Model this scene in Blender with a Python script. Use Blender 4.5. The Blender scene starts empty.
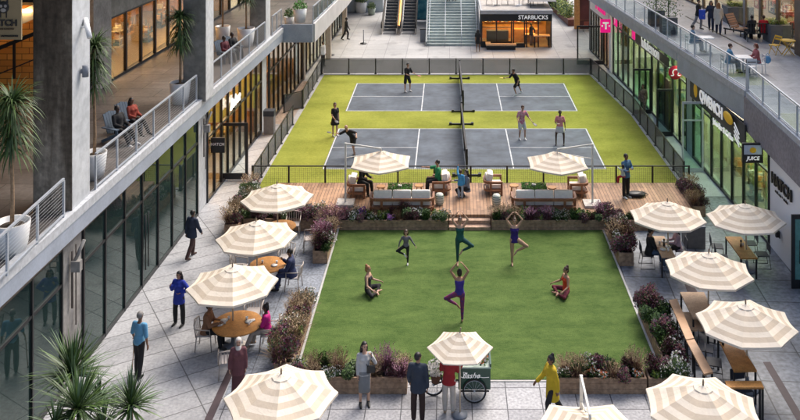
import bpy, bmesh, math, random
from mathutils import Vector, Matrix, noise
R = math.radians
rnd = random.Random(7)
SC = bpy.context.scene
COL = SC.collection

# ------------------------------------------------------------------ camera
# shift-lens view: camera level, looking along +Y, 15 m above the plaza
FPX, CX, HY, HC = 885.0, 449.6, -148.5, 15.0
cam_d = bpy.data.cameras.new("camera")
cam = bpy.data.objects.new("camera", cam_d); COL.objects.link(cam)
cam.location = (0, 0, HC); cam.rotation_euler = (R(90), 0, 0)
cam_d.sensor_width = 36.0
cam_d.lens = FPX / 800 * 36.0
cam_d.shift_x = -(CX - 400) / 800
cam_d.shift_y = (HY - 210) / 800
cam_d.clip_start = 0.1; cam_d.clip_end = 600
SC.camera = cam

# ------------------------------------------------------------------ light
SUN_EL, SUN_AZ = 52.0, 35.0        # azimuth measured from +Y towards +X
wd = bpy.data.worlds.new("World"); SC.world = wd; wd.use_nodes = True
nt = wd.node_tree; nt.nodes.clear()
wo = nt.nodes.new("ShaderNodeOutputWorld"); bg = nt.nodes.new("ShaderNodeBackground")
sky = nt.nodes.new("ShaderNodeTexSky"); sky.sky_type = 'NISHITA'; sky.sun_disc = False
sky.sun_elevation = R(SUN_EL); sky.sun_rotation = R(SUN_AZ)
sky.air_density = 1.0; sky.dust_density = 5.0; sky.ozone_density = 0.8
nt.links.new(sky.outputs[0], bg.inputs[0]); nt.links.new(bg.outputs[0], wo.inputs[0])
bg.inputs[1].default_value = 0.14
sd = bpy.data.lights.new("sun", 'SUN'); sun = bpy.data.objects.new("sun", sd); COL.objects.link(sun)
sd.energy = 1.8; sd.angle = R(38); sd.color = (1.0, 0.94, 0.87)
_d = Vector((math.sin(R(SUN_AZ)) * math.cos(R(SUN_EL)), math.cos(R(SUN_AZ)) * math.cos(R(SUN_EL)), math.sin(R(SUN_EL))))
sun.rotation_euler = _d.to_track_quat('Z', 'Y').to_euler()
sun.location = _d * 80
SC.view_settings.view_transform = 'Standard'; SC.view_settings.look = 'None'
SC.view_settings.gamma = 1.0; SC.view_settings.use_curve_mapping = False
SC.view_settings.exposure = 0.82
SC.cycles.max_bounces = 6; SC.cycles.diffuse_bounces = 3; SC.cycles.glossy_bounces = 3
SC.cycles.transparent_max_bounces = 12; SC.cycles.transmission_bounces = 4
SC.cycles.use_denoising = True
SC.cycles.sample_clamp_indirect = 4.0

def G(px, py, z=0.0):
    """place on the level z that the survey point (px, py) of the photograph stands on"""
    y = FPX * (HC - z) / (py - HY)
    return Vector(((px - CX) / FPX * y, y, z))

# ------------------------------------------------------------------ materials
MATS = {}
def mat(name, col, rough=0.6, metal=0.0, var=0.12, vscale=6.0, bump=0.0, bscale=60.0, speck=0.0, sscale=120.0,
        col2=None, emit=None, estr=0.0, coat=0.0, spec=0.5, sub=0.0):
    if name in MATS: return MATS[name]
    m = bpy.data.materials.new(name); m.use_nodes = True
    t = m.node_tree; N = t.nodes; L = t.links
    b = N["Principled BSDF"]
    b.inputs["Roughness"].default_value = rough; b.inputs["Metallic"].default_value = metal
    b.inputs["Coat Weight"].default_value = coat; b.inputs["Specular IOR Level"].default_value = spec
    tc = N.new("ShaderNodeTexCoord")
    nz = N.new("ShaderNodeTexNoise"); nz.inputs["Scale"].default_value = vscale; nz.inputs["Detail"].default_value = 5
    L.new(tc.outputs["Object"], nz.inputs["Vector"])
    mx = N.new("ShaderNodeMix"); mx.data_type = 'RGBA'
    c = Vector(col[:3])
    c2 = Vector(col2[:3]) if col2 else None
    a_ = c * (1 - var); b_ = c * (1 + var)
    if c2 is not None: a_, b_ = c, c2
    mx.inputs[6].default_value = (*a_, 1); mx.inputs[7].default_value = (*b_, 1)
    rp = N.new("ShaderNodeMapRange"); rp.inputs[1].default_value = 0.3; rp.inputs[2].default_value = 0.7
    L.new(nz.outputs[0], rp.inputs[0]); L.new(rp.outputs[0], mx.inputs[0])
    out = mx.outputs[2]
    if speck > 0:
        n2 = N.new("ShaderNodeTexNoise"); n2.inputs["Scale"].default_value = sscale; n2.inputs["Detail"].default_value = 2
        L.new(tc.outputs["Object"], n2.inputs["Vector"])
        r2 = N.new("ShaderNodeMapRange"); r2.inputs[1].default_value = 0.35; r2.inputs[2].default_value = 0.65
        r2.inputs[3].default_value = 1 - speck; r2.inputs[4].default_value = 1 + speck
        L.new(n2.outputs[0], r2.inputs[0])
        vm = N.new("ShaderNodeVectorMath"); vm.operation = 'SCALE'
        L.new(out, vm.inputs[0]); L.new(r2.outputs[0], vm.inputs[3]); out = vm.outputs[0]
    L.new(out, b.inputs["Base Color"])
    if bump > 0:
        n3 = N.new("ShaderNodeTexNoise"); n3.inputs["Scale"].default_value = bscale; n3.inputs["Detail"].default_value = 4
        L.new(tc.outputs["Object"], n3.inputs["Vector"])
        bp = N.new("ShaderNodeBump"); bp.inputs["Strength"].default_value = bump; bp.inputs["Distance"].default_value = 0.02
        L.new(n3.outputs[0], bp.inputs["Height"]); L.new(bp.outputs[0], b.inputs["Normal"])
    if emit:
        b.inputs["Emission Color"].default_value = (*emit, 1); b.inputs["Emission Strength"].default_value = estr
    MATS[name] = m
    return m

def tile_mat(name, c1, c2, cj, tw, th, rot=0.0, offset=0.0, joint=0.012, rough=0.55, speck=0.15, sscale=40.0, loc=(0, 0), blotch=0.18, bsc=0.35, spec=0.35):
    """stone slabs with joints, laid out in world metres"""
    m = bpy.data.materials.new(name); m.use_nodes = True
    t = m.node_tree; N = t.nodes; L = t.links; b = N["Principled BSDF"]
    b.inputs["Roughness"].default_value = rough; b.inputs["Specular IOR Level"].default_value = spec
    tc = N.new("ShaderNodeTexCoord"); mp = N.new("ShaderNodeMapping")
    mp.inputs["Rotation"].default_value = (0, 0, rot); mp.inputs["Location"].default_value = (loc[0], loc[1], 0)
    L.new(tc.outputs["Object"], mp.inputs["Vector"])
    br = N.new("ShaderNodeTexBrick"); br.offset = offset; br.squash = 1.0
    br.inputs["Scale"].default_value = 1.0; br.inputs["Mortar Size"].default_value = joint
    br.inputs["Mortar Smooth"].default_value = 0.2; br.inputs["Bias"].default_value = 0.0
    br.inputs["Brick Width"].default_value = tw; br.inputs["Row Height"].default_value = th
    br.inputs["Color1"].default_value = (*c1, 1); br.inputs["Color2"].default_value = (*c2, 1); br.inputs["Mortar"].default_value = (*cj, 1)
    L.new(mp.outputs[0], br.inputs["Vector"])
    def rng(scale, lo, hi, det=4):
        n = N.new("ShaderNodeTexNoise"); n.inputs["Scale"].default_value = scale; n.inputs["Detail"].default_value = det
        L.new(tc.outputs["Object"], n.inputs["Vector"])
        r = N.new("ShaderNodeMapRange"); r.inputs[1].default_value = 0.32; r.inputs[2].default_value = 0.68
        r.inputs[3].default_value = lo; r.inputs[4].default_value = hi; L.new(n.outputs[0], r.inputs[0]); return r
    r1 = rng(sscale, 1 - speck, 1 + speck, 2); r2 = rng(bsc, 1 - blotch, 1 + blotch, 6); r3 = rng(bsc * 9, 1 - blotch * .5, 1 + blotch * .5, 5)
    m1 = N.new("ShaderNodeMath"); m1.operation = 'MULTIPLY'; L.new(r1.outputs[0], m1.inputs[0]); L.new(r2.outputs[0], m1.inputs[1])
    m2 = N.new("ShaderNodeMath"); m2.operation = 'MULTIPLY'; L.new(m1.outputs[0], m2.inputs[0]); L.new(r3.outputs[0], m2.inputs[1])
    vo = N.new("ShaderNodeTexVoronoi"); vo.inputs["Scale"].default_value = 1.6; L.new(tc.outputs["Object"], vo.inputs["Vector"])
    vr = N.new("ShaderNodeMapRange"); vr.inputs[1].default_value = .03; vr.inputs[2].default_value = .07; vr.inputs[3].default_value = .72; vr.inputs[4].default_value = 1; L.new(vo.outputs["Distance"], vr.inputs[0])
    st = rng(.8, .70, 1.0, 8); st.inputs[1].default_value = .30; st.inputs[2].default_value = .42
    m3 = N.new("ShaderNodeMath"); m3.operation = 'MULTIPLY'; L.new(vr.outputs[0], m3.inputs[0]); L.new(st.outputs[0], m3.inputs[1])
    m4 = N.new("ShaderNodeMath"); m4.operation = 'MULTIPLY'; L.new(m2.outputs[0], m4.inputs[0]); L.new(m3.outputs[0], m4.inputs[1]); m2 = m4
    vm = N.new("ShaderNodeVectorMath"); vm.operation = 'SCALE'; L.new(br.outputs["Color"], vm.inputs[0]); L.new(m2.outputs[0], vm.inputs[3])
    L.new(vm.outputs[0], b.inputs["Base Color"])
    bp = N.new("ShaderNodeBump"); bp.inputs["Strength"].default_value = 0.4; bp.inputs["Distance"].default_value = 0.01; bp.invert = True
    L.new(br.outputs["Fac"], bp.inputs["Height"]); L.new(bp.outputs[0], b.inputs["Normal"])
    MATS[name] = m
    return m

def glass_mat(name, tint=(0.55, 0.7, 0.66), refl=1.0, rough=0.02, body=None):
    """thin glass: real Fresnel reflection over a tinted see-through (or filmed, body) pane"""
    m = bpy.data.materials.new(name); m.use_nodes = True
    t = m.node_tree; N = t.nodes; L = t.links; N.clear()
    o = N.new("ShaderNodeOutputMaterial"); mx = N.new("ShaderNodeMixShader")
    tr = N.new("ShaderNodeBsdfTransparent"); tr.inputs[0].default_value = (*tint, 1)
    gl = N.new("ShaderNodeBsdfGlossy"); gl.inputs["Roughness"].default_value = rough; gl.inputs["Color"].default_value = (0.9, 0.97, 0.95, 1)
    fr = N.new("ShaderNodeFresnel"); fr.inputs[0].default_value = 1.5
    mu = N.new("ShaderNodeMath"); mu.operation = 'MULTIPLY'; mu.inputs[1].default_value = refl; mu.use_clamp = True
    tc = N.new("ShaderNodeTexCoord"); nz = N.new("ShaderNodeTexNoise"); nz.inputs["Scale"].default_value = 0.8
    bp = N.new("ShaderNodeBump"); bp.inputs["Strength"].default_value = 0.05; bp.inputs["Distance"].default_value = 0.03
    L.new(tc.outputs["Object"], nz.inputs["Vector"]); L.new(nz.outputs[0], bp.inputs["Height"]); L.new(bp.outputs[0], gl.inputs["Normal"])
    L.new(fr.outputs[0], mu.inputs[0]); L.new(mu.outputs[0], mx.inputs[0])
    base = tr.outputs[0]
    if body:
        df = N.new("ShaderNodeBsdfDiffuse"); df.inputs[0].default_value = (*body, 1); m2 = N.new("ShaderNodeMixShader"); m2.inputs[0].default_value = .55
        L.new(tr.outputs[0], m2.inputs[1]); L.new(df.outputs[0], m2.inputs[2]); base = m2.outputs[0]
    L.new(base, mx.inputs[1]); L.new(gl.outputs[0], mx.inputs[2]); L.new(mx.outputs[0], o.inputs[0])
    MATS[name] = m
    return m

def mesh_mat(name, col, open_frac, cell, thick, axis='XZ', base_alpha=0.0):
    """woven net: see-through grid in object metres"""
    m = bpy.data.materials.new(name); m.use_nodes = True
    t = m.node_tree; N = t.nodes; L = t.links; b = N["Principled BSDF"]
    b.inputs["Base Color"].default_value = (*col, 1); b.inputs["Roughness"].default_value = 0.8
    tc = N.new("ShaderNodeTexCoord"); sp = N.new("ShaderNodeSeparateXYZ"); L.new(tc.outputs["Object"], sp.inputs[0])
    ax = {'XZ': (0, 2), 'YZ': (1, 2)}[axis]
    outs = []
    for a in ax:
        d = N.new("ShaderNodeMath"); d.operation = 'MODULO'; d.inputs[1].default_value = cell
        ad = N.new("ShaderNodeMath"); ad.operation = 'ADD'; ad.inputs[1].default_value = 500 * cell
        L.new(sp.outputs[a], ad.inputs[0]); L.new(ad.outputs[0], d.inputs[0])
        g = N.new("ShaderNodeMath"); g.operation = 'LESS_THAN'; g.inputs[1].default_value = thick; L.new(d.outputs[0], g.inputs[0]); outs.append(g)
    mx = N.new("ShaderNodeMath"); mx.operation = 'MAXIMUM'; L.new(outs[0].outputs[0], mx.inputs[0]); L.new(outs[1].outputs[0], mx.inputs[1])
    m2 = N.new("ShaderNodeMath"); m2.operation = 'MAXIMUM'; m2.inputs[1].default_value = base_alpha; L.new(mx.outputs[0], m2.inputs[0])
    L.new(m2.outputs[0], b.inputs["Alpha"])
    MATS[name] = m
    return m

# ------------------------------------------------------------------ mesh helpers
class MB:
    def __init__(s): s.v = []; s.f = []; s.mi = []; s.ms = []; s.sm = []
    def mid(s, m):
        if m not in s.ms: s.ms.append(m)
        return s.ms.index(m)
    def add(s, vs, fs, m=None, smooth=False):
        o = len(s.v); s.v += [tuple(v) for v in vs]
        k = s.mid(m) if m is not None else 0
        for f in fs: s.f.append([i + o for i in f]); s.mi.append(k); s.sm.append(smooth)
    def box(s, c, d, m=None, rz=0.0, mtx=None, taper=1.0):
        hx, hy, hz = d[0] / 2, d[1] / 2, d[2] / 2
        vs = []
        for z, k in ((-hz, 1.0), (hz, taper)):
            for x, y in ((-hx, -hy), (hx, -hy), (hx, hy), (-hx, hy)): vs.append(Vector((x * k, y * k, z)))
        M = mtx if mtx is not None else Matrix.Rotation(rz, 4, 'Z')
        c = Vector(c); vs = [M @ v + c for v in vs]
        s.add(vs, [(3, 2, 1, 0), (4, 5, 6, 7), (0, 1, 5, 4), (1, 2, 6, 5), (2, 3, 7, 6), (3, 0, 4, 7)], m)
    def bx(s, x0, x1, y0, y1, z0, z1, m=None): s.box(((x0 + x1) / 2, (y0 + y1) / 2, (z0 + z1) / 2), (abs(x1 - x0), abs(y1 - y0), abs(z1 - z0)), m)
    def bar(s, a, b, w, h=None, m=None, up=(0, 0, 1)):
        a = Vector(a); b = Vector(b); h = h or w; d = b - a; ln = d.length
        if ln < 1e-6: return
        z = d.normalized(); u = Vector(up)
        if abs(z.dot(u)) > .98: u = Vector((0, 1, 0))
        x = u.cross(z).normalized(); y = z.cross(x)
        M = Matrix((x, y, z)).transposed().to_4x4()
        s.box((a + b) / 2, (w, h, ln), m, mtx=M)
    def tube(s, pts, r, m=None, n=8, cap=True, smooth=True):
        pts = [Vector(p) for p in pts]; k = len(pts)
        rs = r if isinstance(r, (list, tuple)) else [r] * k
        rings = []; px = None
        for i, p in enumerate(pts):
            d = (pts[min(i + 1, k - 1)] - pts[max(i - 1, 0)])
            if d.length < 1e-9: d = Vector((0, 0, 1))
            d.normalize()
            if px is None:
                u = Vector((0, 0, 1)) if abs(d.z) < .9 else Vector((1, 0, 0)); x = u.cross(d).normalized()
            else:
                x = (px - d * px.dot(d));
                x = x.normalized() if x.length > 1e-6 else d.orthogonal().normalized()
            y = d.cross(x); px = x
            rings.append([p + (x * math.cos(2 * math.pi * j / n) + y * math.sin(2 * math.pi * j / n)) * rs[i] for j in range(n)])
        vs = [v for g in rings for v in g]; fs = []
        for i in range(k - 1):
            for j in range(n):
                a = i * n + j; b2 = i * n + (j + 1) % n; fs.append((a, b2, b2 + n, a + n))
        if cap: fs.append(tuple(range(n - 1, -1, -1))); fs.append(tuple((k - 1) * n + j for j in range(n)))
        s.add(vs, fs, m, smooth)
    def lathe(s, prof, c=(0, 0, 0), m=None, n=24, smooth=True, sx=1, sy=1):
        c = Vector(c); vs = []; fs = []
        for r, z in prof:
            for j in range(n): a = 2 * math.pi * j / n; vs.append(c + Vector((r * math.cos(a) * sx, r * math.sin(a) * sy, z)))
        for i in range(len(prof) - 1):
            for j in range(n):
                a = i * n + j; b2 = i * n + (j + 1) % n; fs.append((a, b2, b2 + n, a + n))
        if prof[0][0] > 1e-4: fs.append(tuple(range(n - 1, -1, -1)))
        if prof[-1][0] > 1e-4: fs.append(tuple((len(prof) - 1) * n + j for j in range(n)))
        s.add(vs, fs, m, smooth)
    def ball(s, c, r, m=None, n=10, k=6, smooth=True, mtx=None):
        c = Vector(c); rr = Vector(r) if hasattr(r, '__len__') else Vector((r, r, r)); vs = [Vector((0, 0, -1))]
        for i in range(1, k):
            p = -math.pi / 2 + math.pi * i / k
            for j in range(n): a = 2 * math.pi * j / n; vs.append(Vector((math.cos(p) * math.cos(a), math.cos(p) * math.sin(a), math.sin(p))))
        vs.append(Vector((0, 0, 1))); fs = []
        for j in range(n): fs.append((0, 1 + (j + 1) % n, 1 + j))
        for i in range(k - 2):
            for j in range(n):
                a = 1 + i * n + j; b2 = 1 + i * n + (j + 1) % n; fs.append((a, b2, b2 + n, a + n))
        e = len(vs) - 1; o = 1 + (k - 2) * n
        for j in range(n): fs.append((o + j, o + (j + 1) % n, e))
        vs = [Vector((v.x * rr.x, v.y * rr.y, v.z * rr.z)) for v in vs]
        if mtx is not None: vs = [mtx @ v for v in vs]
        s.add([v + c for v in vs], fs, m, smooth)
    def prism(s, poly, z0, z1, m=None):
        n = len(poly); vs = [(p[0], p[1], z0) for p in poly] + [(p[0], p[1], z1) for p in poly]
        fs = [tuple(range(n - 1, -1, -1)), tuple(range(n, 2 * n))] + [(i, (i + 1) % n, n + (i + 1) % n, n + i) for i in range(n)]
        s.add(vs, fs, m)
    def build(s, name, m=None, parent=None, bevel=0.0, loc=None, rz=0.0):
        me = bpy.data.meshes.new(name); me.from_pydata(s.v, [], s.f)
        ms = s.ms if s.ms and s.ms[0] is not None else []
        if ms and not (len(s.ms) == 1 and m is not None):
            for q in s.ms: me.materials.append(q if q is not None else m)
        else: me.materials.append(m if m is not None else (ms[0] if ms else None))
        if len(me.materials) > 1:
            me.polygons.foreach_set('material_index', s.mi)
        me.polygons.foreach_set('use_smooth', s.sm)
        me.update()
        o = bpy.data.objects.new(name, me); COL.objects.link(o)
        if parent is not None: o.parent = parent
        if loc is not None: o.location = loc
        if rz: o.rotation_euler.z = rz
        if bevel > 0:
            bm = bmesh.new(); bm.from_mesh(me)
            es = [e for e in bm.edges if len(e.link_faces) == 2 and e.calc_face_angle(0) > 0.6]
            bmesh.ops.bevel(bm, geom=es, offset=bevel, segments=2, profile=0.7, affect='EDGES', clamp_overlap=True)
            bm.to_mesh(me); bm.free(); me.update()
        return o

def tag(o, label=None, cat=None, group=None, kind=None):
    if label: o['label'] = label
    if cat: o['category'] = cat
    if group: o['group'] = group
    if kind: o['kind'] = kind
    return o
def empty(name, loc=(0, 0, 0), rz=0.0):
    o = bpy.data.objects.new(name, None); COL.objects.link(o); o.location = loc; o.rotation_euler.z = rz; o.empty_display_size = 0.2
    return o
def struct(o): o['kind'] = 'structure'; return o
def copy_tree(o, parent=None):
    c = o.copy(); COL.objects.link(c)
    if parent is not None: c.parent = parent
    for ch in [q for q in KIDS.get(o.name, [])] if False else list(o.children): copy_tree(ch, c)
    return c
def clone(src, loc, rz, label, group=None, cat=None, used=set()):
    """first use moves the prototype itself, later ones copy it with its parts"""
    o = src if src.name not in used else copy_tree(src)
    used.add(src.name)
    o.location = loc; o.rotation_euler.z = rz
    o['label'] = label
    if group: o['group'] = group
    if cat: o['category'] = cat
    return o

def text_mesh(name, txt, size, m, loc, rot, parent=None, depth=0.02, align='CENTER', bold=0.0, mtx=None, shear=0.0):
    cu = bpy.data.curves.new(name, 'FONT'); cu.body = txt; cu.size = size; cu.extrude = depth; cu.align_x = align; cu.align_y = 'CENTER'
    cu.offset = bold; cu.shear = shear; cu.resolution_u = 3
    o = bpy.data.objects.new(name, cu); COL.objects.link(o)
    dg = bpy.context.evaluated_depsgraph_get(); me = bpy.data.meshes.new_from_object(o.evaluated_get(dg))
    bpy.data.objects.remove(o)
    me.materials.clear(); me.materials.append(m)
    o2 = bpy.data.objects.new(name, me); COL.objects.link(o2)
    if parent is not None: o2.parent = parent
    if mtx is not None: o2.matrix_local = mtx
    else: o2.location = loc; o2.rotation_euler = rot
    return o2

# palette
concrete = mat('concrete', (0.26, 0.25, 0.24), 0.85, var=0.3, vscale=0.9, bump=0.3, bscale=8, speck=0.12, sscale=9)
concrete_dk = mat('concrete_stained', (0.06, 0.055, 0.05), 0.9, col2=(0.19, 0.175, 0.155), vscale=0.55, bump=0.3, bscale=8, speck=0.2, sscale=7)
steel_blue = mat('painted_steel_bluegrey', (0.30, 0.34, 0.41), 0.45, var=0.12, vscale=1.5, speck=0.05, sscale=14)
steel_dark = mat('painted_steel_dark', (0.17, 0.19, 0.225), 0.5, var=0.12, vscale=1.2, speck=0.06, sscale=14)
rail_metal = mat('rail_metal', (0.42, 0.46, 0.52), 0.4, metal=0.3, var=0.08)
black = mat('black_metal', (0.012, 0.012, 0.013), 0.45, var=0.2)
white_paint = mat('white_paint', (0.72, 0.73, 0.74), 0.6, var=0.05, vscale=1.5)
white_gloss = mat('white_glaze', (0.75, 0.75, 0.74), 0.3, var=0.04)
wood_mid = mat('wood_mid', (0.36, 0.155, 0.035), 0.5, col2=(0.52, 0.25, 0.065), vscale=5, speck=0.15, sscale=25)
wood_pale = mat('wood_pale', (0.42, 0.27, 0.16), 0.55, col2=(0.54, 0.36, 0.22), vscale=4, speck=0.12, sscale=25)
wood_dark = mat('wood_dark', (0.13, 0.05, 0.025), 0.5, col2=(0.2, 0.085, 0.04), vscale=5, speck=0.15, sscale=25)
planter_wood = mat('planter_wood', (0.23, 0.145, 0.09), 0.75, col2=(0.40, 0.27, 0.175), vscale=3, speck=0.22, sscale=10)
cushion = mat('cushion_offwhite', (0.80, 0.74, 0.66), 0.9, var=0.06, vscale=8, bump=0.3, bscale=30)
soil = mat('soil', (0.035, 0.025, 0.018), 0.95, var=0.3, vscale=12, bump=0.6, bscale=30)
leaf_dk = mat('leaf_dark', (0.025, 0.05, 0.015), 0.55, col2=(0.06, 0.11, 0.03), vscale=9)
leaf_mid = mat('leaf_mid', (0.05, 0.11, 0.025), 0.55, col2=(0.12, 0.2, 0.045), vscale=9)
leaf_lt = mat('leaf_light', (0.16, 0.24, 0.04), 0.55, col2=(0.36, 0.40, 0.06), vscale=9)
leaf_red = mat('leaf_burgundy', (0.06, 0.016, 0.022), 0.6, col2=(0.17, 0.045, 0.06), vscale=9)
leaf_purple = mat('grass_purple', (0.10, 0.045, 0.07), 0.7, col2=(0.20, 0.11, 0.15), vscale=9)
leaf_tan = mat('grass_tan', (0.20, 0.13, 0.07), 0.7, col2=(0.34, 0.25, 0.14), vscale=9)
petal_w = mat('petal_white', (0.66, 0.64, 0.60), 0.6, var=0.08)
petal_p = mat('petal_purple', (0.22, 0.07, 0.33), 0.6, var=0.2)
petal_pk = mat('petal_pink', (0.36, 0.17, 0.24), 0.6, var=0.2)
petal_or = mat('petal_orange', (0.62, 0.13, 0.035), 0.6, var=0.2)
petal_y = mat('petal_yellow', (0.6, 0.42, 0.05), 0.6, var=0.2)
rubber = mat('rubber', (0.015, 0.015, 0.015), 0.7)
glass_dark = glass_mat('glass_storefront_dark', (0.35, 0.50, 0.48), 0.95, body=(0.030, 0.058, 0.056))
glass_green = glass_mat('glass_storefront_green', (0.74, 0.90, 0.80), 0.8)
glass_clear = glass_mat('glass_clear', (0.90, 0.94, 0.93), 0.45)

def canvas_mat(name, col):
    """awning cloth: lets some light through, creased and a little soiled"""
    m = bpy.data.materials.new(name); m.use_nodes = True; N = m.node_tree.nodes; L = m.node_tree.links; N.clear()
    o = N.new("ShaderNodeOutputMaterial"); mx = N.new("ShaderNodeMixShader"); mx.inputs[0].default_value = .28
    d = N.new("ShaderNodeBsdfDiffuse"); t = N.new("ShaderNodeBsdfTranslucent"); tc = N.new("ShaderNodeTexCoord")
    n = N.new("ShaderNodeTexNoise"); n.inputs["Scale"].default_value = 2.2; n.inputs["Detail"].default_value = 7; L.new(tc.outputs["Object"], n.inputs["Vector"])
    r = N.new("ShaderNodeMapRange"); r.inputs[1].default_value = .3; r.inputs[2].default_value = .6; r.inputs[3].default_value = .92; r.inputs[4].default_value = 1.02; L.new(n.outputs[0], r.inputs[0])
    c = N.new("ShaderNodeVectorMath"); c.operation = 'SCALE'; c.inputs[0].default_value = col; L.new(r.outputs[0], c.inputs[3])
    w = N.new("ShaderNodeTexNoise"); w.inputs["Scale"].default_value = 5; w.inputs["Detail"].default_value = 3; w.inputs["Distortion"].default_value = 1.5; L.new(tc.outputs["Object"], w.inputs["Vector"])
    b = N.new("ShaderNodeBump"); b.inputs["Strength"].default_value = .3; b.inputs["Distance"].default_value = .03; L.new(w.outputs[0], b.inputs["Height"])
    for s in (d, t): L.new(c.outputs[0], s.inputs[0]); L.new(b.outputs[0], s.inputs["Normal"])
    L.new(d.outputs[0], mx.inputs[1]); L.new(t.outputs[0], mx.inputs[2]); L.new(mx.outputs[0], o.inputs[0]); MATS[name] = m; return m
# ================================================================== GROUND
pave_far = tile_mat('paving_far', (0.335, 0.338, 0.343), (0.40, 0.40, 0.402), (0.21, 0.21, 0.215), 1.6, 1.6, joint=0.02, speck=0.05, sscale=8, blotch=0.10)
pave_left = tile_mat('paving_left', (0.315, 0.322, 0.338), (0.385, 0.39, 0.405), (0.13, 0.13, 0.135), 3.3, 0.80, rot=R(-31), offset=0.0, joint=0.018, speck=0.16, sscale=11, blotch=0.13)
pave_gran = tile_mat('paving_granite', (0.20, 0.225, 0.265), (0.25, 0.275, 0.315), (0.11, 0.12, 0.14), 1.9, 0.95, joint=0.015, speck=0.34, sscale=12, blotch=0.18)
pave_front = tile_mat('paving_front', (0.29, 0.293, 0.312), (0.37, 0.373, 0.39), (0.08, 0.08, 0.09), 0.955, 0.955, loc=(0.35, 0.08), joint=0.016, speck=0.24, sscale=13, blotch=0.13)
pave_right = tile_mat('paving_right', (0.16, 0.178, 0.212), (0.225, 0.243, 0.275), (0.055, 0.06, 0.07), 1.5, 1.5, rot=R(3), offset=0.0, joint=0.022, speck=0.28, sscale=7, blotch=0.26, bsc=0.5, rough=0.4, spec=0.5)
pave_kerb = mat('paving_pale', (0.44, 0.46, 0.48), 0.7, var=0.1, vscale=1.5, speck=0.08, sscale=15)
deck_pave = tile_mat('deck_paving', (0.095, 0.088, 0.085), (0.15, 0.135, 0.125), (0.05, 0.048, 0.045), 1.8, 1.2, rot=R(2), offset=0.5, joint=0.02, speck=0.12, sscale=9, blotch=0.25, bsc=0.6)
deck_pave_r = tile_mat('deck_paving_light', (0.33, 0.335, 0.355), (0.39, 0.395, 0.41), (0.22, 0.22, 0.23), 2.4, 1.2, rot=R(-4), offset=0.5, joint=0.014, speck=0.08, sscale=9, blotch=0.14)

def sheet(name, poly, z, m, thick=0.0):
    b = MB(); n = len(poly)
    b.add([(p[0], p[1], z) for p in poly], [tuple(range(n))])
    return struct(b.build(name, m))
sheet('ground', [(-90, -40), (90, -40), (90, 220), (-90, 220)], -0.012, pave_far)
def XL(y): return -10.72 + 0.03 * (y - 26)          # left shop front
def DL(y): return -10.51 + 0.038 * (y - 25.87)      # left gallery edge
def XR(y):                                           # right shop front
    return 12.2 - 0.028 * (y - 33.7) if y < 47 else 11.83 - 0.058 * (y - 47)
sheet('walkway', [(-11.6, 8), (-6.2, 8), (-6.2, 37.0), (-8.75, 39.6), (-8.75, 52), (-9.2, 59.6), (-10.2, 59.6), (-10.9, 30)], -0.004, pave_left)
sheet('walkway', [(-6.2, 24.2), (-4.40, 24.2), (-4.40, 36), (-6.2, 36.6)], 0.0, pave_gran)
sheet('walkway', [(-6.2, 8), (6.06, 8), (6.06, 25.07), (-4.40, 25.07), (-4.40, 24.2), (-6.2, 24.2)], 0.0, pave_front)
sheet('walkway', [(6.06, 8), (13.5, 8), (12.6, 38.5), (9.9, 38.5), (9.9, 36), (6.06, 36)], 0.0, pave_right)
sheet('walkway', [(10.62, 38.5), (12.6, 38.5), (11.95, 47), (11.4, 59), (9.6, 60.6), (9.55, 59.5), (10.5, 50.4)], -0.003, pave_kerb)

# lawn --------------------------------------------------------------
def turf_mat(name, c1, c2, sc=(0.9, 1.6), stretch=2.2, blotch=0.25):
    m = bpy.data.materials.new(name); m.use_nodes = True
    t = m.node_tree; N = t.nodes; L = t.links; b = N["Principled BSDF"]; b.inputs["Roughness"].default_value = 0.9; b.inputs["Specular IOR Level"].default_value = 0.15
    tc = N.new("ShaderNodeTexCoord"); mp = N.new("ShaderNodeMapping"); mp.inputs["Scale"].default_value = (1, stretch, 1); L.new(tc.outputs["Object"], mp.inputs[0])
    n1 = N.new("ShaderNodeTexNoise"); n1.inputs["Scale"].default_value = sc[0]; n1.inputs["Detail"].default_value = 7; n1.inputs["Roughness"].default_value = .65; L.new(mp.outputs[0], n1.inputs["Vector"])
    n2 = N.new("ShaderNodeTexNoise"); n2.inputs["Scale"].default_value = 26; n2.inputs["Detail"].default_value = 3; L.new(mp.outputs[0], n2.inputs["Vector"])
    n4 = N.new("ShaderNodeTexNoise"); n4.inputs["Scale"].default_value = 7; n4.inputs["Detail"].default_value = 3; L.new(mp.outputs[0], n4.inputs["Vector"])
    ad = N.new("ShaderNodeMath"); ad.operation = 'MULTIPLY_ADD'; ad.inputs[1].default_value = .45; L.new(n2.outputs[0], ad.inputs[0]); L.new(n1.outputs[0], ad.inputs[2])
    a2 = N.new("ShaderNodeMath"); a2.operation = 'MULTIPLY_ADD'; a2.inputs[1].default_value = .45; L.new(n4.outputs[0], a2.inputs[0]); L.new(ad.outputs[0], a2.inputs[2])
    r = N.new("ShaderNodeMapRange"); r.inputs[1].default_value = .75; r.inputs[2].default_value = 1.15; L.new(a2.outputs[0], r.inputs[0])
    mx = N.new("ShaderNodeMix"); mx.data_type = 'RGBA'; mx.inputs[6].default_value = (*c1, 1); mx.inputs[7].default_value = (*c2, 1)
    L.new(r.outputs[0], mx.inputs[0]); L.new(mx.outputs[2], b.inputs["Base Color"])
    bp = N.new("ShaderNodeBump"); bp.inputs["Strength"].default_value = .7; bp.inputs["Distance"].default_value = .03
    L.new(n2.outputs[0], bp.inputs["Height"]); L.new(bp.outputs[0], b.inputs["Normal"])
    return m
turf_lawn = turf_mat('turf_lawn', (0.050, 0.095, 0.020), (0.112, 0.170, 0.045))
turf_lime = turf_mat('turf_lime', (0.17, 0.19, 0.022), (0.30, 0.32, 0.055), sc=(0.35, 1.2), stretch=1.4)
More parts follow.
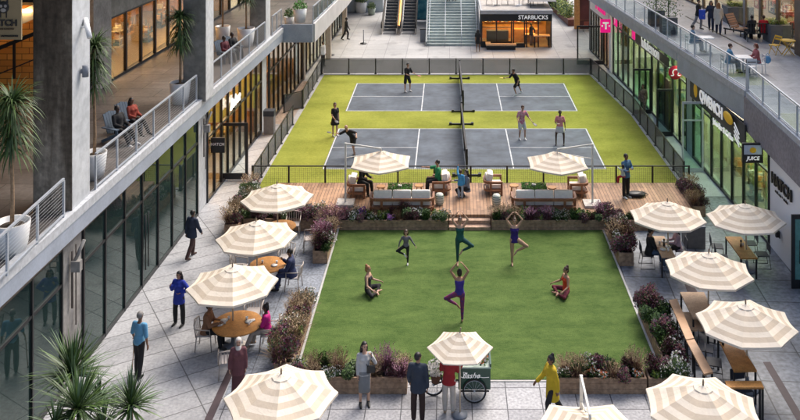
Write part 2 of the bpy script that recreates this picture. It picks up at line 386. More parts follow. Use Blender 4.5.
b = MB(); b.bx(-4.37, 6.04, 25.09, 35.2, -0.01, 0.035); struct(b.build('lawn', turf_lawn, bevel=0.008))
b = MB(); b.bx(-4.44, -4.373, 25.0, 35.2, -0.01, 0.05); b.bx(6.043, 6.11, 25.0, 35.2, -0.01, 0.05); b.bx(-4.44, 6.11, 25.02, 25.087, -0.01, 0.02)
struct(b.build('lawn_kerb', mat('kerb_steel', (0.42, 0.42, 0.40), 0.6)))
# fine blades standing on the lawn
b = MB(); rg = random.Random(3)
for i in range(36000):
    x = rg.uniform(-4.36, 6.03); y = 25.1 + 9.9 * rg.random() ** 1.15; a = rg.uniform(0, 6.28); h = rg.uniform(.006, .013); w = .006
    dx, dy = math.cos(a) * w, math.sin(a) * w; lx, ly = rg.uniform(-.012, .012), rg.uniform(-.012, .012)
    b.add([(x - dx, y - dy, .033), (x + dx, y + dy, .033), (x + lx, y + ly, .033 + h)], [(0, 1, 2)])
tag(b.build('grass', mat('grass_blade', (0.07, 0.125, 0.028), 0.85, col2=(0.10, 0.16, 0.04), vscale=0.8)), kind='stuff')

# courts ------------------------------------------------------------
struct(sheet('court_turf', [(-8.55, 39.45), (10.42, 39.45), (10.32, 50.4), (9.40, 59.45), (-8.42, 59.45), (-8.50, 50.4)], 0.0, turf_lime))
court_m = mat('court_surface', (0.030, 0.043, 0.062), 0.7, col2=(0.082, 0.106, 0.138), vscale=0.7, speck=0.16, sscale=2.6, bump=.1, bscale=30)
line_m = mat('court_line_paint', (0.50, 0.52, 0.54), 0.7, var=0.22, vscale=3)
CXN = 0.70
for (y0, y1) in ((41.80, 47.90), (51.15, 57.25)):
    sheet('court', [(CXN - 6.72, y0), (CXN + 6.72, y0), (CXN + 6.72, y1), (CXN - 6.72, y1)], 0.004, court_m)
    lw = 0.06; b = MB(); z = 0.008
    def ln(x0, x1, ya, yb): b.add([(x0, ya, z), (x1, ya, z), (x1, yb, z), (x0, yb, z)], [(0, 1, 2, 3)])
    xa, xb = CXN - 6.70, CXN + 6.70
    ln(xa, xb, y0, y0 + lw); ln(xa, xb, y1 - lw, y1); ln(xa, xa + lw, y0 + lw, y1 - lw); ln(xb - lw, xb, y0 + lw, y1 - lw)
    for sx in (-1, 1):
        k = CXN + sx * 2.33; ln(k - lw / 2, k + lw / 2, y0 + lw, y1 - lw)
        if sx < 0: ln(xa + lw, k - lw / 2, (y0 + y1) / 2 - lw / 2, (y0 + y1) / 2 + lw / 2)
        else: ln(k + lw / 2, xb - lw, (y0 + y1) / 2 - lw / 2, (y0 + y1) / 2 + lw / 2)
    struct(b.build('court_lines', line_m))

# timber deck and steps ---------------------------------------------
DZ = 0.42
def plank_mat(name, c1, c2, w):
    m = bpy.data.materials.new(name); m.use_nodes = True
    t = m.node_tree; N = t.nodes; L = t.links; b = N["Principled BSDF"]; b.inputs["Roughness"].default_value = 0.6
    tc = N.new("ShaderNodeTexCoord"); mp = N.new("ShaderNodeMapping"); mp.inputs["Rotation"].default_value = (0, 0, R(90)); L.new(tc.outputs["Object"], mp.inputs[0])
    br = N.new("ShaderNodeTexBrick"); br.offset = .37; br.inputs["Scale"].default_value = 1; br.inputs["Brick Width"].default_value = 2.4; br.inputs["Row Height"].default_value = w
    br.inputs["Mortar Size"].default_value = .009; br.inputs["Color1"].default_value = (*c1, 1); br.inputs["Color2"].default_value = (*c2, 1); br.inputs["Mortar"].default_value = (.05, .03, .02, 1)
    L.new(mp.outputs[0], br.inputs["Vector"])
    n = N.new("ShaderNodeTexNoise"); n.inputs["Scale"].default_value = 3; n.inputs["Detail"].default_value = 6; L.new(tc.outputs["Object"], n.inputs["Vector"])
    r = N.new("ShaderNodeMapRange"); r.inputs[1].default_value = .3; r.inputs[2].default_value = .7; r.inputs[3].default_value = .75; r.inputs[4].default_value = 1.2; L.new(n.outputs[0], r.inputs[0])
    vm = N.new("ShaderNodeVectorMath"); vm.operation = 'SCALE'; L.new(br.outputs["Color"], vm.inputs[0]); L.new(r.outputs[0], vm.inputs[3]); L.new(vm.outputs[0], b.inputs["Base Color"])
    return m
deck_wood = plank_mat('deck_wood', (0.24, 0.125, 0.062), (0.43, 0.25, 0.14), 0.14)
b = MB(); b.bx(-7.6, 9.9, 35.55, 38.95, 0.0, DZ); struct(b.build('timber_deck', deck_wood))
b = MB(); b.bx(-0.02, 1.62, 35.25, 35.548, 0, .30); b.bx(-0.02, 1.62, 34.95, 35.248, 0, .16); struct(b.build('steps', mat('step_timber', (0.40, 0.26, 0.18), 0.6, speck=.15, sscale=12)))

# dark drainage strips
b = MB(); b.add([(-6.55, 20, .004), (-6.32, 20, .004), (-6.20, 26.3, .004), (-6.40, 26.3, .004)], [(0, 1, 2, 3)])
struct(b.build('paving_strip', mat('dark_strip', (0.055, 0.035, 0.042), 0.6)))
b = MB(); b.add([(9.05, 18, .004), (9.3, 18, .004), (9.42, 26.0, .004), (9.2, 26.0, .004)], [(0, 1, 2, 3)])
b.add([(8.05, 29.6, .004), (8.4, 29.6, .004), (8.5, 31.3, .004), (8.2, 31.3, .004)], [(0, 1, 2, 3)])
struct(b.build('paving_strip', MATS['dark_strip']))

# ================================================================== LEFT BUILDING
frame_blk = mat('shopfront_frame', (0.012, 0.013, 0.015), 0.4, var=.2)
int_dark = mat('interior_dark', (0.05, 0.055, 0.055), 0.8, var=.4, vscale=.8)
int_warm = mat('interior_warm', (0.20, 0.085, 0.022), 0.7, col2=(0.50, 0.25, 0.07), vscale=1.2)
int_floor = mat('interior_floor', (0.16, 0.13, 0.10), 0.4, var=.2)
lamp_warm = mat('lamp_glow', (1, .75, .45), 0.5, emit=(1.0, 0.52, 0.16), estr=14)
lamp_soft = mat('lamp_soft', (1, .85, .6), 0.5, emit=(1.0, 0.78, 0.50), estr=22)
lamp_shop = mat('lamp_shop', (1, .9, .75), 0.5, emit=(1.0, 0.88, 0.66), estr=42)
def brick_mat():
    m = bpy.data.materials.new('brick_orange'); m.use_nodes = True
    t = m.node_tree; N = t.nodes; L = t.links; b = N["Principled BSDF"]; b.inputs["Roughness"].default_value = .8
    tc = N.new("ShaderNodeTexCoord"); mp = N.new("ShaderNodeMapping"); mp.inputs["Rotation"].default_value = (R(90), 0, 0); L.new(tc.outputs["Object"], mp.inputs[0])
    br = N.new("ShaderNodeTexBrick"); br.inputs["Scale"].default_value = 1; br.inputs["Brick Width"].default_value = .62; br.inputs["Row Height"].default_value = .26; br.inputs["Mortar Size"].default_value = .012
    br.inputs["Color1"].default_value = (.80, .40, .09, 1); br.inputs["Color2"].default_value = (.62, .27, .06, 1); br.inputs["Mortar"].default_value = (.12, .05, .02, 1)
    L.new(mp.outputs[0], br.inputs["Vector"]); L.new(br.outputs["Color"], b.inputs["Base Color"])
    return m
brick_or = brick_mat()

LB = tag(empty('shopping_arcade', (-12, 30, 0)), 'two-storey arcade on the left with concrete columns and open upper gallery', 'building')
ZL = 4.9
def P(o):  # parent keeping world place (children built in world coordinates)
    o.parent = LB; o.location = -LB.location; return o
def child(b, name, m, par, **k):
    o = b.build(name, m, **k); o.parent = par; o.location = Vector((0, 0, 0)) - Vector(par.location if par.parent is None else (0, 0, 0)); return o
# gallery slab
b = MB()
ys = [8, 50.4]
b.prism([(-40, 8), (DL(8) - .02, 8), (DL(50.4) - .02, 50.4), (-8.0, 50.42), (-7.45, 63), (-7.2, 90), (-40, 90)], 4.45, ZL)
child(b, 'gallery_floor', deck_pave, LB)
# fascia + kerb
b = MB()
def strip(b, pts, w, z0, z1, m=None):
    for (a, c) in zip(pts[:-1], pts[1:]):
        a = Vector((a[0], a[1], (z0 + z1) / 2)); c = Vector((c[0], c[1], (z0 + z1) / 2)); b.bar(a, c, w, z1 - z0, m, up=(0, 0, 1)) if False else None
        d = (c - a); ang = math.atan2(d.y, d.x); b.box((a + c) / 2, (d.length, w, z1 - z0), m, rz=ang)
strip(b, [(DL(8) + .06, 8), (DL(50.3) + .06, 50.3)], .16, 4.28, 4.74)
child(b, 'fascia', steel_blue, LB)
b = MB(); strip(b, [(DL(8) + .04, 8), (DL(50.3) + .04, 50.3)], .24, 4.742, 5.0); child(b, 'kerb', mat('kerb_pale', (.44, .46, .49), .6, speck=.08, sscale=10), LB)
b = MB(); b.bx(DL(50.4) - .1, -7.80, 50.30, 50.415, 4.15, 5.16); child(b, 'fascia', steel_blue, LB)
b = MB(); strip(b, [(-7.80, 50.62), (-7.30, 63), (-7.0, 90)], .2, 4.1, 5.16); child(b, 'fascia', mat('fascia_white', (.50, .49, .49), .7, var=.1, vscale=1), LB)
# concrete edge beam beneath fascia
b = MB(); strip(b, [(XL(8) + .02, 8), (XL(50) + .02, 50)], .22, 4.05, 4.449); child(b, 'edge_beam', mat('beam_tan', (.20, .155, .115), .85, var=.35, vscale=1.2, speck=.2, sscale=8), LB)
# upper columns: plaza face coloured lighter as lit, front darker as stained and shaded
def column(x1, y0, w, d, z0, z1, mf, ms, par):
    b = MB(); b.bx(x1 - w, x1, y0, y0 + d, z0, z1)
    o = child(b, 'column', mf, par, bevel=.02); return o
def col_mat(name, cf, cs):
    """board-marked concrete, mottled between two colours"""
    return mat(name, cf, .9, col2=cs, vscale=.5, bump=.3, bscale=8, speck=.2, sscale=6)
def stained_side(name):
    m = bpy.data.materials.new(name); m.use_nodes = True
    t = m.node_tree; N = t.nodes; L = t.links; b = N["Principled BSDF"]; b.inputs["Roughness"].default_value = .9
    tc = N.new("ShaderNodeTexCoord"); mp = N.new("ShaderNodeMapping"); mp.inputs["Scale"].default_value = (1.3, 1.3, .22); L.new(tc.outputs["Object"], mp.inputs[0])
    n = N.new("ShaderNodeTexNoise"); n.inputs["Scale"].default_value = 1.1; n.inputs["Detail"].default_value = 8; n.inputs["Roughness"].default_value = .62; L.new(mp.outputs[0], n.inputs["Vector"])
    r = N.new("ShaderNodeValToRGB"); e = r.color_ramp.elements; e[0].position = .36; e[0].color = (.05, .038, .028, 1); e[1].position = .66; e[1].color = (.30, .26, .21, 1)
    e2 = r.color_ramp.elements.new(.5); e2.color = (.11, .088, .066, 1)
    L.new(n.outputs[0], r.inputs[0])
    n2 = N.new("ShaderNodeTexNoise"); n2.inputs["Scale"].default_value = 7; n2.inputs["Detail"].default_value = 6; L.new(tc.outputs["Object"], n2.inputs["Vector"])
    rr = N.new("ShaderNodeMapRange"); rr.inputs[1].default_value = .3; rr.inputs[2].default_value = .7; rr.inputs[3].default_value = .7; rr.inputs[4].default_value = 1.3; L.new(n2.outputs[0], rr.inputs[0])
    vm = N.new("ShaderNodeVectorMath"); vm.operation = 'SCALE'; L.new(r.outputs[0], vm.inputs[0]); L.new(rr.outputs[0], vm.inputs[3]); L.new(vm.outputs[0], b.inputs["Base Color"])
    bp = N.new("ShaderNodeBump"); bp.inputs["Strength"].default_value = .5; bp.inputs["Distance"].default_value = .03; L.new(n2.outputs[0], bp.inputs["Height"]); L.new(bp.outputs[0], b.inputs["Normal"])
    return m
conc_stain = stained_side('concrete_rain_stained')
conc_lit = mat('concrete_lit_face', (0.40, 0.42, 0.44), .85, col2=(0.52, 0.54, 0.56), vscale=.7, speck=.10, sscale=5, bump=.25, bscale=9)  # paler concrete for plaza faces, the light they catch painted in
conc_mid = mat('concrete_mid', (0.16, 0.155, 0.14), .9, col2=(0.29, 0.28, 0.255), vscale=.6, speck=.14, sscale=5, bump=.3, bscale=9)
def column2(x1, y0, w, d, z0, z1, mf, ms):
    """one shaft; the light on the plaza side is put into its paler colour"""
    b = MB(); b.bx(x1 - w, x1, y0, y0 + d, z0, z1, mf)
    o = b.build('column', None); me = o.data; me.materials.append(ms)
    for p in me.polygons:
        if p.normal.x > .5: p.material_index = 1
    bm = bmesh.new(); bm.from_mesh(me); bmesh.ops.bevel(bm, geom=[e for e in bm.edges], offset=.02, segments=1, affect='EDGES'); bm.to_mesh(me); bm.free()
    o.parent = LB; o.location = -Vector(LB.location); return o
column2(-10.51, 24.63, 1.09, 1.24, ZL, 14.5, conc_stain, conc_lit)
column2(-9.84, 35.72, .92, 1.2, ZL, 14.5, conc_mid, conc_lit)
column2(-9.70, 46.7, .85, 1.2, ZL, 14.5, conc_mid, conc_lit)
column2(-10.2, 13.2, 1.1, 1.2, ZL, 14.5, conc_stain, conc_lit)
# lower columns
for (y0, w) in ((24.55, .46), (36.5, .5), (47.35, .6)):
    column2(XL(y0) + .03, y0, w, 1.28, 0, 4.445, conc_mid if y0 > 30 else mat('concrete_tan', (.13, .10, .08), .9, var=.4, vscale=.8, speck=.2, sscale=6), conc_lit if y0 > 30 else concrete)
column2(-9.52, 58.0, .35, .5, 0, 4.445, mat('column_tan', (.42, .36, .30), .8), mat('column_tan', (.42, .36, .30), .8))
column2(-8.6, 64.0, .35, .5, 0, 4.445, MATS['column_tan'], MATS['column_tan'])
column2(-8.45, 72.5, .35, .5, 0, 4.445, MATS['column_tan'], MATS['column_tan'])

def shopfront(par, fx, y0, y1, z0, z1, step, glass, trans=None, mw=.07, inward=-1, fm=None, name='window', first=0.0):
    """one glazed bay standing on the line fx(y): frame mesh with its pane as sub-part"""
    fm = fm or frame_blk
    n = max(1, round((y1 - y0) / step)); hs = (y1 - y0) / n; off = Vector(par.location)
    fr = MB(); q = inward * .0
    for i in range(n + 1):
        y = y0 + hs * i; fr.box((fx(y), y, (z0 + z1) / 2), (.12, mw, z1 - z0 - .004))
    for z, h in [(z0 + .06, .12), (z1 - .05, .10)] + ([(t, .08) for t in (trans or [])]):
        for i in range(n):
            ya, yb = y0 + hs * i + mw / 2, y0 + hs * (i + 1) - mw / 2
            a = Vector((fx(ya), ya, z)); c = Vector((fx(yb), yb, z)); d = c - a
            fr.box((a + c) / 2, (d.length, .10, h), None, rz=math.atan2(d.y, d.x))
    o = child(fr, name, fm, par)
    g = MB()
    for i in range(n):
        ya, yb = y0 + hs * i + mw / 2, y0 + hs * (i + 1) - mw / 2
        a = Vector((fx(ya), ya, (z0 + z1) / 2)); c = Vector((fx(yb), yb, (z0 + z1) / 2)); d = c - a
        g.box((a + c) / 2, (d.length, .02, z1 - z0 - .2), None, rz=math.atan2(d.y, d.x))
    p = g.build('pane', glass); p.parent = o
    return o

def room(par, fx, y0, y1, z0, z1, depth, sgn, wallm, floorm, back=None, lamps=0, lampm=None, lz=None, seed=1):
    """the room behind a shop front: floor, back and side walls, ceiling lamps, fittings"""
    b = MB(); xa = fx(y0) + sgn * .12; xb = fx(y0) + sgn * depth; t = .08
    lo, hi = min(xa, xb), max(xa, xb)
    b.bx(lo, hi, y0 + .02, y1 - .02, z0 + .005, z0 + .03, floorm)
    b.bx(xb - t / 2, xb + t / 2, y0, y1, z0 + .03, z1, back or wallm)
    b.bx(lo, hi, y0 - t / 2, y0 + t / 2, z0 + .03, z1, wallm); b.bx(lo, hi, y1 - t / 2, y1 + t / 2, z0 + .03, z1, wallm)
    b.bx(lo, hi, y0 + t, y1 - t, z1 - .06, z1 - .01, wallm)
    o = child(b, 'interior', None, par)
    rg = random.Random(seed)
    for i in range(lamps):
        l = MB(); y = y0 + (y1 - y0) * (i + .5) / lamps; x = fx(y0) + sgn * rg.uniform(.8, depth * .6)
        l.box((x, y, (lz or z1) - .16), (1.0, min(1.6, (y1 - y0) / lamps * .8), .05)); c = l.build('ceiling_lamp', lampm or lamp_soft); c.parent = o
    return o
def fittings(par, x, y0, y1, z0, sgn, seed, cols, n=5, hmax=2.1):
    rg = random.Random(seed)
    for i in range(n):
        y = y0 + (y1 - y0) * (i + .5) / n + rg.uniform(-.2, .2); xx = x + sgn * rg.uniform(1.0, 2.8); h = rg.uniform(.8, hmax); w = rg.uniform(.5, 1.1)
        b = MB(); m = cols[i % len(cols)]
        b.bx(xx - .25, xx + .25, y - w / 2, y + w / 2, z0 + .03, z0 + .1, m)
        for k in range(int(h / .38)):
            b.bx(xx - .24, xx + .24, y - w / 2 + .02, y + w / 2 - .02, z0 + .1 + k * .38, z0 + .13 + k * .38, m)
            for q in range(4):
                if rg.random() < .8:
                    yy = y - w / 2 + .12 + q * (w - .24) / 3.2; hh = rg.uniform(.12, .3)
                    b.bx(xx - .14, xx + .14, yy - .07, yy + .07, z0 + .132 + k * .38, z0 + .13 + k * .38 + hh, cols[rg.randrange(len(cols))])
        for sy in (-1, 1): b.bx(xx - .25, xx - .21, y + sy * w / 2 - .02, y + sy * w / 2 + .02, z0 + .1, z0 + h, m); b.bx(xx + .21, xx + .25, y + sy * w / 2 - .02, y + sy * w / 2 + .02, z0 + .1, z0 + h, m)
        child(b, 'display_shelf', None, par)
goods = [mat('goods_white', (.6, .58, .54), .6), mat('goods_blue', (.08, .16, .24), .6), mat('goods_tan', (.45, .30, .16), .6), mat('goods_red', (.35, .07, .05), .6), mat('goods_green', (.10, .20, .10), .6), mat('goods_dark', (.04, .04, .04), .6)]

# ground-floor shop fronts
shopfront(LB, XL, 13.0, 24.5, 0, 4.04, 1.55, glass_dark, [3.0])
room(LB, XL, 13.0, 24.5, 0, 4.4, 6, -1, int_dark, int_floor, lamps=0)
shopfront(LB, XL, 25.86, 36.45, 0, 4.04, 1.5, glass_dark, [3.0])
room(LB, XL, 25.9, 36.45, 0, 4.4, 6, -1, int_dark, int_floor, lamps=2, lampm=mat('lamp_dim', (1, .9, .8), .5, emit=(.8, .9, .85), estr=3))
fittings(LB, -10.6, 26.3, 36.2, 0, -1, 5, goods, 5, 1.4)
for py_ in (30.6,):   # long door pulls
    b = MB()
    for dy in (-.14, .14): b.tube([(XL(py_) + .12, py_ + dy, .6), (XL(py_) + .12, py_ + dy, 2.5)], .022, n=6)
    child(b, 'door_pull', black, LB)
shopfront(LB, XL, 37.8, 47.3, 0, 4.04, 1.05, glass_clear, [2.75])
room(LB, XL, 37.8, 47.3, 0, 4.4, 5, -1, int_warm, int_floor, lamps=5, lampm=lamp_warm)
fittings(LB, -10.4, 38.2, 47, 0, -1, 8, [goods[0], goods[2], goods[5], int_warm], 6, 1.5)
shopfront(LB, lambda y: XL(y) + .1, 48.7, 57.9, 0, 4.2, 1.15, glass_clear, [2.9])
room(LB, XL, 48.7, 57.9, 0, 4.4, 5, -1, mat('interior_tan', (.36, .24, .15), .8, var=.3, vscale=.8), int_floor, lamps=3, lampm=lamp_warm)
fittings(LB, -10.2, 49, 57.6, 0, -1, 18, [goods[2], goods[3], goods[5], goods[0]], 5, 1.8)
shopfront(LB, lambda y: -9.75 + .03 * (y - 58.5), 58.6, 76, 0, 4.2, 1.3, glass_clear, [2.7])
room(LB, lambda y: -9.8, 58.6, 76, 0, 4.4, 4, -1, MATS['interior_tan'], int_floor, lamps=4, lampm=lamp_soft)
# sloped tan pavement lip beside the far shop
b = MB(); b.add([(-10.0, 48.7, .003), (-8.8, 48.7, .003), (-8.75, 57.5, .003), (-9.6, 57.9, .003)], [(0, 1, 2, 3)]); struct(b.build('doorstep_paving', mat('paving_tan', (.34, .27, .22), .7, speck=.15, sscale=6)))

# upper-level shop wall set back behind the gallery
def XU(y): return -14.9 + .055 * (y - 38.7)
shopfront(LB, XU, 38.7, 56, ZL, 7.75, 1.75, glass_clear, None, mw=.16)
room(LB, XU, 38.7, 56, ZL, 7.9, 4.5, -1, int_warm, int_floor, lamps=7, lampm=lamp_warm, lz=7.8)
fittings(LB, -15.0, 39, 55.5, ZL, -1, 28, [goods[2], goods[5], int_warm, goods[0], goods[1]], 9, 1.7)
b = MB(); b.prism([(XU(38.7) - .3, 38.7), (XU(38.7) + .1, 38.7), (XU(75) + .1, 75), (XU(75) - .3, 75)], 7.752, 12.5); child(b, 'upper_wall', conc_mid, LB)
b = MB(); b.prism([(-15.8, 36.9), (-14.85, 36.9), (-14.78, 38.68), (-15.8, 38.68)], ZL, 12.5); child(b, 'upper_wall', concrete, LB)
shopfront(LB, XU, 56.1, 74, ZL, 7.75, 2.0, glass_clear, None, mw=.16)
room(LB, XU, 56.1, 74, ZL, 7.9, 4.5, -1, MATS['interior_tan'], int_floor, lamps=5, lampm=lamp_soft, lz=7.8)
# lit brick stairwell behind the near column
b = MB(); b.bx(-21.5, -15.82, 37.2, 37.5, ZL, 8.55); child(b, 'brick_wall', brick_or, LB)
b = MB(); b.bx(-21.5, -15.82, 37.1, 37.6, 8.56, 12.6); child(b, 'upper_wall', mat('panel_dark', (.03, .022, .022), .6, var=.3), LB)
b = MB(); b.bar((-21.5, 36.6, 6.6), (-15.9, 36.6, 8.9), .3, .55); child(b, 'stair_stringer', steel_blue, LB)
b = MB()
for zz, th in ((.0, .16), (-1.05, .05)): b.bar((-21.5, 36.1, 5.35 + zz + .35), (-15.9, 36.1, 7.65 + zz + .35), .08, th)
for i in range(7):
    x = -21.2 + i * .86; z = 5.7 + (x + 21.5) / 5.6 * 2.3; b.bar((x, 36.1, max(ZL, z - 1.5)), (x, 36.1, z), .09)
child(b, 'stair_handrail', black, LB)
for i in range(4):
    b = MB(); b.box((-20.6 + i * 1.45, 36.4, 8.45), (1.0, .3, .10)); child(b, 'stair_lamp', lamp_warm, LB)
b = MB(); b.bx(-21.5, -15.8, 35.7, 37.4, 9.1, 9.2); child(b, 'stair_ceiling', conc_mid, LB)
# red and black menu panel with a white ring and bars
b = MB(); b.bx(-19.4, -16.1, 35.5, 35.56, 8.95, 10.9, mat('panel_black', (.012, .012, .014), .5)); o = child(b, 'sign_panel', None, LB)
b = MB()
for k, zz in enumerate((9.05, 10.7)): b.bar((-19.4, 35.47, zz - .25), (-16.1, 35.47, zz + .25), .03, .12)
p = b.build('stripe', mat('sign_red', (.35, .03, .04), .5)); p.parent = o
b = MB(); n = 20
b.tube([(-16.9 + .34 * math.cos(2 * math.pi * i / n), 35.45, 9.95 + .34 * math.sin(2 * math.pi * i / n)) for i in range(n + 1)], .07, n=6)
b.tube([(-17.5 + .26 * math.cos(2 * math.pi * i / n), 35.44, 9.9 + .26 * math.sin(2 * math.pi * i / n)) for i in range(n + 1)], .06, n=6)
p = b.build('emblem', mat('sign_white', (.7, .7, .68), .5)); p.parent = o
# roof mass of the left block, out of frame
b = MB(); b.prism([(-45, 14.6), (-10.75, 14.6), (-9.3, 52), (-8.6, 70), (-8.4, 92), (-45, 92)], 12.6, 15.5); child(b, 'roof', conc_mid, LB)
b = MB(); b.bx(-22, -21.6, 20, 60, ZL, 12.5); child(b, 'back_wall', conc_mid, LB)

# cable railings on the left gallery
def railing(pts, label, zb, h, kind, side_m=rail_metal, step=1.5, group='gallery railings', glass_m=None):
    t = tag(empty('railing', (pts[0][0], pts[0][1], zb)), label, 'railing', group)
    off = Vector(t.location)
    rail = MB(); wires = MB(); posts = []; pan = MB()
    for (a, c) in zip(pts[:-1], pts[1:]):
        a = Vector((a[0], a[1], zb)) - off; c = Vector((c[0], c[1], zb)) - off; d = c - a; n = max(1, round(d.length / step))
        rail.bar(a + Vector((0, 0, h)), c + Vector((0, 0, h)), .06, .05); rail.bar(a + Vector((0, 0, .10)), c + Vector((0, 0, .10)), .05, .04)
        for i in range(n + 1):
            p = a + d * i / n
            if not any((p - q).length < .05 for q in posts): posts.append(p)
        if kind == 'cable':
            for k in range(1, 11): wires.tube([a + Vector((0, 0, .1 + k * (h - .1) / 11)), c + Vector((0, 0, .1 + k * (h - .1) / 11))], .005, n=4)
        else:
            for i in range(n):
                q0 = a + d * (i + .04) / n; q1 = a + d * (i + .96) / n; m = (q0 + q1) / 2; m.z = .12 + (h - .2) / 2
                pan.box(m, ((q1 - q0).length, .015, h - .24), None, rz=math.atan2(d.y, d.x))
    rail.build('handrail', side_m, t)
    if kind == 'cable': wires.build('cables', mat('cable_steel', (.35, .36, .37), .4, metal=.5), t)
    else: pan.build('glass_panel', glass_m or glass_clear, t)
    for p in posts:
        b = MB(); b.box(p + Vector((0, 0, h / 2 - .03)), (.05, .07, h - .05)); b.build('post', side_m, t)
    return t
kz = 5.0
railing([(-9.98, 8.6), (-10.32, 16), (DL(24.2) + .02, 24.2)], 'near cable railing left of the big stained concrete column', kz - .02, 1.07, 'cable')
railing([(DL(26.2) + .02, 26.2), (DL(35.4) + .02, 35.4)], 'cable railing between the two front gallery columns, beside the seated pair', kz - .02, 1.07, 'cable')
railing([(DL(37.2) + .02, 37.2), (DL(46.5) + .02, 46.5)], 'cable railing between the second and third gallery columns', kz - .02, 1.07, 'cable')
railing([(DL(48.1) + .02, 48.1), (DL(50.3) + .02, 50.3)], 'short cable railing just past the third gallery column', kz - .02, 1.07, 'cable', step=1.1)
railing([(-7.82, 50.7), (-7.3, 63), (-7.0, 88)], 'glazed railing along the far white gallery fascia', 5.14, 1.0, 'glass')

# open black door leaf, blade sign and lit lettering of the cafe
b = MB(); X0, X1, Y0 = -10.45, -9.2, 40.4
b.bx(X0, X0 + .13, Y0 - .03, Y0 + .03, .03, 2.62); b.bx(X1 - .13, X1, Y0 - .03, Y0 + .03, .03, 2.62); b.bx(X0 + .13, X1 - .13, Y0 - .03, Y0 + .03, 2.48, 2.62); b.bx(X0 + .13, X1 - .13, Y0 - .03, Y0 + .03, .03, .32)
o = child(b, 'door', frame_blk, LB); b = MB(); b.bx(X0 + .13, X1 - .13, Y0 - .008, Y0 + .008, .32, 2.48); p = b.build('pane', glass_clear); p.parent = o
t = tag(empty('hanging_sign', (-10.02, 38.3, 2.3)), 'small black box sign with white letters above the cafe door', 'sign')
b = MB(); b.bx(-.30, .30, -.06, .06, -.32, .32); b.build('sign_box', black, t)
b = MB(); b.bx(-.5, -.3, -.02, .02, .2, .24); b.build('bracket', black, t)
text_mesh('lettering', 'HATCH', .17, mat('sign_white', (.7, .7, .68), .5), (0, -.075, .05), (R(90), 0, 0), t)
t = tag(empty('shop_sign', (XL(41.5) + .18, 41.6, 3.3)), 'glowing white script lettering over the orange cafe window', 'sign')
text_mesh('lettering', 'Bobee', .75, mat('neon_white', (1, 1, 1), .5, emit=(1, .93, .85), estr=1.2), (0, 0, 0), (R(90), 0, R(90)), t, shear=.3)

# wall lamp and camera on the near column
t = tag(empty('security_camera', (-10.49, 25.2, 10.0)), 'white bullet camera on the lit face of the near column', 'camera')
b = MB(); b.tube([(0, 0, 0), (.16, 0, 0), (.18, .0, .08)], .025, n=8); b.build('bracket', white_paint, t)
b = MB(); b.tube([(.02, .25, .18), (.36, -.3, -.22)], .075, n=12); b.build('camera_body', white_paint, t)
t = tag(empty('wall_lamp', (-10.49, 25.2, 8.75)), 'small dark cylinder wall lamp on the lit face of the near column', 'lamp')
b = MB(); b.tube([(.12, 0, -.16), (.12, 0, .16)], .09, n=14); b.build('lamp_body', steel_dark, t); b = MB(); b.box((.02, 0, 0), (.04, .1, .12)); b.build('mounting_plate', steel_dark, t)
# bracket hardware on the ground floor columns
for (yy, zz, lb) in ((25.0, 3.2, 'conduit and lamp bracket on the tan near ground-floor column'), (37.1, 3.3, 'conduit and lamp bracket on the ground-floor column beside the cafe')):
    t = tag(empty('wall_bracket', (XL(yy) + .05, yy, zz)), lb, 'bracket')
    b = MB(); b.tube([(.04, 0, -1.1), (.04, 0, .5)], .03, n=6); b.tube([(.04, .25, -1.7), (.04, .25, .6)], .018, n=6); b.build('conduit', mat('rust_grey', (.10, .08, .07), .7, var=.4, vscale=5), t)
    b = MB(); b.box((.16, 0, .1), (.26, .18, .3)); b.tube([(.1, 0, .2), (.3, .2, .75)], .05, n=6); b.build('bracket_box', MATS['concrete'], t)

# hanging shop sign near top-left corner of the gallery
t = tag(empty('hanging_sign', (-10.80, 21.2, 11.12)), 'tan board with owl emblem and black capitals hanging from the upper gallery', 'sign')
kraft = mat('sign_kraft', (.26, .20, .11), .7, var=.08, vscale=2)
b = MB(); b.bx(-.55, .55, -.025, .025, -.62, .62); b.build('sign_board', kraft, t)
b = MB(); b.bx(-.45, -.42, -.02, .02, .62, 2.4); b.bx(.42, .45, -.02, .02, .62, 2.4); b.build('hanger', black, t)
b = MB(); b.ball((.13, -.035, .16), (.135, .015, .15)); 
for sx in (-.07, .07): b.add([(.13 + sx - .05, -.04, .26), (.13 + sx + .05, -.04, .26), (.13 + sx * 1.6, -.04, .37)], [(0, 1, 2)]); b.bx(.13 + sx - .012, .13 + sx + .012, -.045, -.03, -.09, .04)
e = b.build('emblem', black, t)
b = MB()
for sx in (-.055, .055): b.ball((.13 + sx, -.055, .19), (.038, .01, .038))
b.ball((.13, -.052, .09), (.07, .01, .05)); q = b.build('owl_face', mat('sign_grey', (.30, .28, .26), .6)); q.parent = e
text_mesh('lettering', 'HATCH', .21, black, (.10, -.04, -.22), (R(90), 0, 0), t, bold=.006)
text_mesh('small_lettering', 'CRAFT EATS & DRINKS', .055, mat('sign_brown', (.10, .07, .04), .6), (.10, -.04, -.36), (R(90), 0, 0), t)
text_mesh('small_lettering', 'EST. DOWNTOWN', .06, black, (.22, -.04, -.53), (R(90), 0, 0), t)

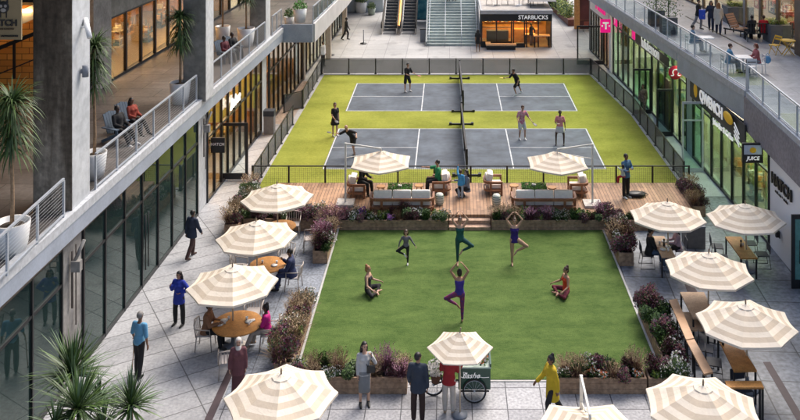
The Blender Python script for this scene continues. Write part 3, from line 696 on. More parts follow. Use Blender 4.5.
# ================================================================== RIGHT BUILDING
ZR = 5.1
RB = tag(empty('retail_building', (13, 45, 0)), 'long right-hand building with a glass shop row under an open upper terrace', 'building')
def ER(y):                                           # terrace edge
    return 12.2 - .085 * (y - 36.3) if y > 36.3 else 12.2 - .033 * (36.3 - y)
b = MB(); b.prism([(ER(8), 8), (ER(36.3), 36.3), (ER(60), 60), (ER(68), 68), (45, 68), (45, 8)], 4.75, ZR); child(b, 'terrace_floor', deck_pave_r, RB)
b = MB(); strip(b, [(ER(36.3), 36.3), (ER(68), 68)], .22, 4.92, 5.2); strip(b, [(ER(8), 8), (ER(36.1), 36.1)], .22, 4.98, 5.2); child(b, 'kerb', mat('kerb_grey', (.36, .38, .42), .6, speck=.08, sscale=8), RB)
b = MB(); strip(b, [(ER(36.4) + .02, 36.4), (ER(44.5) + .02, 44.5)], .16, 3.95, 4.915); strip(b, [(ER(44.6) + .03, 44.6), (ER(68) + .03, 68)], .18, 4.45, 4.915); child(b, 'fascia', steel_blue, RB)
b = MB(); strip(b, [(ER(8), 8), (ER(36.3), 36.3)], .26, 3.62, 4.975); child(b, 'fascia', mat('fascia_purple_grey', (.20, .19, .215), .75, var=.15, vscale=.7, speck=.15, sscale=8), RB)
# near white wall with lettering and an open door
b = MB(); b.prism([(12.18, 8), (12.20, 33.7), (12.6, 33.7), (12.6, 8)], 0, 4.3); child(b, 'white_wall', mat('render_white', (.74, .76, .79), .8, var=.05, vscale=.6), RB)
t = tag(empty('shop_sign', (12.14, 32.4, 2.72)), 'black raised capitals on the white wall at the right edge', 'sign')
text_mesh('lettering', 'HATCH', .58, black, (0, 0, 0), (R(90), 0, R(-90)), t, depth=.03, bold=.014)
text_mesh('small_lettering', 'craft eats + drinks', .17, black, (0, 0, -.36), (R(90), 0, R(-90)), t, depth=.01)
t = tag(empty('wall_lamp', (12.14, 32.6, .9)), 'little black wall light low on the white wall beside the glass door', 'lamp')
b = MB(); b.box((-.07, 0, 0), (.12, .12, .2)); b.build('lamp_body', black, t); b = MB(); b.box((-.01, 0, 0), (.02, .2, .26)); b.build('mounting_plate', black, t)
t = tag(empty('glass_door', (12.1, 30.35, 0)), 'black framed glass door standing open at the right edge', 'door')
b = MB(); w = 1.35
b.bx(-.38, -.26, -.03, .03, .02, 2.55); b.bx(w - .12, w, -.03, .03, .02, 2.55); b.bx(-.26, w - .12, -.03, .03, 2.4, 2.55); b.bx(-.26, w - .12, -.03, .03, .02, .32); b.build('door_frame', frame_blk, t)
b = MB(); b.bx(-.26, w - .12, -.008, .008, .32, 2.4); b.build('pane', mat('pane_teal', (.10, .27, .25), .15, var=.15), t)
b = MB(); b.tube([(-.12, -.09, .9), (-.12, -.09, 1.7)], .018, n=6); b.build('handle', black, t)
# glass rows
shopfront(RB, XR, 33.75, 43.3, 0, 3.9, 1.45, glass_green, [2.75], mw=.06)
room(RB, XR, 33.75, 43.3, 0, 4.7, 4.5, 1, mat('interior_green', (.40, .38, .27), .8, var=.35, vscale=.7), int_floor, lamps=5, lampm=lamp_shop)
fittings(RB, 12.1, 34, 43, 0, 1, 38, [goods[2], goods[4], goods[0], goods[5], mat('goods_orange', (.55, .2, .05), .6)], 7, 2.0)
column_r = MB(); column_r.bx(XR(43.4) - .06, XR(43.4) + .4, 43.35, 44.3, 0, 3.945); child(column_r, 'pilaster', steel_blue, RB)
shopfront(RB, XR, 44.35, 59.9, 0, 4.4, 1.3, glass_green, [3.35], mw=.06)
room(RB, XR, 44.35, 59.9, 0, 4.7, 4.5, 1, MATS['interior_green'], int_floor, lamps=8, lampm=lamp_shop)
fittings(RB, 11.8, 45, 59.5, 0, 1, 48, [goods[0], goods[4], goods[2], goods[5], goods[1]], 9, 2.2)
b = MB(); b.bx(XR(60.3) - .12, XR(60.3) + .5, 60.0, 60.7, 0, 4.4); child(b, 'pilaster', white_paint, RB)
shopfront(RB, lambda y: XR(y) - .05, 60.75, 66.5, 0, 3.2, .8, glass_clear, None, mw=.09)
room(RB, XR, 60.75, 66.5, 0, 4.6, 4, 1, mat('interior_rose', (.45, .25, .22), .8, var=.3, vscale=.9), int_floor, lamps=4, lampm=lamp_soft)
fittings(RB, 11.0, 61, 66.3, 0, 1, 58, [goods[3], goods[0], goods[5], mat('goods_magenta', (.5, .02, .2), .5)], 5, 2.2)
b = MB(); b.prism([(XR(60.75) - .14, 60.75), (XR(60.75) + .2, 60.75), (XR(66.5) + .2, 66.5), (XR(66.5) - .14, 66.5)], 3.22, 4.44); child(b, 'sign_wall', white_paint, RB)
b = MB(); b.bx(XR(66.6) - .1, XR(66.6) + .6, 66.55, 67.2, 0, 4.44); child(b, 'pilaster', mat('panel_black', (.012, .012, .014), .5), RB)
mat('wall_maroon', (.10, .03, .03), .7, var=.4, vscale=.7)

# signs on the right side
magenta = mat('sign_magenta', (.72, .0, .20), .5, var=.02, emit=(.72, 0, .20), estr=.35)
signw = mat('sign_lit_white', (.85, .85, .85), .5, emit=(1, 1, 1), estr=.15)
def on_r(y, z, out=.0): return Vector((XR(y) - out, y, z))
ang = math.atan2(1, -.05)
t = tag(empty('blade_sign', (XR(60.2) - .45, 60.2, 3.15)), 'magenta square blade sign with a white letter T', 'sign', 'pink phone shop signs')
b = MB(); b.bx(-.36, .36, -.05, .05, -.45, .45); b.build('sign_box', magenta, t); text_mesh('lettering', 'T', .62, signw, (0, -.065, 0), (R(90), 0, 0), t, bold=.03)
b = MB(); 
for sx in (-1, 1): b.bx(sx * .24 - .05, sx * .24 + .05, -.07, -.055, -.06, .06)
b.build('dots', signw, t)
t = tag(empty('shop_sign', (XR(63) - .17, 63.1, 3.85)), 'magenta lettering on the white band of the far right shop', 'sign', 'pink phone shop signs')
text_mesh('lettering', 'T Mobile', .85, magenta, (0, 0, 0), (R(90), 0, R(-90 + 3.3)), t, depth=.03, bold=.02)
t = tag(empty('window_sign', (XR(59) - .09, 58.9, 3.72)), 'small magenta panel with white T behind the corner glass', 'sign', 'pink phone shop signs')
b = MB(); b.bx(-.04, .04, -.42, .42, -.3, .3); b.build('sign_panel', magenta, t); text_mesh('lettering', 'T', .5, signw, (-.05, 0, 0), (R(90), 0, R(-90)), t)
t = tag(empty('window_sign', (XR(54.4) - .10, 54.4, 3.8)), 'magenta panel at the start of the white lit sign strip', 'sign')
b = MB(); b.bx(-.04, .04, -.32, .32, -.3, .3); b.build('sign_panel', magenta, t)
t = tag(empty('shop_sign', (XR(50.6) - .12, 50.6, 3.72)), 'white lit letters on a dark strip above the green shop glass', 'sign')
b = MB(); b.box((0.02, 0, 0), (.05, 6.6, .5), rz=R(3.3)); b.build('sign_strip', mat('panel_black', (.012, .012, .014), .5), t)
text_mesh('lettering', 'lululemon', .92, signw, (-.05, 0, .05), (R(90), 0, R(-90 + 3.3)), t, depth=.02, bold=.0)
t = tag(empty('round_sign', (XR(45.2) - .35, 45.2, 3.72)), 'round red blade sign with a white omega-like mark', 'sign')
b = MB(); n = 28; b.lathe([(0, -.05), (.34, -.05), (.34, .05), (0, .05)], n=n); o = b.build('sign_disc', mat('sign_red_bright', (.55, .01, .04), .4, var=.03), t); o.rotation_euler = (R(90), 0, 0)
b = MB(); pts = []
for i in range(15):
    a = R(-50 + 280 * i / 14); pts.append((.15 * math.cos(a), -.075, .02 + .15 * math.sin(a)))
pts = [(.24, -.075, -.14), (.12, -.075, -.14)] + pts + [(-.12, -.075, -.14), (-.24, -.075, -.14)]
b.tube(pts, .028, n=6); b.build('emblem', signw, t)
b = MB(); b.bx(.34, .46, -.02, .02, -.03, .03); b.build('bracket', black, t)
# juice bar sign: striped circle field, yellow half moon, letters and a yellow blob
sx_, sy_ = XR(41) - .16, 40.6
t = tag(empty('shop_sign', (sx_, sy_, 3.5)), 'dark juice bar sign with white capitals and yellow fruit shapes', 'sign')
b = MB(); b.box((.03, -1.1, .0), (.06, 7.4, .86), rz=R(1.6)); b.build('sign_panel', mat('sign_charcoal', (.03, .03, .035), .6), t)
text_mesh('lettering', 'QWENCH', .70, signw, (-.04, -.6, .08), (R(90), 0, R(-90 + 1.6)), t, depth=.02, bold=.02)
text_mesh('lettering', 'Juice Bar & Coffee', .34, signw, (-.05, -2.4, -.50), (R(90), 0, R(-90 + 1.6)), t, depth=.02, bold=.008)
b = MB(); b.ball((-.06, 1.75, .08), (.05, .33, .36), n=16, k=8); b.build('fruit_shape', mat('sign_yellow', (.85, .50, .02), .5, var=.05), t); b = MB(); b.ball((-.07, -3.2, .25), (.07, .62, .24), n=16, k=8); b.build('fruit_shape', mat('sign_yellow', (.85, .50, .02), .5, var=.05), t)
b = MB()
for k in range(6): b.box((-.03, 2.2 - .02 * k, -.45 + k * .17), (.03, .55, .05))
for k in range(4): b.box((-.03, -4.2, -.40 + k * .17), (.03, .7, .05), mtx=Matrix.Rotation(R(25), 4, 'X'))
b.build('stripes', signw, t)
t = tag(empty('blade_sign', (11.70, 34.2, 3.36)), 'black and white blade sign with a yellow fruit and brush letters', 'sign')
b = MB(); b.bx(-.40, .40, -.05, .05, -.38, .38); b.build('sign_box', black, t)
b = MB(); b.bx(-.34, .34, -.062, -.053, -.05, .31); b.build('sign_face', mat('sign_face_blue', (.42, .48, .58), .5), t)
b = MB(); b.ball((0, -.075, .12), (.13, .012, .11), n=12, k=8); b.build('fruit_shape', MATS['sign_yellow'], t)
text_mesh('lettering', 'JUICE', .20, signw, (0, -.065, -.2), (R(90), 0, 0), t, shear=.2)
# open door leaves on the right row
for (yy, px0, wd_, hh, lb) in ((50.6, -1.05, 1.05, 2.6, 'black framed shop door open at right angles beside the passing walker'), (46.6, -.85, .85, 2.5, 'second black framed shop door open further along the glass')):
    t = tag(empty('shop_door', (XR(yy) - .1, yy, 0)), lb, 'door')
    b = MB(); b.bx(-wd_, -wd_ + .1, -.03, .03, .02, hh); b.bx(-.1, 0, -.03, .03, .02, hh); b.bx(-wd_ + .1, -.1, -.03, .03, hh - .12, hh); b.bx(-wd_ + .1, -.1, -.03, .03, .02, .25); b.build('door_frame', frame_blk, t)
    b = MB(); b.bx(-wd_ + .1, -.1, -.008, .008, .25, hh - .12); b.build('pane', glass_green, t)
b = MB(); b.bx(XR(49) + .02, XR(49) + .12, 47.4, 50.3, 0.03, 2.7, mat('portal_brown', (.05, .025, .015), .6)); child(b, 'doorway', None, RB)
t = tag(empty('glass_door', (XR(41.7) - .1, 41.4, 0)), 'grey framed glass screen angled out in front of the juice bar', 'door')
b = MB(); w = 1.0; hh = 3.3
b.bx(-w, -w + .08, -.03, .03, .02, hh); b.bx(-.08, 0, -.03, .03, .02, hh); b.bx(-w + .08, -.08, -.03, .03, hh - .1, hh); b.bx(-w + .08, -.08, -.03, .03, .02, .2); b.bx(-w + .08, -.08, -.03, .03, 2.4, 2.46)
b.build('door_frame', rail_metal, t); b = MB(); b.bx(-w + .08, -.08, -.008, .008, .2, 2.4); b.bx(-w + .08, -.08, -.008, .008, 2.46, hh - .1); b.build('pane', glass_green, t)
t = tag(empty('shop_door', (XR(62) - .1, 62.3, 0)), 'black framed glass door open before the pink phone shop', 'door')
b = MB(); w = 1.9; hh = 2.75
b.bx(-w, -w + .1, -.03, .03, .02, hh); b.bx(-.1, 0, -.03, .03, .02, hh); b.bx(-w + .1, -.1, -.03, .03, hh - .12, hh); b.bx(-w + .1, -.1, -.03, .03, .02, .3); b.build('door_frame', frame_blk, t)
b = MB(); b.bx(-w + .1, -.1, -.008, .008, .3, hh - .12); b.build('pane', glass_clear, t)
# terrace railing
gp = glass_mat('glass_rail', (.86, .90, .92), .25)
railing([(ER(8.4) + .02, 8.4), (ER(36.2) + .02, 36.2)], 'glass railing along the purple-grey near edge of the right terrace', 5.18, 1.07, 'glass', step=1.9, glass_m=gp)
railing([(ER(36.4) + .02, 36.4), (ER(67.8) + .02, 67.8)], 'glass railing along the far blue-grey edge of the right terrace', 5.18, 1.07, 'glass', step=2.0, glass_m=gp)
# upper shops behind the terrace
def XV(y): return 17.3 - .10 * (y - 43.7)
bronze = mat('bronze_panel', (.12, .085, .055), .5, var=.25, vscale=1.2)
shopfront(RB, XV, 40, 80, ZR, 9.4, 2.0, glass_clear, [8.2], mw=.30, fm=bronze)
room(RB, XV, 40, 80, ZR, 9.8, 5, 1, mat('interior_brown', (.32, .15, .10), .8, var=.45, vscale=.6), int_floor, lamps=12, lampm=lamp_soft, lz=9.6)
fittings(RB, 17.2, 41, 62, ZR, 1, 68, [goods[3], goods[2], goods[0], goods[5]], 12, 1.8)
b = MB(); b.bx(16.9, 17.6, 41.6, 43.4, ZR, 9.4); child(b, 'wall_panel', bronze, RB)
b = MB(); b.bx(17.45, 24, 8, 41.5, ZR, 15.5); b.prism([(XV(41.5) + .3, 41.5), (XV(80) + .3, 80), (45, 80), (45, 41.5)], 9.9, 15.5); child(b, 'upper_block', conc_mid, RB)
b = MB(); b.bar((14.2, 53.2, 5.104), (15.05, 43.5, 5.104), .10, .02); o = child(b, 'floor_groove', black, RB)
t = tag(empty('terrace_pole', (15.98, 48.0, ZR)), 'slim pale steel pole standing on the right terrace near the yellow table', 'pole')
b = MB(); b.tube([(0, 0, .04), (0, 0, 5.5)], .055, n=10); b.build('pole', rail_metal, t); b = MB(); b.lathe([(.16, 0), (.16, .04), (.07, .05), (.06, .1)], n=16); b.build('base_plate', rail_metal, t)

# ================================================================== FAR END
pale_wall = mat('far_wall_paint', (.50, .56, .60), .8, var=.08, vscale=.4)
t = tag(empty('rear_wall', (-9, 83, 0)), 'pale blue-white wall closing the plaza behind the escalators', 'wall')
b = MB(); b.bx(-9, 2.75, 0, .4, 0, 6.5); b.build('wall_face', pale_wall, t)
b = MB(); b.bx(-8.7, -1.0, -.02, -.002, 1.5, 1.56); b.bx(-1.2, -1.14, -.03, -.002, 0, 4.5); b.bx(-4.4, -4.34, -.03, -.002, 0, 4.5); b.build('panel_joints', mat('joint_grey', (.30, .33, .36), .7), t)
t = tag(empty('mural_panel', (-2.45, 78.2, 0)), 'turquoise poster panel between escalator and stair', 'panel')
b = MB(); b.bx(-.55, .62, 0, .12, 0.1, 3.4); b.build('panel_frame', steel_dark, t)
def wavy():
    m = bpy.data.materials.new('mural_teal'); m.use_nodes = True; N = m.node_tree.nodes; L = m.node_tree.links; b = N["Principled BSDF"]
    tc = N.new("ShaderNodeTexCoord"); n = N.new("ShaderNodeTexNoise"); n.inputs["Scale"].default_value = 1.6; L.new(tc.outputs["Object"], n.inputs["Vector"])
    r = N.new("ShaderNodeValToRGB"); r.color_ramp.elements[0].position = .4; r.color_ramp.elements[0].color = (.02, .22, .32, 1); r.color_ramp.elements[1].position = .6; r.color_ramp.elements[1].color = (.18, .52, .58, 1); L.new(n.outputs[0], r.inputs[0]); L.new(r.outputs[0], b.inputs["Base Color"]); return m
b = MB(); b.bx(-.48, .55, -.02, -.002, .2, 3.3); b.build('poster', wavy(), t)
# escalators
def escalator(x, label):
    t = tag(empty('escalator', (x, 73, 0)), label, 'escalator', 'twin escalators')
    st = MB(); dark = mat('escalator_step', (.10, .105, .115), .5, metal=.4, var=.2); y = .9
    st.bx(-.5, .5, -.3, .9, 0, .05)
    for i in range(18):
        h = .2 * (i + 1); st.bx(-.5, .5, y + i * .35, y + i * .35 + .349, max(0, h - .5), h)
    st.build('steps', dark, t)
    for i in range(0): pass
    ed = MB()
    for i in range(18): ed.bx(-.5, .5, y + i * .35 - .012, y + i * .35 + .03, .2 * (i + 1) + .001, .2 * (i + 1) + .008)
    ed.build('step_edges', mat('escalator_yellow', (.42, .40, .34), .6), t)
    for s in (-1, 1):
        b = MB(); X = s * .62
        b.add([(X - .05, -.35, 0), (X - .05, .9, 0), (X - .05, 7.2, 3.6), (X - .05, 7.2, 4.5), (X - .05, .9, .95), (X - .05, -.35, .9), (X + .05, -.35, 0), (X + .05, .9, 0), (X + .05, 7.2, 3.6), (X + .05, 7.2, 4.5), (X + .05, .9, .95), (X + .05, -.35, .9)],
              [(5, 4, 3, 2, 1, 0), (6, 7, 8, 9, 10, 11), (0, 1, 7, 6), (1, 2, 8, 7), (2, 3, 9, 8), (3, 4, 10, 9), (4, 5, 11, 10), (5, 0, 6, 11)])
        o = b.build('balustrade', mat('escalator_side', (.46, .42, .38), .35, metal=.3), t)
        b = MB(); b.tube([(X, -.1, .35), (X, -.45, .62), (X, -.3, .95), (X, .9, 1.0), (X, 7.2, 4.56)], .055, n=8); q = b.build('handrail', rubber); q.parent = o
    return t
escalator(-4.97, 'left escalator of the pair rising from the far plaza')
escalator(-3.42, 'right escalator of the pair, beside the turquoise panel')
t = tag(empty('light_strip', (-4.195, 74.6, 0)), 'amber lit housing between the twin escalators', 'lamp')
b = MB(); b.add([(-.12, 0, 0), (.12, 0, 0), (.12, 6, 3.3), (-.12, 6, 3.3), (-.12, 0, .3), (.12, 0, .3), (.12, 6, 3.8), (-.12, 6, 3.8)], [(0, 1, 2, 3), (4, 7, 6, 5), (0, 4, 5, 1), (1, 5, 6, 2), (2, 6, 7, 3), (3, 7, 4, 0)]); b.build('housing', mat('escalator_side', (.46, .42, .38)), t)
b = MB(); b.add([(-.08, .05, .36), (.08, .05, .36), (.08, 3.2, 2.18), (-.08, 3.2, 2.18)], [(0, 1, 2, 3)]); b.build('lamp_tube', mat('amber_glow', (1, .6, .25), .5, emit=(1, .50, .14), estr=2), t)
# wide stair
t = tag(empty('staircase', (-1.72, 68.35, 0)), 'wide pale green-grey stair with steel handrails at the far end', 'stairs')
b = MB(); W = 3.95
for i in range(24): b.bx(0, W, i * .335, i * .335 + .334, 0, .163 * (i + 1))
b.bx(0, W, 24 * .335, 24 * .335 + 5, 0, .163 * 24); b.build('treads', mat('stair_stone', (.46, .52, .50), .7, var=.12, vscale=.6, speck=.08, sscale=5), t)
b = MB()
for i in range(24): b.bx(.02, W - .02, i * .335 - .004, i * .335 + .06, .163 * (i + 1) + .001, .163 * (i + 1) + .006)
b.build('nosing', mat('stair_nosing', (.16, .19, .19), .6), t)
for s, xx in enumerate((-.14, W + .02)):
    b = MB(); b.add([(xx, -.1, 0), (xx + .12, -.1, 0), (xx + .12, 9, 0), (xx, 9, 0), (xx, -.1, .35), (xx + .12, -.1, .35), (xx + .12, 9, 4.6), (xx, 9, 4.6)], [(3, 2, 1, 0), (4, 5, 6, 7), (0, 1, 5, 4), (1, 2, 6, 5), (2, 3, 7, 6), (3, 0, 4, 7)]); b.build('side_wall', mat('stair_side', (.33, .36, .37), .6), t)
for xx in (.12, 1.38, 2.64, W - .12):
    b = MB()
    for dz in (.9, .5): b.tube([(xx, -.3, dz), (xx, 0, dz), (xx, 8, dz + 3.9), ], .024, n=6)
    for i in range(6): y = i * 1.34; b.tube([(xx, y + .1, y * .487 + .1), (xx, y + .1, y * .487 + .96)], .022, n=6)
    b.tube([(xx, -.3, 0), (xx, -.3, .9)], .024, n=6); b.build('handrail', rail_metal, t)

# coffee kiosk with a roof terrace
kx0, kx1, ky = 2.40, 7.85, 67.9
t = tag(empty('coffee_kiosk', (kx0, ky, 0)), 'black coffee kiosk with warm lit windows under a roof terrace', 'kiosk'); w = kx1 - kx0
b = MB(); b.bx(-.05, w + .05, -.25, 9, 2.58, 2.86); b.build('roof_slab', mat('roof_edge', (.40, .41, .43), .7), t)
b = MB(); b.bx(.1, w - .1, -.05, 9, 2.862, 2.875); b.build('roof_paving', mat('roof_beige', (.42, .39, .36), .8, speck=.1, sscale=4), t)
b = MB(); b.bx(.0, w, -.12, .0, 2.02, 2.575); b.build('sign_band', mat('panel_black', (.012, .012, .014), .5), t)
text_mesh('lettering', 'STARBUCKS', .42, signw, (w - 1.45, -.14, 2.3), (R(90), 0, 0), t, depth=.01, bold=.008)
b = MB()
for x in (.06, 1.2, 2.35, 2.5, 3.35, 3.5, 4.4, w - .06): b.bx(x - .05, x + .05, -.05, .05, 0, 2.015)
b.bx(.11, 2.3, -.04, .04, 0, .45); b.bx(.11, 2.3, -.04, .04, 1.5, 1.56); b.bx(2.55, 3.3, -.04, .04, 0, .3); b.build('window_frame', frame_blk, t)
b = MB(); b.bx(.11, 2.3, -.01, .01, .45, 2.0); b.bx(2.55, 3.3, -.01, .01, .3, 2.0); b.bx(3.55, w - .11, -.01, .01, .1, 2.0); b.build('window_pane', glass_clear, t)
b = MB(); b.bx(0, w, 3.2, 3.3, 0, 2.55, int_warm); b.bx(0, .1, .1, 3.2, 0, 2.55, frame_blk); b.bx(w - .1, w, .1, 3.2, 0, 2.55, frame_blk); b.bx(.1, w - .1, .06, 3.2, .0, .02, int_floor)
b.bx(.5, 2.2, 1.2, 1.8, .02, 1.0, goods[5]); b.bx(2.6, 4.6, 1.6, 2.2, .02, 1.05, wood_mid); b.bx(.4, 4.9, 3.0, 3.19, 1.3, 1.36, wood_dark)
for i in range(14): b.box((.5 + i * .33, 3.05, 1.47), (.16, .12, .2), goods[i % 4])
b.build('interior', None, t)
for i in range(5):
    b = MB(); b.lathe([(0.05, .12), (.14, 0), (.0, -.01)], n=12); o = b.build('pendant_lamp', lamp_warm, t); o.location = (.7 + i * .98, .9 + (i % 2) * .5, 1.85)
for i in range(3):
    b = MB(); b.bx(.5 + i * 1.6, 1.5 + i * 1.6, .8, 2.2, 2.50, 2.54); b.build('ceiling_lamp', lamp_warm, t)
t = tag(empty('corner_bench', (2.75, 66.95, 0)), 'L-shaped pale wooden bench against the coffee kiosk window', 'bench')
b = MB(); b.bx(0, 2.3, 0, .42, .30, .42); b.bx(0, .38, .425, 1.0, .30, .42); b.build('seat', mat('bench_wood', (.60, .38, .22), .5, speck=.1, sscale=8), t)
b = MB(); b.bx(.06, 2.24, .06, .36, 0, .298); b.bx(.06, .32, .43, .95, 0, .298); b.build('plinth', black, t)
# small pavilion roof end right of the kiosk
t = tag(empty('umbrella_canopy', (7.4, 69.2, 2.88)), 'small grey pyramid awning corner on the kiosk roof', 'awning')
b = MB(); b.add([(-1.2, -.6, .5), (.9, -.6, .5), (.9, 1.8, .5), (-1.2, 1.8, .5), (-.15, .6, 1.05)], [(0, 1, 4), (1, 2, 4), (2, 3, 4), (3, 0, 4), (3, 2, 1, 0)]); b.build('awning_top', mat('awning_grey', (.30, .29, .30), .8), t)
b = MB()
for x, y in ((-1.1, -.5), (.8, -.5), (.8, 1.7), (-1.1, 1.7)): b.bx(x - .03, x + .03, y - .03, y + .03, 0, .5)
b.build('legs', black, t)
# dark back walls far right
t = tag(empty('rear_shop', (8, 84, 0)), 'distant dark shop front at the end of the right passage', 'building')
b = MB(); b.bx(0, 3.2, 0, .3, 0, 5.5, mat('far_shop_wall', (.16, .12, .10), .7, var=.3, vscale=.5)); b.build('wall', None, t)
b = MB(); b.bx(.2, 1.0, -.05, 0, 0, 3, mat('far_shop_warm', (.6, .35, .14), .5, emit=(1, .55, .2), estr=.5)); b.bx(1.3, 2.9, -.05, 0, 0, 3, glass_dark); b.build('window', None, t)
t = tag(empty('passage_wall', (10.55, 74.8, 0)), 'dark maroon and amber wall strip beside the passage tables', 'wall')
b = MB(); b.bx(0.0, .45, 0, .25, 0, 4.4); b.build('amber_panel', mat('amber_panel', (.55, .28, .09), .5, var=.2), t); b = MB(); b.bx(.455, 1.9, .1, .25, 0, 4.4); b.build('maroon_panel', MATS['wall_maroon'], t)
# ================================================================== FENCES AND NETS
fence_net = mesh_mat('fence_net', (.02, .02, .022), 0, .085, .017, 'XZ')
fence_screen_m = mat('fence_windscreen', (.115, .12, .13), .85, var=.12, vscale=2)
def fence_screen(name, col):
    m = bpy.data.materials.new(name); m.use_nodes = True; N = m.node_tree.nodes; L = m.node_tree.links; b = N["Principled BSDF"]
    b.inputs["Base Color"].default_value = (*col, 1); b.inputs["Roughness"].default_value = .9; b.inputs["Alpha"].default_value = .58; return m
screen_m = fence_screen('windscreen', (.10, .105, .115))
def fence(pts, label, mode, n_per, h=1.02, group='low black fences round the courts'):
    t = tag(empty('court_fence', (pts[0][0], pts[0][1], 0)), label, 'fence', group); off = Vector(t.location)
    rail = MB(); pan = MB(); seen = []
    for (a, c), n in zip(zip(pts[:-1], pts[1:]), n_per):
        a = Vector((a[0], a[1], 0)) - off; c = Vector((c[0], c[1], 0)) - off; d = c - a; ang = math.atan2(d.y, d.x)
        rail.bar(a + Vector((0, 0, h)), c + Vector((0, 0, h)), .045, .045); rail.bar(a + Vector((0, 0, .06)), c + Vector((0, 0, .06)), .035, .035)
        for i in range(n + 1):
            p = a + d * i / n
            if not any((p - q).length < .1 for q in seen): seen.append(p)
        if mode == 'net':
            m = (a + c) / 2; k = int(d.length / .085)
            for i in range(k):   # crossing wires
                q = a + d * (i + .5) / k; pan.box(q + Vector((0, 0, h / 2)), (.006, .006, h - .12))
            for j in range(11): z = .06 + (h - .06) * (j + 1) / 12; pan.bar(a + Vector((0, 0, z)), c + Vector((0, 0, z)), .006)
        else:
            for i in range(n):
                q0 = a + d * (i + .02) / n; q1 = a + d * (i + .98) / n; m = (q0 + q1) / 2; m.z = h / 2 + .02
                pan.box(m, ((q1 - q0).length, .012, h - .13), None, rz=ang)
    rail.build('rails', black, t); pan.build('wire_mesh' if mode == 'net' else 'windscreen', black if mode == 'net' else screen_m, t)
    for p in seen:
        b = MB(); b.box(p + Vector((0, 0, h / 2)), (.07, .07, h + .06)); b.box(p + Vector((0, 0, .012)), (.16, .16, .02)); b.build('post', black, t)
    return t
fence([(-8.62, 59.75), (9.50, 59.75)], 'far court fence with grey windscreen, by the wide stair', 'screen', [10])
fence([(9.56, 59.6), (10.46, 50.4), (10.56, 39.9)], 'right court fence with grey windscreen along the shop walkway', 'screen', [5, 6])
fence([(-8.66, 59.6), (-8.60, 51.9)], 'far left court fence panel run beside the shops', 'screen', [4])
fence([(-8.60, 51.7), (-9.5, 50.8)], 'short angled windscreen fence leaf standing out from the left fence', 'screen', [1])
fence([(-8.62, 48.6), (-8.70, 39.2)], 'near left court fence with grey windscreen', 'screen', [6])
fence([(-8.70, 39.05), (10.56, 39.05)], 'near court fence of open black mesh behind the lounge seating', 'net', [12], h=1.12)

net_m = mesh_mat('net_mesh', (.01, .01, .012), 0, .05, .034, 'YZ')
tape_m = mat('net_tape', (.02, .02, .024), .7)
def net(y0, y1, rz, label):
    t = tag(empty('court_net', (CXN + .02, (y0 + y1) / 2, 0), rz), label, 'net', 'portable court nets'); L_ = y1 - y0
    for s in (-1, 1):
        b = MB(); y = s * L_ / 2; b.bx(-.045, .045, y - .045, y + .045, .04, 1.26); b.build('post', black, t)
        b = MB(); b.bx(-.62, .62, y - .05, y + .05, 0.01, .08)
        for sx in (-.6, .6): b.bx(sx - .07, sx + .07, y - .09, y + .09, 0.01, .13)
        b.build('foot', black, t)
    b = MB(); n = 12
    for i in range(n):
        ya = -L_ / 2 + .05 + (L_ - .1) * i / n; yb = ya + (L_ - .1) / n
        za = 1.02 + .12 * ((ya / L_ * 2) ** 2); zb = 1.02 + .12 * ((yb / L_ * 2) ** 2)
        b.add([(.0, ya, .05), (.0, yb, .05), (0, yb, zb), (0, ya, za)], [(0, 1, 2, 3)])
    b.build('net_mesh', net_m, t)
    b = MB()
    for i in range(n):
        ya = -L_ / 2 + .05 + (L_ - .1) * i / n; yb = ya + (L_ - .1) / n
        za = 1.04 + .12 * ((ya / L_ * 2) ** 2); zb = 1.04 + .12 * ((yb / L_ * 2) ** 2)
        b.bar((0, ya, za), (0, yb, zb), .08, .09)
    b.build('tape', tape_m, t)
    b = MB(); b.box((.03, -.3, .40), (.09, .16, .8)); b.box((.03, -L_ / 2 + .8, .45), (.10, .3, .5)); b.build('centre_strap', black, t)
net(40.9, 48.6, R(1.1), 'black net of the near court, nearest the lounge deck')
net(51.0, 58.4, R(.9), 'black net of the far court, nearest the stair')
t = tag(empty('ball', (-6.55, 48.9, .045)), 'small yellow ball lying on the lime turf between the courts', 'ball')
b = MB(); b.ball((0, 0, 0), .045, n=12, k=8); o = b.build('ball_shell', petal_y, t)

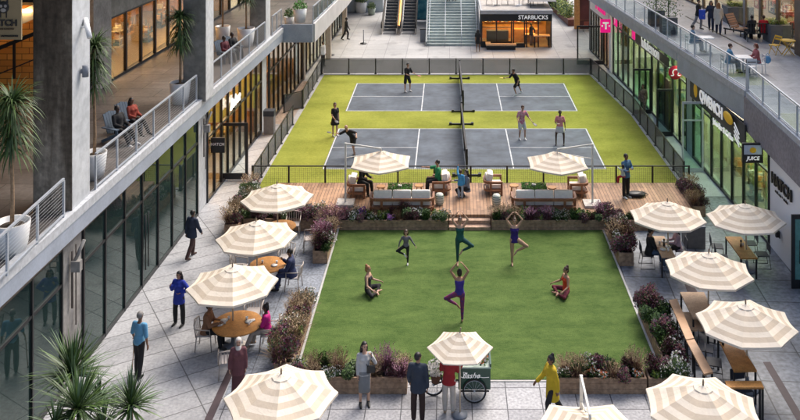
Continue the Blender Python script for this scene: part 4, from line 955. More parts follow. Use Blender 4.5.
# ================================================================== UMBRELLAS
canvas_c = canvas_mat('canvas_cream', (.93, .85, .73))
canvas_b = canvas_mat('canvas_beige', (.74, .64, .515))
pole_w = mat('pole_wood_pale', (.55, .45, .33), .5, var=.1)
def canopy(t, rad, n, rise, rot, bands, z0, vent=.27, scal=.035, drop=.10):
    """faceted canopy; striped cloth sewn in bands parallel to its rim"""
    b = MB(); rings = []; M = 4
    for k in range(bands + 1):
        f = k / bands; ring = []
        for j in range(n):
            for q in range(M):
                a0 = rot + 2 * math.pi * j / n; a1 = rot + 2 * math.pi * (j + 1) / n; u = q / M
                p0 = Vector((math.cos(a0), math.sin(a0), 0)); p1 = Vector((math.cos(a1), math.sin(a1), 0)); p = p0.lerp(p1, u)
                sag = math.sin(math.pi * u); r = rad * (.06 + .94 * f)
                pp = p * r * (1 - scal * sag * f); z = z0 + rise * (1 - f) ** 1.08 - sag * .018 * f * rad - .012 * sag
                ring.append(Vector((pp.x, pp.y, z)))
        rings.append(ring)
    K = n * M; vs = [v for r_ in rings for v in r_]
    for k in range(bands):
        m = canvas_b if k % 2 == 0 else canvas_c
        if k == bands - 1: m = canvas_c
        fs = [(k * K + i, (k + 1) * K + i, (k + 1) * K + (i + 1) % K, k * K + (i + 1) % K) for i in range(K)]
        o = len(b.v); b.add(vs if k == 0 else [], [], m); mid = b.mid(m)
        for f in fs: b.f.append(list(f)); b.mi.append(mid); b.sm.append(False)
    # hanging hem
    o = len(b.v); last = rings[-1]; hem = [v * 1.0 - Vector((0, 0, drop * .6)) for v in last]
    b.add(last + hem, [(i, i + K, (i + 1) % K + K, (i + 1) % K) for i in range(K)], canvas_c)
    c = b.build('canopy', None, t)
    sol = c.modifiers.new('thick', 'SOLIDIFY'); sol.thickness = .006; sol.offset = -1
    if vent:
        v = MB(); zt = z0 + rise; pr = []
        for k, (rr, dz) in enumerate(((.02, .012), (vent * .8, -.05), (vent * .84, -.07))):
            pr.append([Vector((math.cos(rot + 2 * math.pi * j / 24) * rr * (1 + (.05 if j % 3 == 0 else -.03) * (k > 0)), math.sin(rot + 2 * math.pi * j / 24) * rr * (1 + (.05 if j % 3 == 0 else -.03) * (k > 0)), zt + dz)) for j in range(24)])
        vs = [q for r_ in pr for q in r_]; v.add(vs, [(k * 24 + i, (k + 1) * 24 + i, (k + 1) * 24 + (i + 1) % 24, k * 24 + (i + 1) % 24) for k in range(2) for i in range(24)])
        q = v.build('vent_cap', canvas_c, c)
    rb = MB()
    for j in range(n):
        a = rot + 2 * math.pi * j / n; e = Vector((math.cos(a) * rad * .985, math.sin(a) * rad * .985, z0 - .015)); top = Vector((0, 0, z0 + rise - .06))
        rb.bar(top, e, .022, .022); mid = top.lerp(e, .5); rb.bar((0, 0, z0 - .15), mid, .016, .016)
    rb.build('ribs', pole_w, t)
    return c
def cafe_umbrella(rot):
    t = empty('cafe_umbrella'); canopy(t, 1.37, 8, .50, rot, 8, 1.86)
    b = MB(); b.tube([(0, 0, .06), (0, 0, 2.34)], .028, n=10); b.build('pole', pole_w, t)
    b = MB(); b.lathe([(.022, 2.36), (.024, 2.44), (.016, 2.50), (.0, 2.52)], n=10); b.build('finial', mat('finial_wood', (.25, .19, .13), .5), t)
    b = MB(); b.lathe([(.0, 0), (.30, 0), (.30, .05), (.06, .07), (.05, .35), (0, .36)], n=20); b.build('base', steel_dark, t)
    return t
def at_top(px, py, z): return G(px, py, z)
UZ = 2.40
spots = [
 (278, 183.5, R(12), 'striped umbrella furthest up the left side, above the small round table by the planters'),
 (257.5, 220.5, R(8), 'striped umbrella second from the far end on the left, over the navy-suited man\'s table'),
 (233, 266, R(14), 'striped umbrella over the round table with the woman in magenta'),
 (281, 374, R(5), 'big striped umbrella cut by the bottom edge at lower left'),
 (668.5, 201.5, R(20), 'striped umbrella over the table of the man in a black tee'),
 (747, 203.5, R(24), 'striped umbrella beside the white wall, furthest right'),
 (708, 252.5, R(18), 'striped umbrella at right between the white-wall one and the pale square table'),
 (747.5, 303.5, R(22), 'striped umbrella above the long orange counter table at right'),
 (701, 384, R(16), 'largest striped umbrella cut by the bottom edge at lower right')]
proto = None; UMB = []
for (px, py, rot, lb) in spots:
    p = at_top(px, py, UZ)
    if proto is None: proto = cafe_umbrella(0.0); o = proto
    else: o = copy_tree(proto)
    o.location = (p.x, p.y, 0); o.rotation_euler = (R(rnd.uniform(-1.3, 1.3)), R(rnd.uniform(-1.3, 1.3)), rot)
    tag(o, lb, 'umbrella', 'striped cafe umbrellas'); UMB.append(Vector((p.x, p.y, 0)))
def cantilever(c, mast, z0, rise, rad, rot, base_z, mast_top, label):
    """hexagon canopy hung from a white side mast"""
    t = tag(empty('side_post_umbrella', (c[0], c[1], base_z)), label, 'umbrella', 'side-post umbrellas')
    zz = z0 - base_z; canopy(t, rad, 6, rise, rot, 8, zz, vent=.2, scal=.03)
    m = Vector((mast[0] - c[0], mast[1] - c[1], 0)); mt = mast_top - base_z
    b = MB(); b.bar(m + Vector((0, 0, .1)), m + Vector((0, 0, mt)), .07, .07); b.build('mast', mat('mast_white', (.62, .60, .55), .5), t)
    b = MB(); b.bar(m + Vector((0, 0, mt - .03)), (0, 0, zz + rise + .12), .05, .06); b.build('arm', MATS['mast_white'], t)
    b = MB(); b.bar(m + Vector((0, 0, mt - .62)), m * .45 + Vector((0, 0, zz + rise * .75)), .03, .03); b.build('strut', MATS['mast_white'], t)
    b = MB(); b.bx(m.x - .36, m.x + .36, m.y - .36, m.y + .36, 0.005, .10); b.build('base', mat('base_tile_white', (.52, .49, .45), .6, speck=.12, sscale=6), t)
    b = MB(); b.lathe([(.03, zz + rise + .03), (.035, zz + rise + .10), (0, zz + rise + .16)], n=10); b.build('finial', MATS['mast_white'], t)
    return t
m5 = G(345.5, 204, DZ); c5 = G(379, 156, 2.72)
cantilever((c5.x, m5.y + .15), (m5.x, m5.y), 2.12, .42, 1.36, R(30), DZ, 2.95, 'hexagonal umbrella on a white side post over the left lounge seats')
m6 = G(590, 205, DZ); c6 = G(561, 158, 2.72)
cantilever((c6.x, m6.y + .15), (m6.x + .1, m6.y), 2.12, .42, 1.36, R(30), DZ, 2.95, 'hexagonal umbrella on a white side post over the right lounge seats')
c13 = G(590, 416.5, 2.5); m13 = G(580, 376, 2.62)
cantilever((c13.x, c13.y), (m13.x, m13.y - .2), 1.95, .45, 1.50, R(0), 0, 2.75, 'hexagonal side-post umbrella cut by the bottom edge, beside the woman in yellow')

# ================================================================== PLANTS
class Leafy:
    """clumps of leaf-sized faces"""
    def __init__(s, seed): s.r = random.Random(seed)
    def blade(s, b, p, d, ln, w, m, bend=.5, seg=3):
        r = s.r; d = Vector(d).normalized(); side = d.cross(Vector((0, 0, 1)));
        side = side.normalized() if side.length > .05 else Vector((1, 0, 0)); pts = []; q = Vector(p); dd = d.copy()
        for i in range(seg + 1):
            pts.append((q.copy(), w * (1 - (i / seg) ** 1.6) * (0.6 + .4 * min(1, i * 2 / seg)) + .0008)); q = q + dd * ln / seg; dd = (dd + Vector((0, 0, -bend / seg))).normalized()
        vs = [];
        for pt, ww in pts: vs += [pt - side * ww, pt + side * ww]
        b.add(vs, [(2 * i, 2 * i + 1, 2 * i + 3, 2 * i + 2) for i in range(seg)], m)
    def leaf(s, b, p, sz, m):
        r = s.r; a = Vector((r.gauss(0, 1), r.gauss(0, 1), r.gauss(0, 1) * .6)).normalized(); c = a.orthogonal().normalized() * sz * .45; a = a * sz; p = Vector(p)
        b.add([p - a * .5, p - c, p + a * .5, p + c], [(0, 1, 2, 3)], m)
def grass_clump(name, seed, h, n, m, m2, plume=None, parent=None):
    L = Leafy(seed); r = L.r; b = MB()
    for i in range(n):
        a = r.uniform(0, 6.28); t = r.uniform(.15, .95); L.blade(b, (r.gauss(0, .05), r.gauss(0, .05), 0), (math.cos(a) * t, math.sin(a) * t, 1.0), h * r.uniform(.6, 1.1), .010, m if r.random() < .6 else m2, bend=r.uniform(.5, 1.3))
    o = b.build(name, None, parent)
    if plume:
        q = MB()
        for i in range(n // 4):
            a = r.uniform(0, 6.28); t = r.uniform(.1, .7); d = Vector((math.cos(a) * t, math.sin(a) * t, 1)).normalized(); p = d * h * r.uniform(.8, 1.05)
            for k in range(5): L.leaf(q, p + d * k * .03 + Vector((r.gauss(0, .01), r.gauss(0, .01), 0)), .035, plume)
        q.build('plumes', plume, o if parent is None else parent)
    return o
def bush(name, seed, rx, ry, rz_, n, mats, lsz, flowers=None, nf=0, fsz=.05, stems=True):
    L = Leafy(seed); r = L.r; b = MB()
    lobes = [(Vector((r.uniform(-.6, .6) * rx, r.uniform(-.6, .6) * ry, r.uniform(.35, .9) * rz_)), r.uniform(.35, .6)) for _ in range(7)]
    for i in range(n):
        c, k = lobes[r.randrange(7)]; d = Vector((r.gauss(0, 1), r.gauss(0, 1), r.gauss(0, 1))).normalized() * (r.random() ** .4)
        p = c + Vector((d.x * rx * k, d.y * ry * k, d.z * rz_ * k)); p.z = abs(p.z)
        L.leaf(b, p, lsz * r.uniform(.6, 1.4), mats[r.randrange(len(mats))])
    if stems:
        for c, k in lobes: b.tube([(c.x * .2, c.y * .2, 0), c], .012, mats[0], n=5)
    o = b.build(name, None)
    if flowers:
        q = MB()
        for i in range(nf):
            c, k = lobes[r.randrange(7)]; d = Vector((r.gauss(0, 1), r.gauss(0, 1), abs(r.gauss(0, 1)) + .2)).normalized()
            p = c + Vector((d.x * rx * k, d.y * ry * k, d.z * rz_ * k)) * 1.03; m = flowers[r.randrange(len(flowers))]
            for _ in range(4): L.leaf(q, p + Vector((r.gauss(0, .012), r.gauss(0, .012), r.gauss(0, .012))), fsz, m)
        q.build('blossom', None, o)
    return o
PROT = {
 'purple': grass_clump('fountain_grass', 11, .55, 300, leaf_purple, leaf_red, petal_pk),
 'burgundy': bush('burgundy_shrub', 12, .36, .32, .46, 1500, [leaf_red, leaf_red, leaf_dk, leaf_purple], .045),
 'white': bush('white_flower_clump', 13, .30, .26, .34, 700, [leaf_mid, leaf_dk, leaf_dk], .042, [petal_w], 48, .042),
 'green': bush('green_shrub', 14, .32, .28, .38, 1100, [leaf_dk, leaf_mid, leaf_dk], .05),
 'lime': bush('lime_leaf_clump', 15, .26, .24, .28, 420, [leaf_mid, leaf_lt], .06),
 'violet': bush('violet_flower_clump', 16, .28, .24, .32, 360, [leaf_dk, leaf_purple], .055, [petal_p, petal_p, petal_pk], 110, .045),
 'tan': grass_clump('tan_grass', 17, .52, 300, leaf_tan, leaf_red, leaf_tan),
 'orange': bush('orange_flower_clump', 18, .24, .22, .26, 300, [leaf_dk, leaf_mid], .05, [petal_or, petal_or, petal_w], 60, .05),
}
LOOK = {'purple': 'feathery purple fountain grass', 'burgundy': 'dark burgundy leafy shrub', 'white': 'small white flowers', 'green': 'dark green leafy shrub', 'lime': 'bright lime-green foliage',
        'violet': 'violet flower spikes', 'tan': 'brownish ornamental grass', 'orange': 'orange-red flower clump'}
CATS = {'purple': 'grass', 'burgundy': 'shrub', 'white': 'flowers', 'green': 'shrub', 'lime': 'foliage', 'violet': 'flowers', 'tan': 'grass', 'orange': 'flowers'}
PUSED = set()
def put_plant(kind, x, y, z, s, where, pos=''):
    src = PROT[kind]
    if kind not in PUSED: o = src; PUSED.add(kind)
    else: o = copy_tree(src)
    o.location = (x, y, z); o.rotation_euler.z = rnd.uniform(0, 6.28); k = s * rnd.uniform(.85, 1.18); o.scale = (k, k, k * rnd.uniform(.85, 1.15))
    tag(o, LOOK[kind] + ' ' + where + pos, CATS[kind], 'plants ' + where)
def planter(x0, x1, y0, y1, z0, h, label, where, seq, s=1.0, rows=2, dens=3.0, m=None, seed=0):
    t = tag(empty('planter', ((x0 + x1) / 2, (y0 + y1) / 2, z0)), label, 'planter', 'timber planters round the lawn')
    w, d = (x1 - x0), (y1 - y0); b = MB(); th = .05; nb = 3
    for k in range(nb):
        za, zb = h * k / nb + .004, h * (k + 1) / nb - .004
        b.bx(-w / 2, w / 2, -d / 2, -d / 2 + th, za, zb); b.bx(-w / 2, w / 2, d / 2 - th, d / 2, za, zb)
        b.bx(-w / 2, -w / 2 + th, -d / 2 + th, d / 2 - th, za, zb); b.bx(w / 2 - th, w / 2, -d / 2 + th, d / 2 - th, za, zb)
    b.build('box', m or planter_wood, t)
    b = MB(); b.bx(-w / 2 + th, w / 2 - th, -d / 2 + th, d / 2 - th, .03, h - .06); b.build('soil', soil, t)
    horizontal = w > d; L_ = max(w, d); n = max(2, int(L_ * dens)); r = random.Random(seed * 77 + 5)
    for row in range(rows):
        for i in range(n):
            u = (i + .5 + r.uniform(-.25, .25)) / n; v = (row + .5) / rows + r.uniform(-.1, .1)
            kd = seq[(i + row * 2 + r.randrange(2)) % len(seq)] if r.random() < .75 else seq[r.randrange(len(seq))]
            x = x0 + w * (u if horizontal else v); y = y0 + d * (v if horizontal else u)
            x = min(max(x, x0 + .14), x1 - .14); y = min(max(y, y0 + .12), y1 - .12)
            put_plant(kd, x, y, z0 + h - .09, s * (.8 if row == 0 and horizontal else 1.0), where, ', ' + ((('left end', 'left of centre', 'right of centre', 'right end') if horizontal else ('near end', 'near middle', 'far middle', 'far end'))[min(3, int(u * 4))]) + ((' front row' if row == 0 else ' back row') if horizontal else (' left side' if row == 0 else ' right side')) * (rows > 1))
planter(-4.35, -.06, 34.98, 35.52, 0, .42, 'long timber planter on the deck edge, left of the steps', 'in the planter left of the steps', ['purple', 'white', 'green', 'burgundy', 'white', 'violet', 'lime', 'tan', 'burgundy', 'green'], seed=1)
planter(1.66, 6.5, 34.98, 35.52, 0, .42, 'long timber planter on the deck edge, right of the steps', 'in the planter right of the steps', ['green', 'white', 'burgundy', 'tan', 'green', 'lime', 'purple', 'burgundy', 'white'], seed=2)
planter(6.55, 9.7, 34.98, 35.52, 0, .42, 'timber planter continuing the deck edge towards the right cafe tables', 'above the right cafe tables', ['burgundy', 'green', 'purple', 'burgundy'], seed=3, rows=1)
planter(-4.98, -4.45, 32.2, 34.9, 0, .46, 'timber planter along the left far corner of the lawn', 'beside the left far lawn corner', ['burgundy', 'tan', 'green', 'purple', 'white', 'burgundy'], seed=4, s=1.1)
planter(6.12, 6.66, 32.0, 34.9, 0, .48, 'timber planter along the right far corner of the lawn', 'beside the right far lawn corner', ['burgundy', 'burgundy', 'white', 'tan', 'burgundy'], seed=5, s=1.15)
planter(-5.0, -4.46, 25.2, 28.6, 0, .42, 'timber planter along the left near corner of the lawn', 'beside the left near lawn corner', ['tan', 'green', 'burgundy', 'tan', 'white', 'tan', 'lime'], seed=6, s=1.15)
planter(-4.4, -1.18, 24.45, 24.98, 0, .46, 'timber planter at the lawn foot behind the woman on the phone', 'behind the woman on the phone', ['tan', 'burgundy', 'purple', 'white', 'tan', 'green', 'tan'], seed=7, s=.95)
planter(3.05, 5.45, 24.45, 24.98, 0, .44, 'timber planter at the lawn foot beside the woman in yellow', 'beside the woman in yellow', ['burgundy', 'white', 'tan', 'orange', 'white', 'green'], seed=8, s=1.0)
planter(5.5, 6.6, 24.45, 24.98, 0, .44, 'short timber planter at the lawn\'s right near corner', 'at the lawn\'s right near corner', ['burgundy', 'lime', 'white'], seed=9, s=1.0)
planter(6.12, 6.7, 25.3, 28.7, 0, .42, 'timber planter along the right near edge of the lawn', 'beside the right near lawn edge', ['green', 'burgundy', 'green', 'white', 'burgundy', 'burgundy'], seed=10, s=1.15)
planter(-8.75, -8.2, 34.4, 38.4, 0, .50, 'timber planter at the far left by the shop walkway', 'in the planter by the shop walkway', ['green', 'tan', 'white', 'burgundy', 'green'], seed=11, s=1.1)
planter(-8.15, -5.0, 34.95, 35.5, 0, .50, 'timber planter behind the small round table at far left', 'behind the small round table', ['green', 'white', 'purple', 'burgundy', 'white'], seed=12, s=1.15)
planter(9.95, 10.5, 36.3, 38.6, 0, .45, 'timber planter at the right end of the lounge deck', 'at the right end of the lounge deck', ['burgundy', 'tan', 'burgundy'], seed=13, s=1.0)

# tall pot palms on the left gallery
def palm(loc, h, crown, n, label, pot=True, pot_r=.42, pot_h=.85, seed=0, ln=.75, lean=(0, 0), heads=1):
    t = tag(empty('potted_palm', loc), label, 'palm', 'potted palms'); L = Leafy(seed); r = L.r
    if pot:
        b = MB(); b.lathe([(pot_r * .72, 0), (pot_r * .86, pot_h * .35), (pot_r, pot_h), (pot_r * .88, pot_h), (pot_r * .86, pot_h - .1), (0, pot_h - .1)], n=28); b.build('pot', white_gloss if pot is True else pot, t)
        b = MB(); b.lathe([(pot_r * .85, pot_h - .13), (pot_r * .5, pot_h - .07), (0, pot_h - .06)], n=20); b.build('soil', soil, t)
    z0 = pot_h - .1 if pot else 0
    for hd in range(heads):
        a0 = hd * 2.1 + seed; ex = Vector((math.cos(a0), math.sin(a0), 0)) * (.38 if heads > 1 else 0); hh = h * (1 - .13 * hd)
        top = Vector((lean[0], lean[1], z0 + hh)) + ex
        b = MB(); pts = [Vector((0, 0, z0)).lerp(top, k / 5) + Vector((math.sin(k * 1.3) * .02, 0, 0)) for k in range(6)]
        b.tube(pts, [.055, .05, .045, .045, .045, .05], n=8); b.build('trunk', mat('palm_trunk', (.30, .20, .12), .85, var=.3, vscale=14), t)
        b = MB()
        for i in range(n):
            a = r.uniform(0, 6.28); e = r.uniform(-.6, 1.2); zz = top.z - (.0 if e > .3 else r.uniform(0, crown)) ; d = (math.cos(a) * math.cos(e), math.sin(a) * math.cos(e), math.sin(e))
            L.blade(b, (top.x, top.y, zz), d, ln * r.uniform(.75, 1.1), .030, [leaf_dk, leaf_mid, leaf_dk, leaf_dk][r.randrange(4)], bend=r.uniform(1.2, 2.6), seg=5)
        b.build('leaves', None, t)
    return t
pb = G(9, 247, ZL + .0)
palm((-10.98, 22.2, ZL), 3.0, 1.1, 380, 'potted palm in a white tub at the left edge, before the orange brick wall', seed=1, pot_r=.44, pot_h=.82, ln=.95)
p = G(180, 103, ZL); palm((p.x, p.y, ZL), 2.6, 1.1, 380, 'potted palm in a white tub beside the second gallery column', seed=2, pot_r=.42, pot_h=.85, ln=.85)
p = G(97, 153, ZL); palm((-11.0, 27.4, ZL), 3.3, 1.2, 300, 'potted palm half hidden behind the near gallery column', seed=3, pot_r=.38, pot_h=.8, ln=.9)
p = G(246, 46, ZL); palm((p.x, p.y, ZL), 2.6, 1.1, 320, 'potted palm in a white tub beside the third gallery column', seed=4, pot_r=.46, pot_h=.95, ln=.85)
p = G(221, 47, ZL); palm((p.x - .3, p.y + 1.5, ZL), 3.2, 1.3, 320, 'potted palm further back near the shop wall of the gallery', seed=5, pot_r=.4, pot_h=.8, ln=.9)
# foreground dragon plants at bottom left, on the balcony ledge below the camera
def dragon(x, y, z, s, label, seed, hh):
    t = tag(empty('dragon_plant', (x, y, 0)), label, 'plant', 'spiky plants at the bottom left'); L = Leafy(seed); r = L.r
    b = MB(); b.tube([(0, 0, .35), (0.02, .02, z * .5), (0, 0, z)], [.05, .045, .04], n=8); b.build('stem', mat('palm_trunk', (.30, .20, .12)), t)
    b = MB()
    for i in range(hh):
        a = r.uniform(0, 6.28); e = R(r.uniform(-12, 82)); L.blade(b, (0, 0, z - r.uniform(0, .14)), (math.cos(a) * math.cos(e), math.sin(a) * math.cos(e), math.sin(e)), s * r.uniform(.7, 1.15), .034, [leaf_mid, leaf_dk, leaf_dk, mat('leaf_silver', (.14, .21, .12), .5, var=.2)][r.randrange(4)], bend=r.uniform(.15, .8), seg=4)
    b.build('leaves', None, t)
    return t
for (px, py, z, s, sd_, n, lb) in ((72, 372, 2.3, 1.1, 21, 170, 'tall spiky green plant left of the others at bottom left, against the tan column'), (78, 407, 2.15, 1.1, 22, 170, 'spiky green plant at the centre of the bottom-left group'), (98, 398, 2.0, .62, 25, 70, 'spiky green plant just behind the centre of the bottom-left group'), (131, 404, 1.7, .85, 23, 140, 'spiky green plant standing apart on the right of the bottom-left group'), (55, 425, 2.0, .7, 24, 70, 'lowest spiky plant at the bottom-left picture edge'), (103, 425, 1.7, .62, 26, 70, 'low spiky plant between the centre and right ones at the bottom edge')):
    p = G(px, py, z); dragon(p.x, p.y, z, s, lb, sd_, n)
t = tag(empty('trough', (-8.9, 20.7, 0)), 'long concrete trough holding the spiky plants at bottom left', 'planter')
b = MB(); b.bx(-1.4, 1.35, -2.0, 1.7, 0, .55); b.build('box', concrete, t, bevel=.03); b = MB(); b.bx(-1.3, 1.25, -1.9, 1.6, .552, .57); b.build('soil', soil, t)

# ================================================================== FURNITURE
grey_frame = mat('chair_frame_greige', (.42, .37, .33), .5, var=.08)
def arm_chair():
    t = empty('cafe_chair'); m = grey_frame
    b = MB(); b.box((0, 0, .45), (.46, .46, .04)); b.build('seat', mat('seat_pad', (.46, .42, .40), .8, var=.08), t, bevel=.012)
    b = MB(); b.tube([(-.25, .22, .44), (-.27, .27, .82), (0, .33, .86), (.27, .27, .82), (.25, .22, .44)], .02, n=6)
    for k in range(5): x = -.18 + k * .09; b.bar((x, .23, .46), (x, .30, .83), .025, .012)
    b.build('backrest', m, t)
    for sx in (-1, 1):
        b = MB(); b.tube([(sx * .25, -.2, .47), (sx * .27, -.2, .66), (sx * .27, .26, .68)], .018, n=6); b.build('armrest', m, t)
        for sy in (-1, 1): b = MB(); b.tube([(sx * .22, sy * .21, .43), (sx * .25, sy * .25, 0)], .018, n=6); b.build('leg', m, t)
    return t
def wire_chair():
    t = empty('wire_chair'); m = black
    b = MB(); b.box((0, 0, .45), (.44, .42, .02)); b.build('seat', mat('seat_navy', (.02, .025, .04), .6), t, bevel=.006)
    b = MB(); b.box((0, .24, .70), (.42, .02, .30)); b.build('backrest', MATS['seat_navy'], t, bevel=.006)
    for sx in (-1, 1):
        b = MB(); b.tube([(sx * .22, .24, .84), (sx * .22, .2, .45), (sx * .22, -.2, .44), (sx * .23, -.24, .012), (sx * .23, .26, .012), (sx * .22, .2, .44)], .012, n=6); b.build('side_frame', m, t)
    return t
def round_table(rad):
    t = empty('round_table')
    b = MB(); b.lathe([(0, .71), (rad, .71), (rad + .01, .73), (rad, .75), (0, .75)], n=40, smooth=False); b.build('tabletop', wood_mid, t)
    b = MB(); b.lathe([(.36, 0), (.36, .03), (.10, .06), (.08, .66), (.22, .70), (0, .705)], n=20); b.build('pedestal', mat('pedestal_pale', (.45, .42, .38), .6), t)
    return t
def cups(base, pts, z, label, group):
    t = tag(empty('tableware', (base[0], base[1], z)), label, 'tableware', group)
    for k, (x, y, kind) in enumerate(pts):
        b = MB()
        if kind == 'p': b.lathe([(.05, 0), (.11, .012), (.115, .02), (0, .012)], (x, y, .002), n=16); b.build('plate', white_gloss, t)
        elif kind == 'c': b.lathe([(.03, 0), (.042, .09), (.036, .09), (.028, .01), (0, .01)], (x, y, .002), n=14); b.build('cup', white_gloss, t)
        elif kind == 'v': b.lathe([(.035, 0), (.04, .06), (.018, .14), (.02, .18), (0, .18)], (x, y, .002), n=12); b.ball((x, y, .22), (.04, .04, .05), petal_w); b.build('bud_vase', mat('vase_dark', (.05, .04, .03), .3), t)
        else: b.box((x, y, .02), (.14, .10, .03), None, rz=.4); b.build('napkin', white_paint, t)
    return t
RTS = [((-6.42, 26.75), .74, 'round wooden table between the tan-jacketed diner and the woman in magenta'), ((-6.28, 30.55), .62, 'round wooden table in front of the navy-suited man'), ((-6.42, 33.7), .56, 'small round wooden table furthest up the left side')]
for i, ((x, y), r_, lb) in enumerate(RTS):
    t = round_table(r_); t.location = (x, y, 0); tag(t, lb, 'table', 'round tables on the left')
for i, (x, y) in enumerate([(a[0]) for a in RTS]): UMB[2 - i].x, UMB[2 - i].y
cups((-6.42, 26.75), [(-.42, .12, 'p'), (-.36, -.05, 'c'), (-.50, -.12, 'p'), (-.30, .2, 'c'), (.34, .05, 'p'), (.38, -.12, 'c'), (.25, .18, 'c'), (.44, .12, 'n')], .75, 'white cups and plates on the table of the woman in magenta', 'tableware on the round tables')
cups((-6.28, 30.55), [(.25, -.1, 'p'), (.3, .08, 'c'), (-.2, .1, 'c')], .75, 'white cups and a plate before the navy-suited man', 'tableware on the round tables')
ac = arm_chair()
AC = [(-7.38, 26.75, 90, 'greige armchair under the diner in the tan jacket'), (-5.45, 26.75, -90, 'greige armchair under the woman in magenta'), (-6.35, 25.35, 180 + 12, 'empty greige armchair near the woman in the headscarf'), (-6.2, 28.0, 0, 'empty greige armchair behind the magenta woman\'s table'),
      (-5.35, 30.35, -95, 'greige armchair under the navy-suited man'), (-7.35, 31.0, 85, 'empty greige armchair left of the navy-suited man\'s table'), (-5.85, 31.75, 0, 'empty greige armchair across the far side of the middle round table'), (-5.25, 33.3, -80, 'empty pale armchair right of the small far table, by the lawn planter'), (-6.1, 34.55, 5, 'empty armchair on the far side of the small round table')]
for (x, y, a, lb) in AC: clone(ac, (x, y, 0), R(a), lb, 'greige armchairs at the round tables', 'chair')
# right-hand long tables
def long_table(poly, z, label, m, legs=True, th=.05, name='long_table', cat='table', group='long tables on the right', lw=.05):
    c = Vector((sum(p[0] for p in poly) / 4, sum(p[1] for p in poly) / 4)); t = tag(empty(name, (c.x, c.y, 0)), label, cat, group)
    b = MB(); b.prism([(p[0] - c.x, p[1] - c.y) for p in poly], z - th, z); b.build('tabletop', m, t, bevel=.006)
    if legs:
        for p in poly:
            q = Vector((p[0] - c.x, p[1] - c.y)) * .93; b = MB(); b.bx(q.x - lw / 2, q.x + lw / 2, q.y - lw / 2, q.y + lw / 2, 0, z - th - .002); b.build('leg', black, t)
    return t
def quad(pts, z): return [tuple(G(px, py, z)[:2]) for px, py in pts]
def rect(x0, x1, y0, y1): return [(x0, y0), (x1, y0), (x1, y1), (x0, y1)]
long_table(quad([(662, 257), (676, 257), (664, 236), (651, 236)], .76), .76, 'oblong wooden table between the man in the black tee and the woman in pink', wood_pale)
long_table(quad([(741, 258), (757.5, 258), (741, 236.5), (725, 236.5)], .76), .76, 'empty orange-brown oblong table beside the white wall', wood_mid)
long_table(quad([(693, 318), (716, 318), (704, 292), (680, 292)], .78), .78, 'pale square-ended table half under the right umbrellas', wood_pale)
long_table(quad([(734, 371), (757, 370.5), (735, 336), (717, 336)], .95), .95, 'orange-brown high counter table under the lower right umbrella', wood_mid)
ZB = 1.05
long_table(quad([(686, 339.5), (694, 338), (677, 298.5), (669, 300)], ZB), ZB, 'first length of narrow wooden leaning rail, from the lawn side corner', mat('rail_wood', (.42, .235, .12), .5, col2=(.52, .31, .17), vscale=4), name='leaning_rail', cat='counter', group='narrow wooden leaning rails')
long_table(quad([(704, 374), (713, 372), (694.3, 339), (686.3, 340.5)], ZB), ZB, 'second length of narrow wooden leaning rail, towards the bottom umbrella', MATS['rail_wood'], name='leaning_rail', cat='counter', group='narrow wooden leaning rails')
long_table(quad([(727, 387.5), (764, 387.5), (761, 381), (725, 381)], ZB), ZB, 'orange wooden leaning rail crossing the end of the high table', wood_mid, name='leaning_rail', cat='counter', group='narrow wooden leaning rails')
long_table(quad([(688, 330), (709, 330), (700, 312), (680, 312)], .48), .48, 'low wooden bench beside the pale square-ended table', wood_pale, name='bench', cat='bench')
cups(tuple(G(664, 246, .76)[:2]), [(-.1, -.3, 'p'), (.12, -.1, 'p'), (-.12, .15, 'c'), (.1, .35, 'p'), (.05, -.42, 'c'), (.0, .0, 'v')], .76, 'plates and cups on the table of the man in the black tee', 'tableware on the long tables')
cups(tuple(G(741, 247, .76)[:2]), [(0, 0, 'v'), (.1, .1, 'c')], .76, 'small vase on the orange-brown table by the white wall', 'tableware on the long tables')
cups(tuple(G(723, 345, .95)[:2]), [(0, 0, 'v'), (0, .2, 'c')], .95, 'small vase on the high counter table', 'tableware on the long tables')
wc = wire_chair()
def gp2(px, py, z=.45): p = G(px, py, z); return (p.x, p.y, 0)
WC = [((647, 254), 88, 'black wire chair under the man in the black tee'), ((680, 249), -92, 'black wire chair under the woman in pink'), ((717, 246), 80, 'dark chair at the far left side of the orange-brown table by the wall'), ((722, 257), 80, 'dark chair at the near left side of the orange-brown table by the wall'),
      ((750, 243), -95, 'black wire chair right of the orange-brown table, nearer the glass'), ((762, 254), -95, 'black wire chair right of the orange-brown table, nearer the camera'), ((706, 348), 70, 'dark chair left of the high counter table, next to the leaning rail'), ((714, 362), 75, 'second dark chair left of the high counter table, nearer the bottom'), ((718, 326), 60, 'dark chair between the pale table and the high counter table'),
      ((742, 388), 10, 'dark stool-height chair behind the crossing leaning rail')]
for (p_, a, lb) in WC: clone(wc, gp2(*p_), R(a), lb, 'black chairs at the long tables', 'chair')
t = tag(empty('bin_cube', tuple(G(696, 249, 0))), 'squat grey concrete cube bin behind the right cafe tables', 'bin')
b = MB(); b.bx(-.36, .36, 0, .7, 0, .78); b.build('bin_body', mat('bin_concrete', (.16, .155, .15), .8, var=.15), t, bevel=.015); b = MB(); b.bx(-.37, .37, -.01, .71, .782, .84); b.build('lid', steel_dark, t, bevel=.01); b = MB(); b.bx(-.2, .2, .25, .45, .842, .85); b.build('opening', black, t)

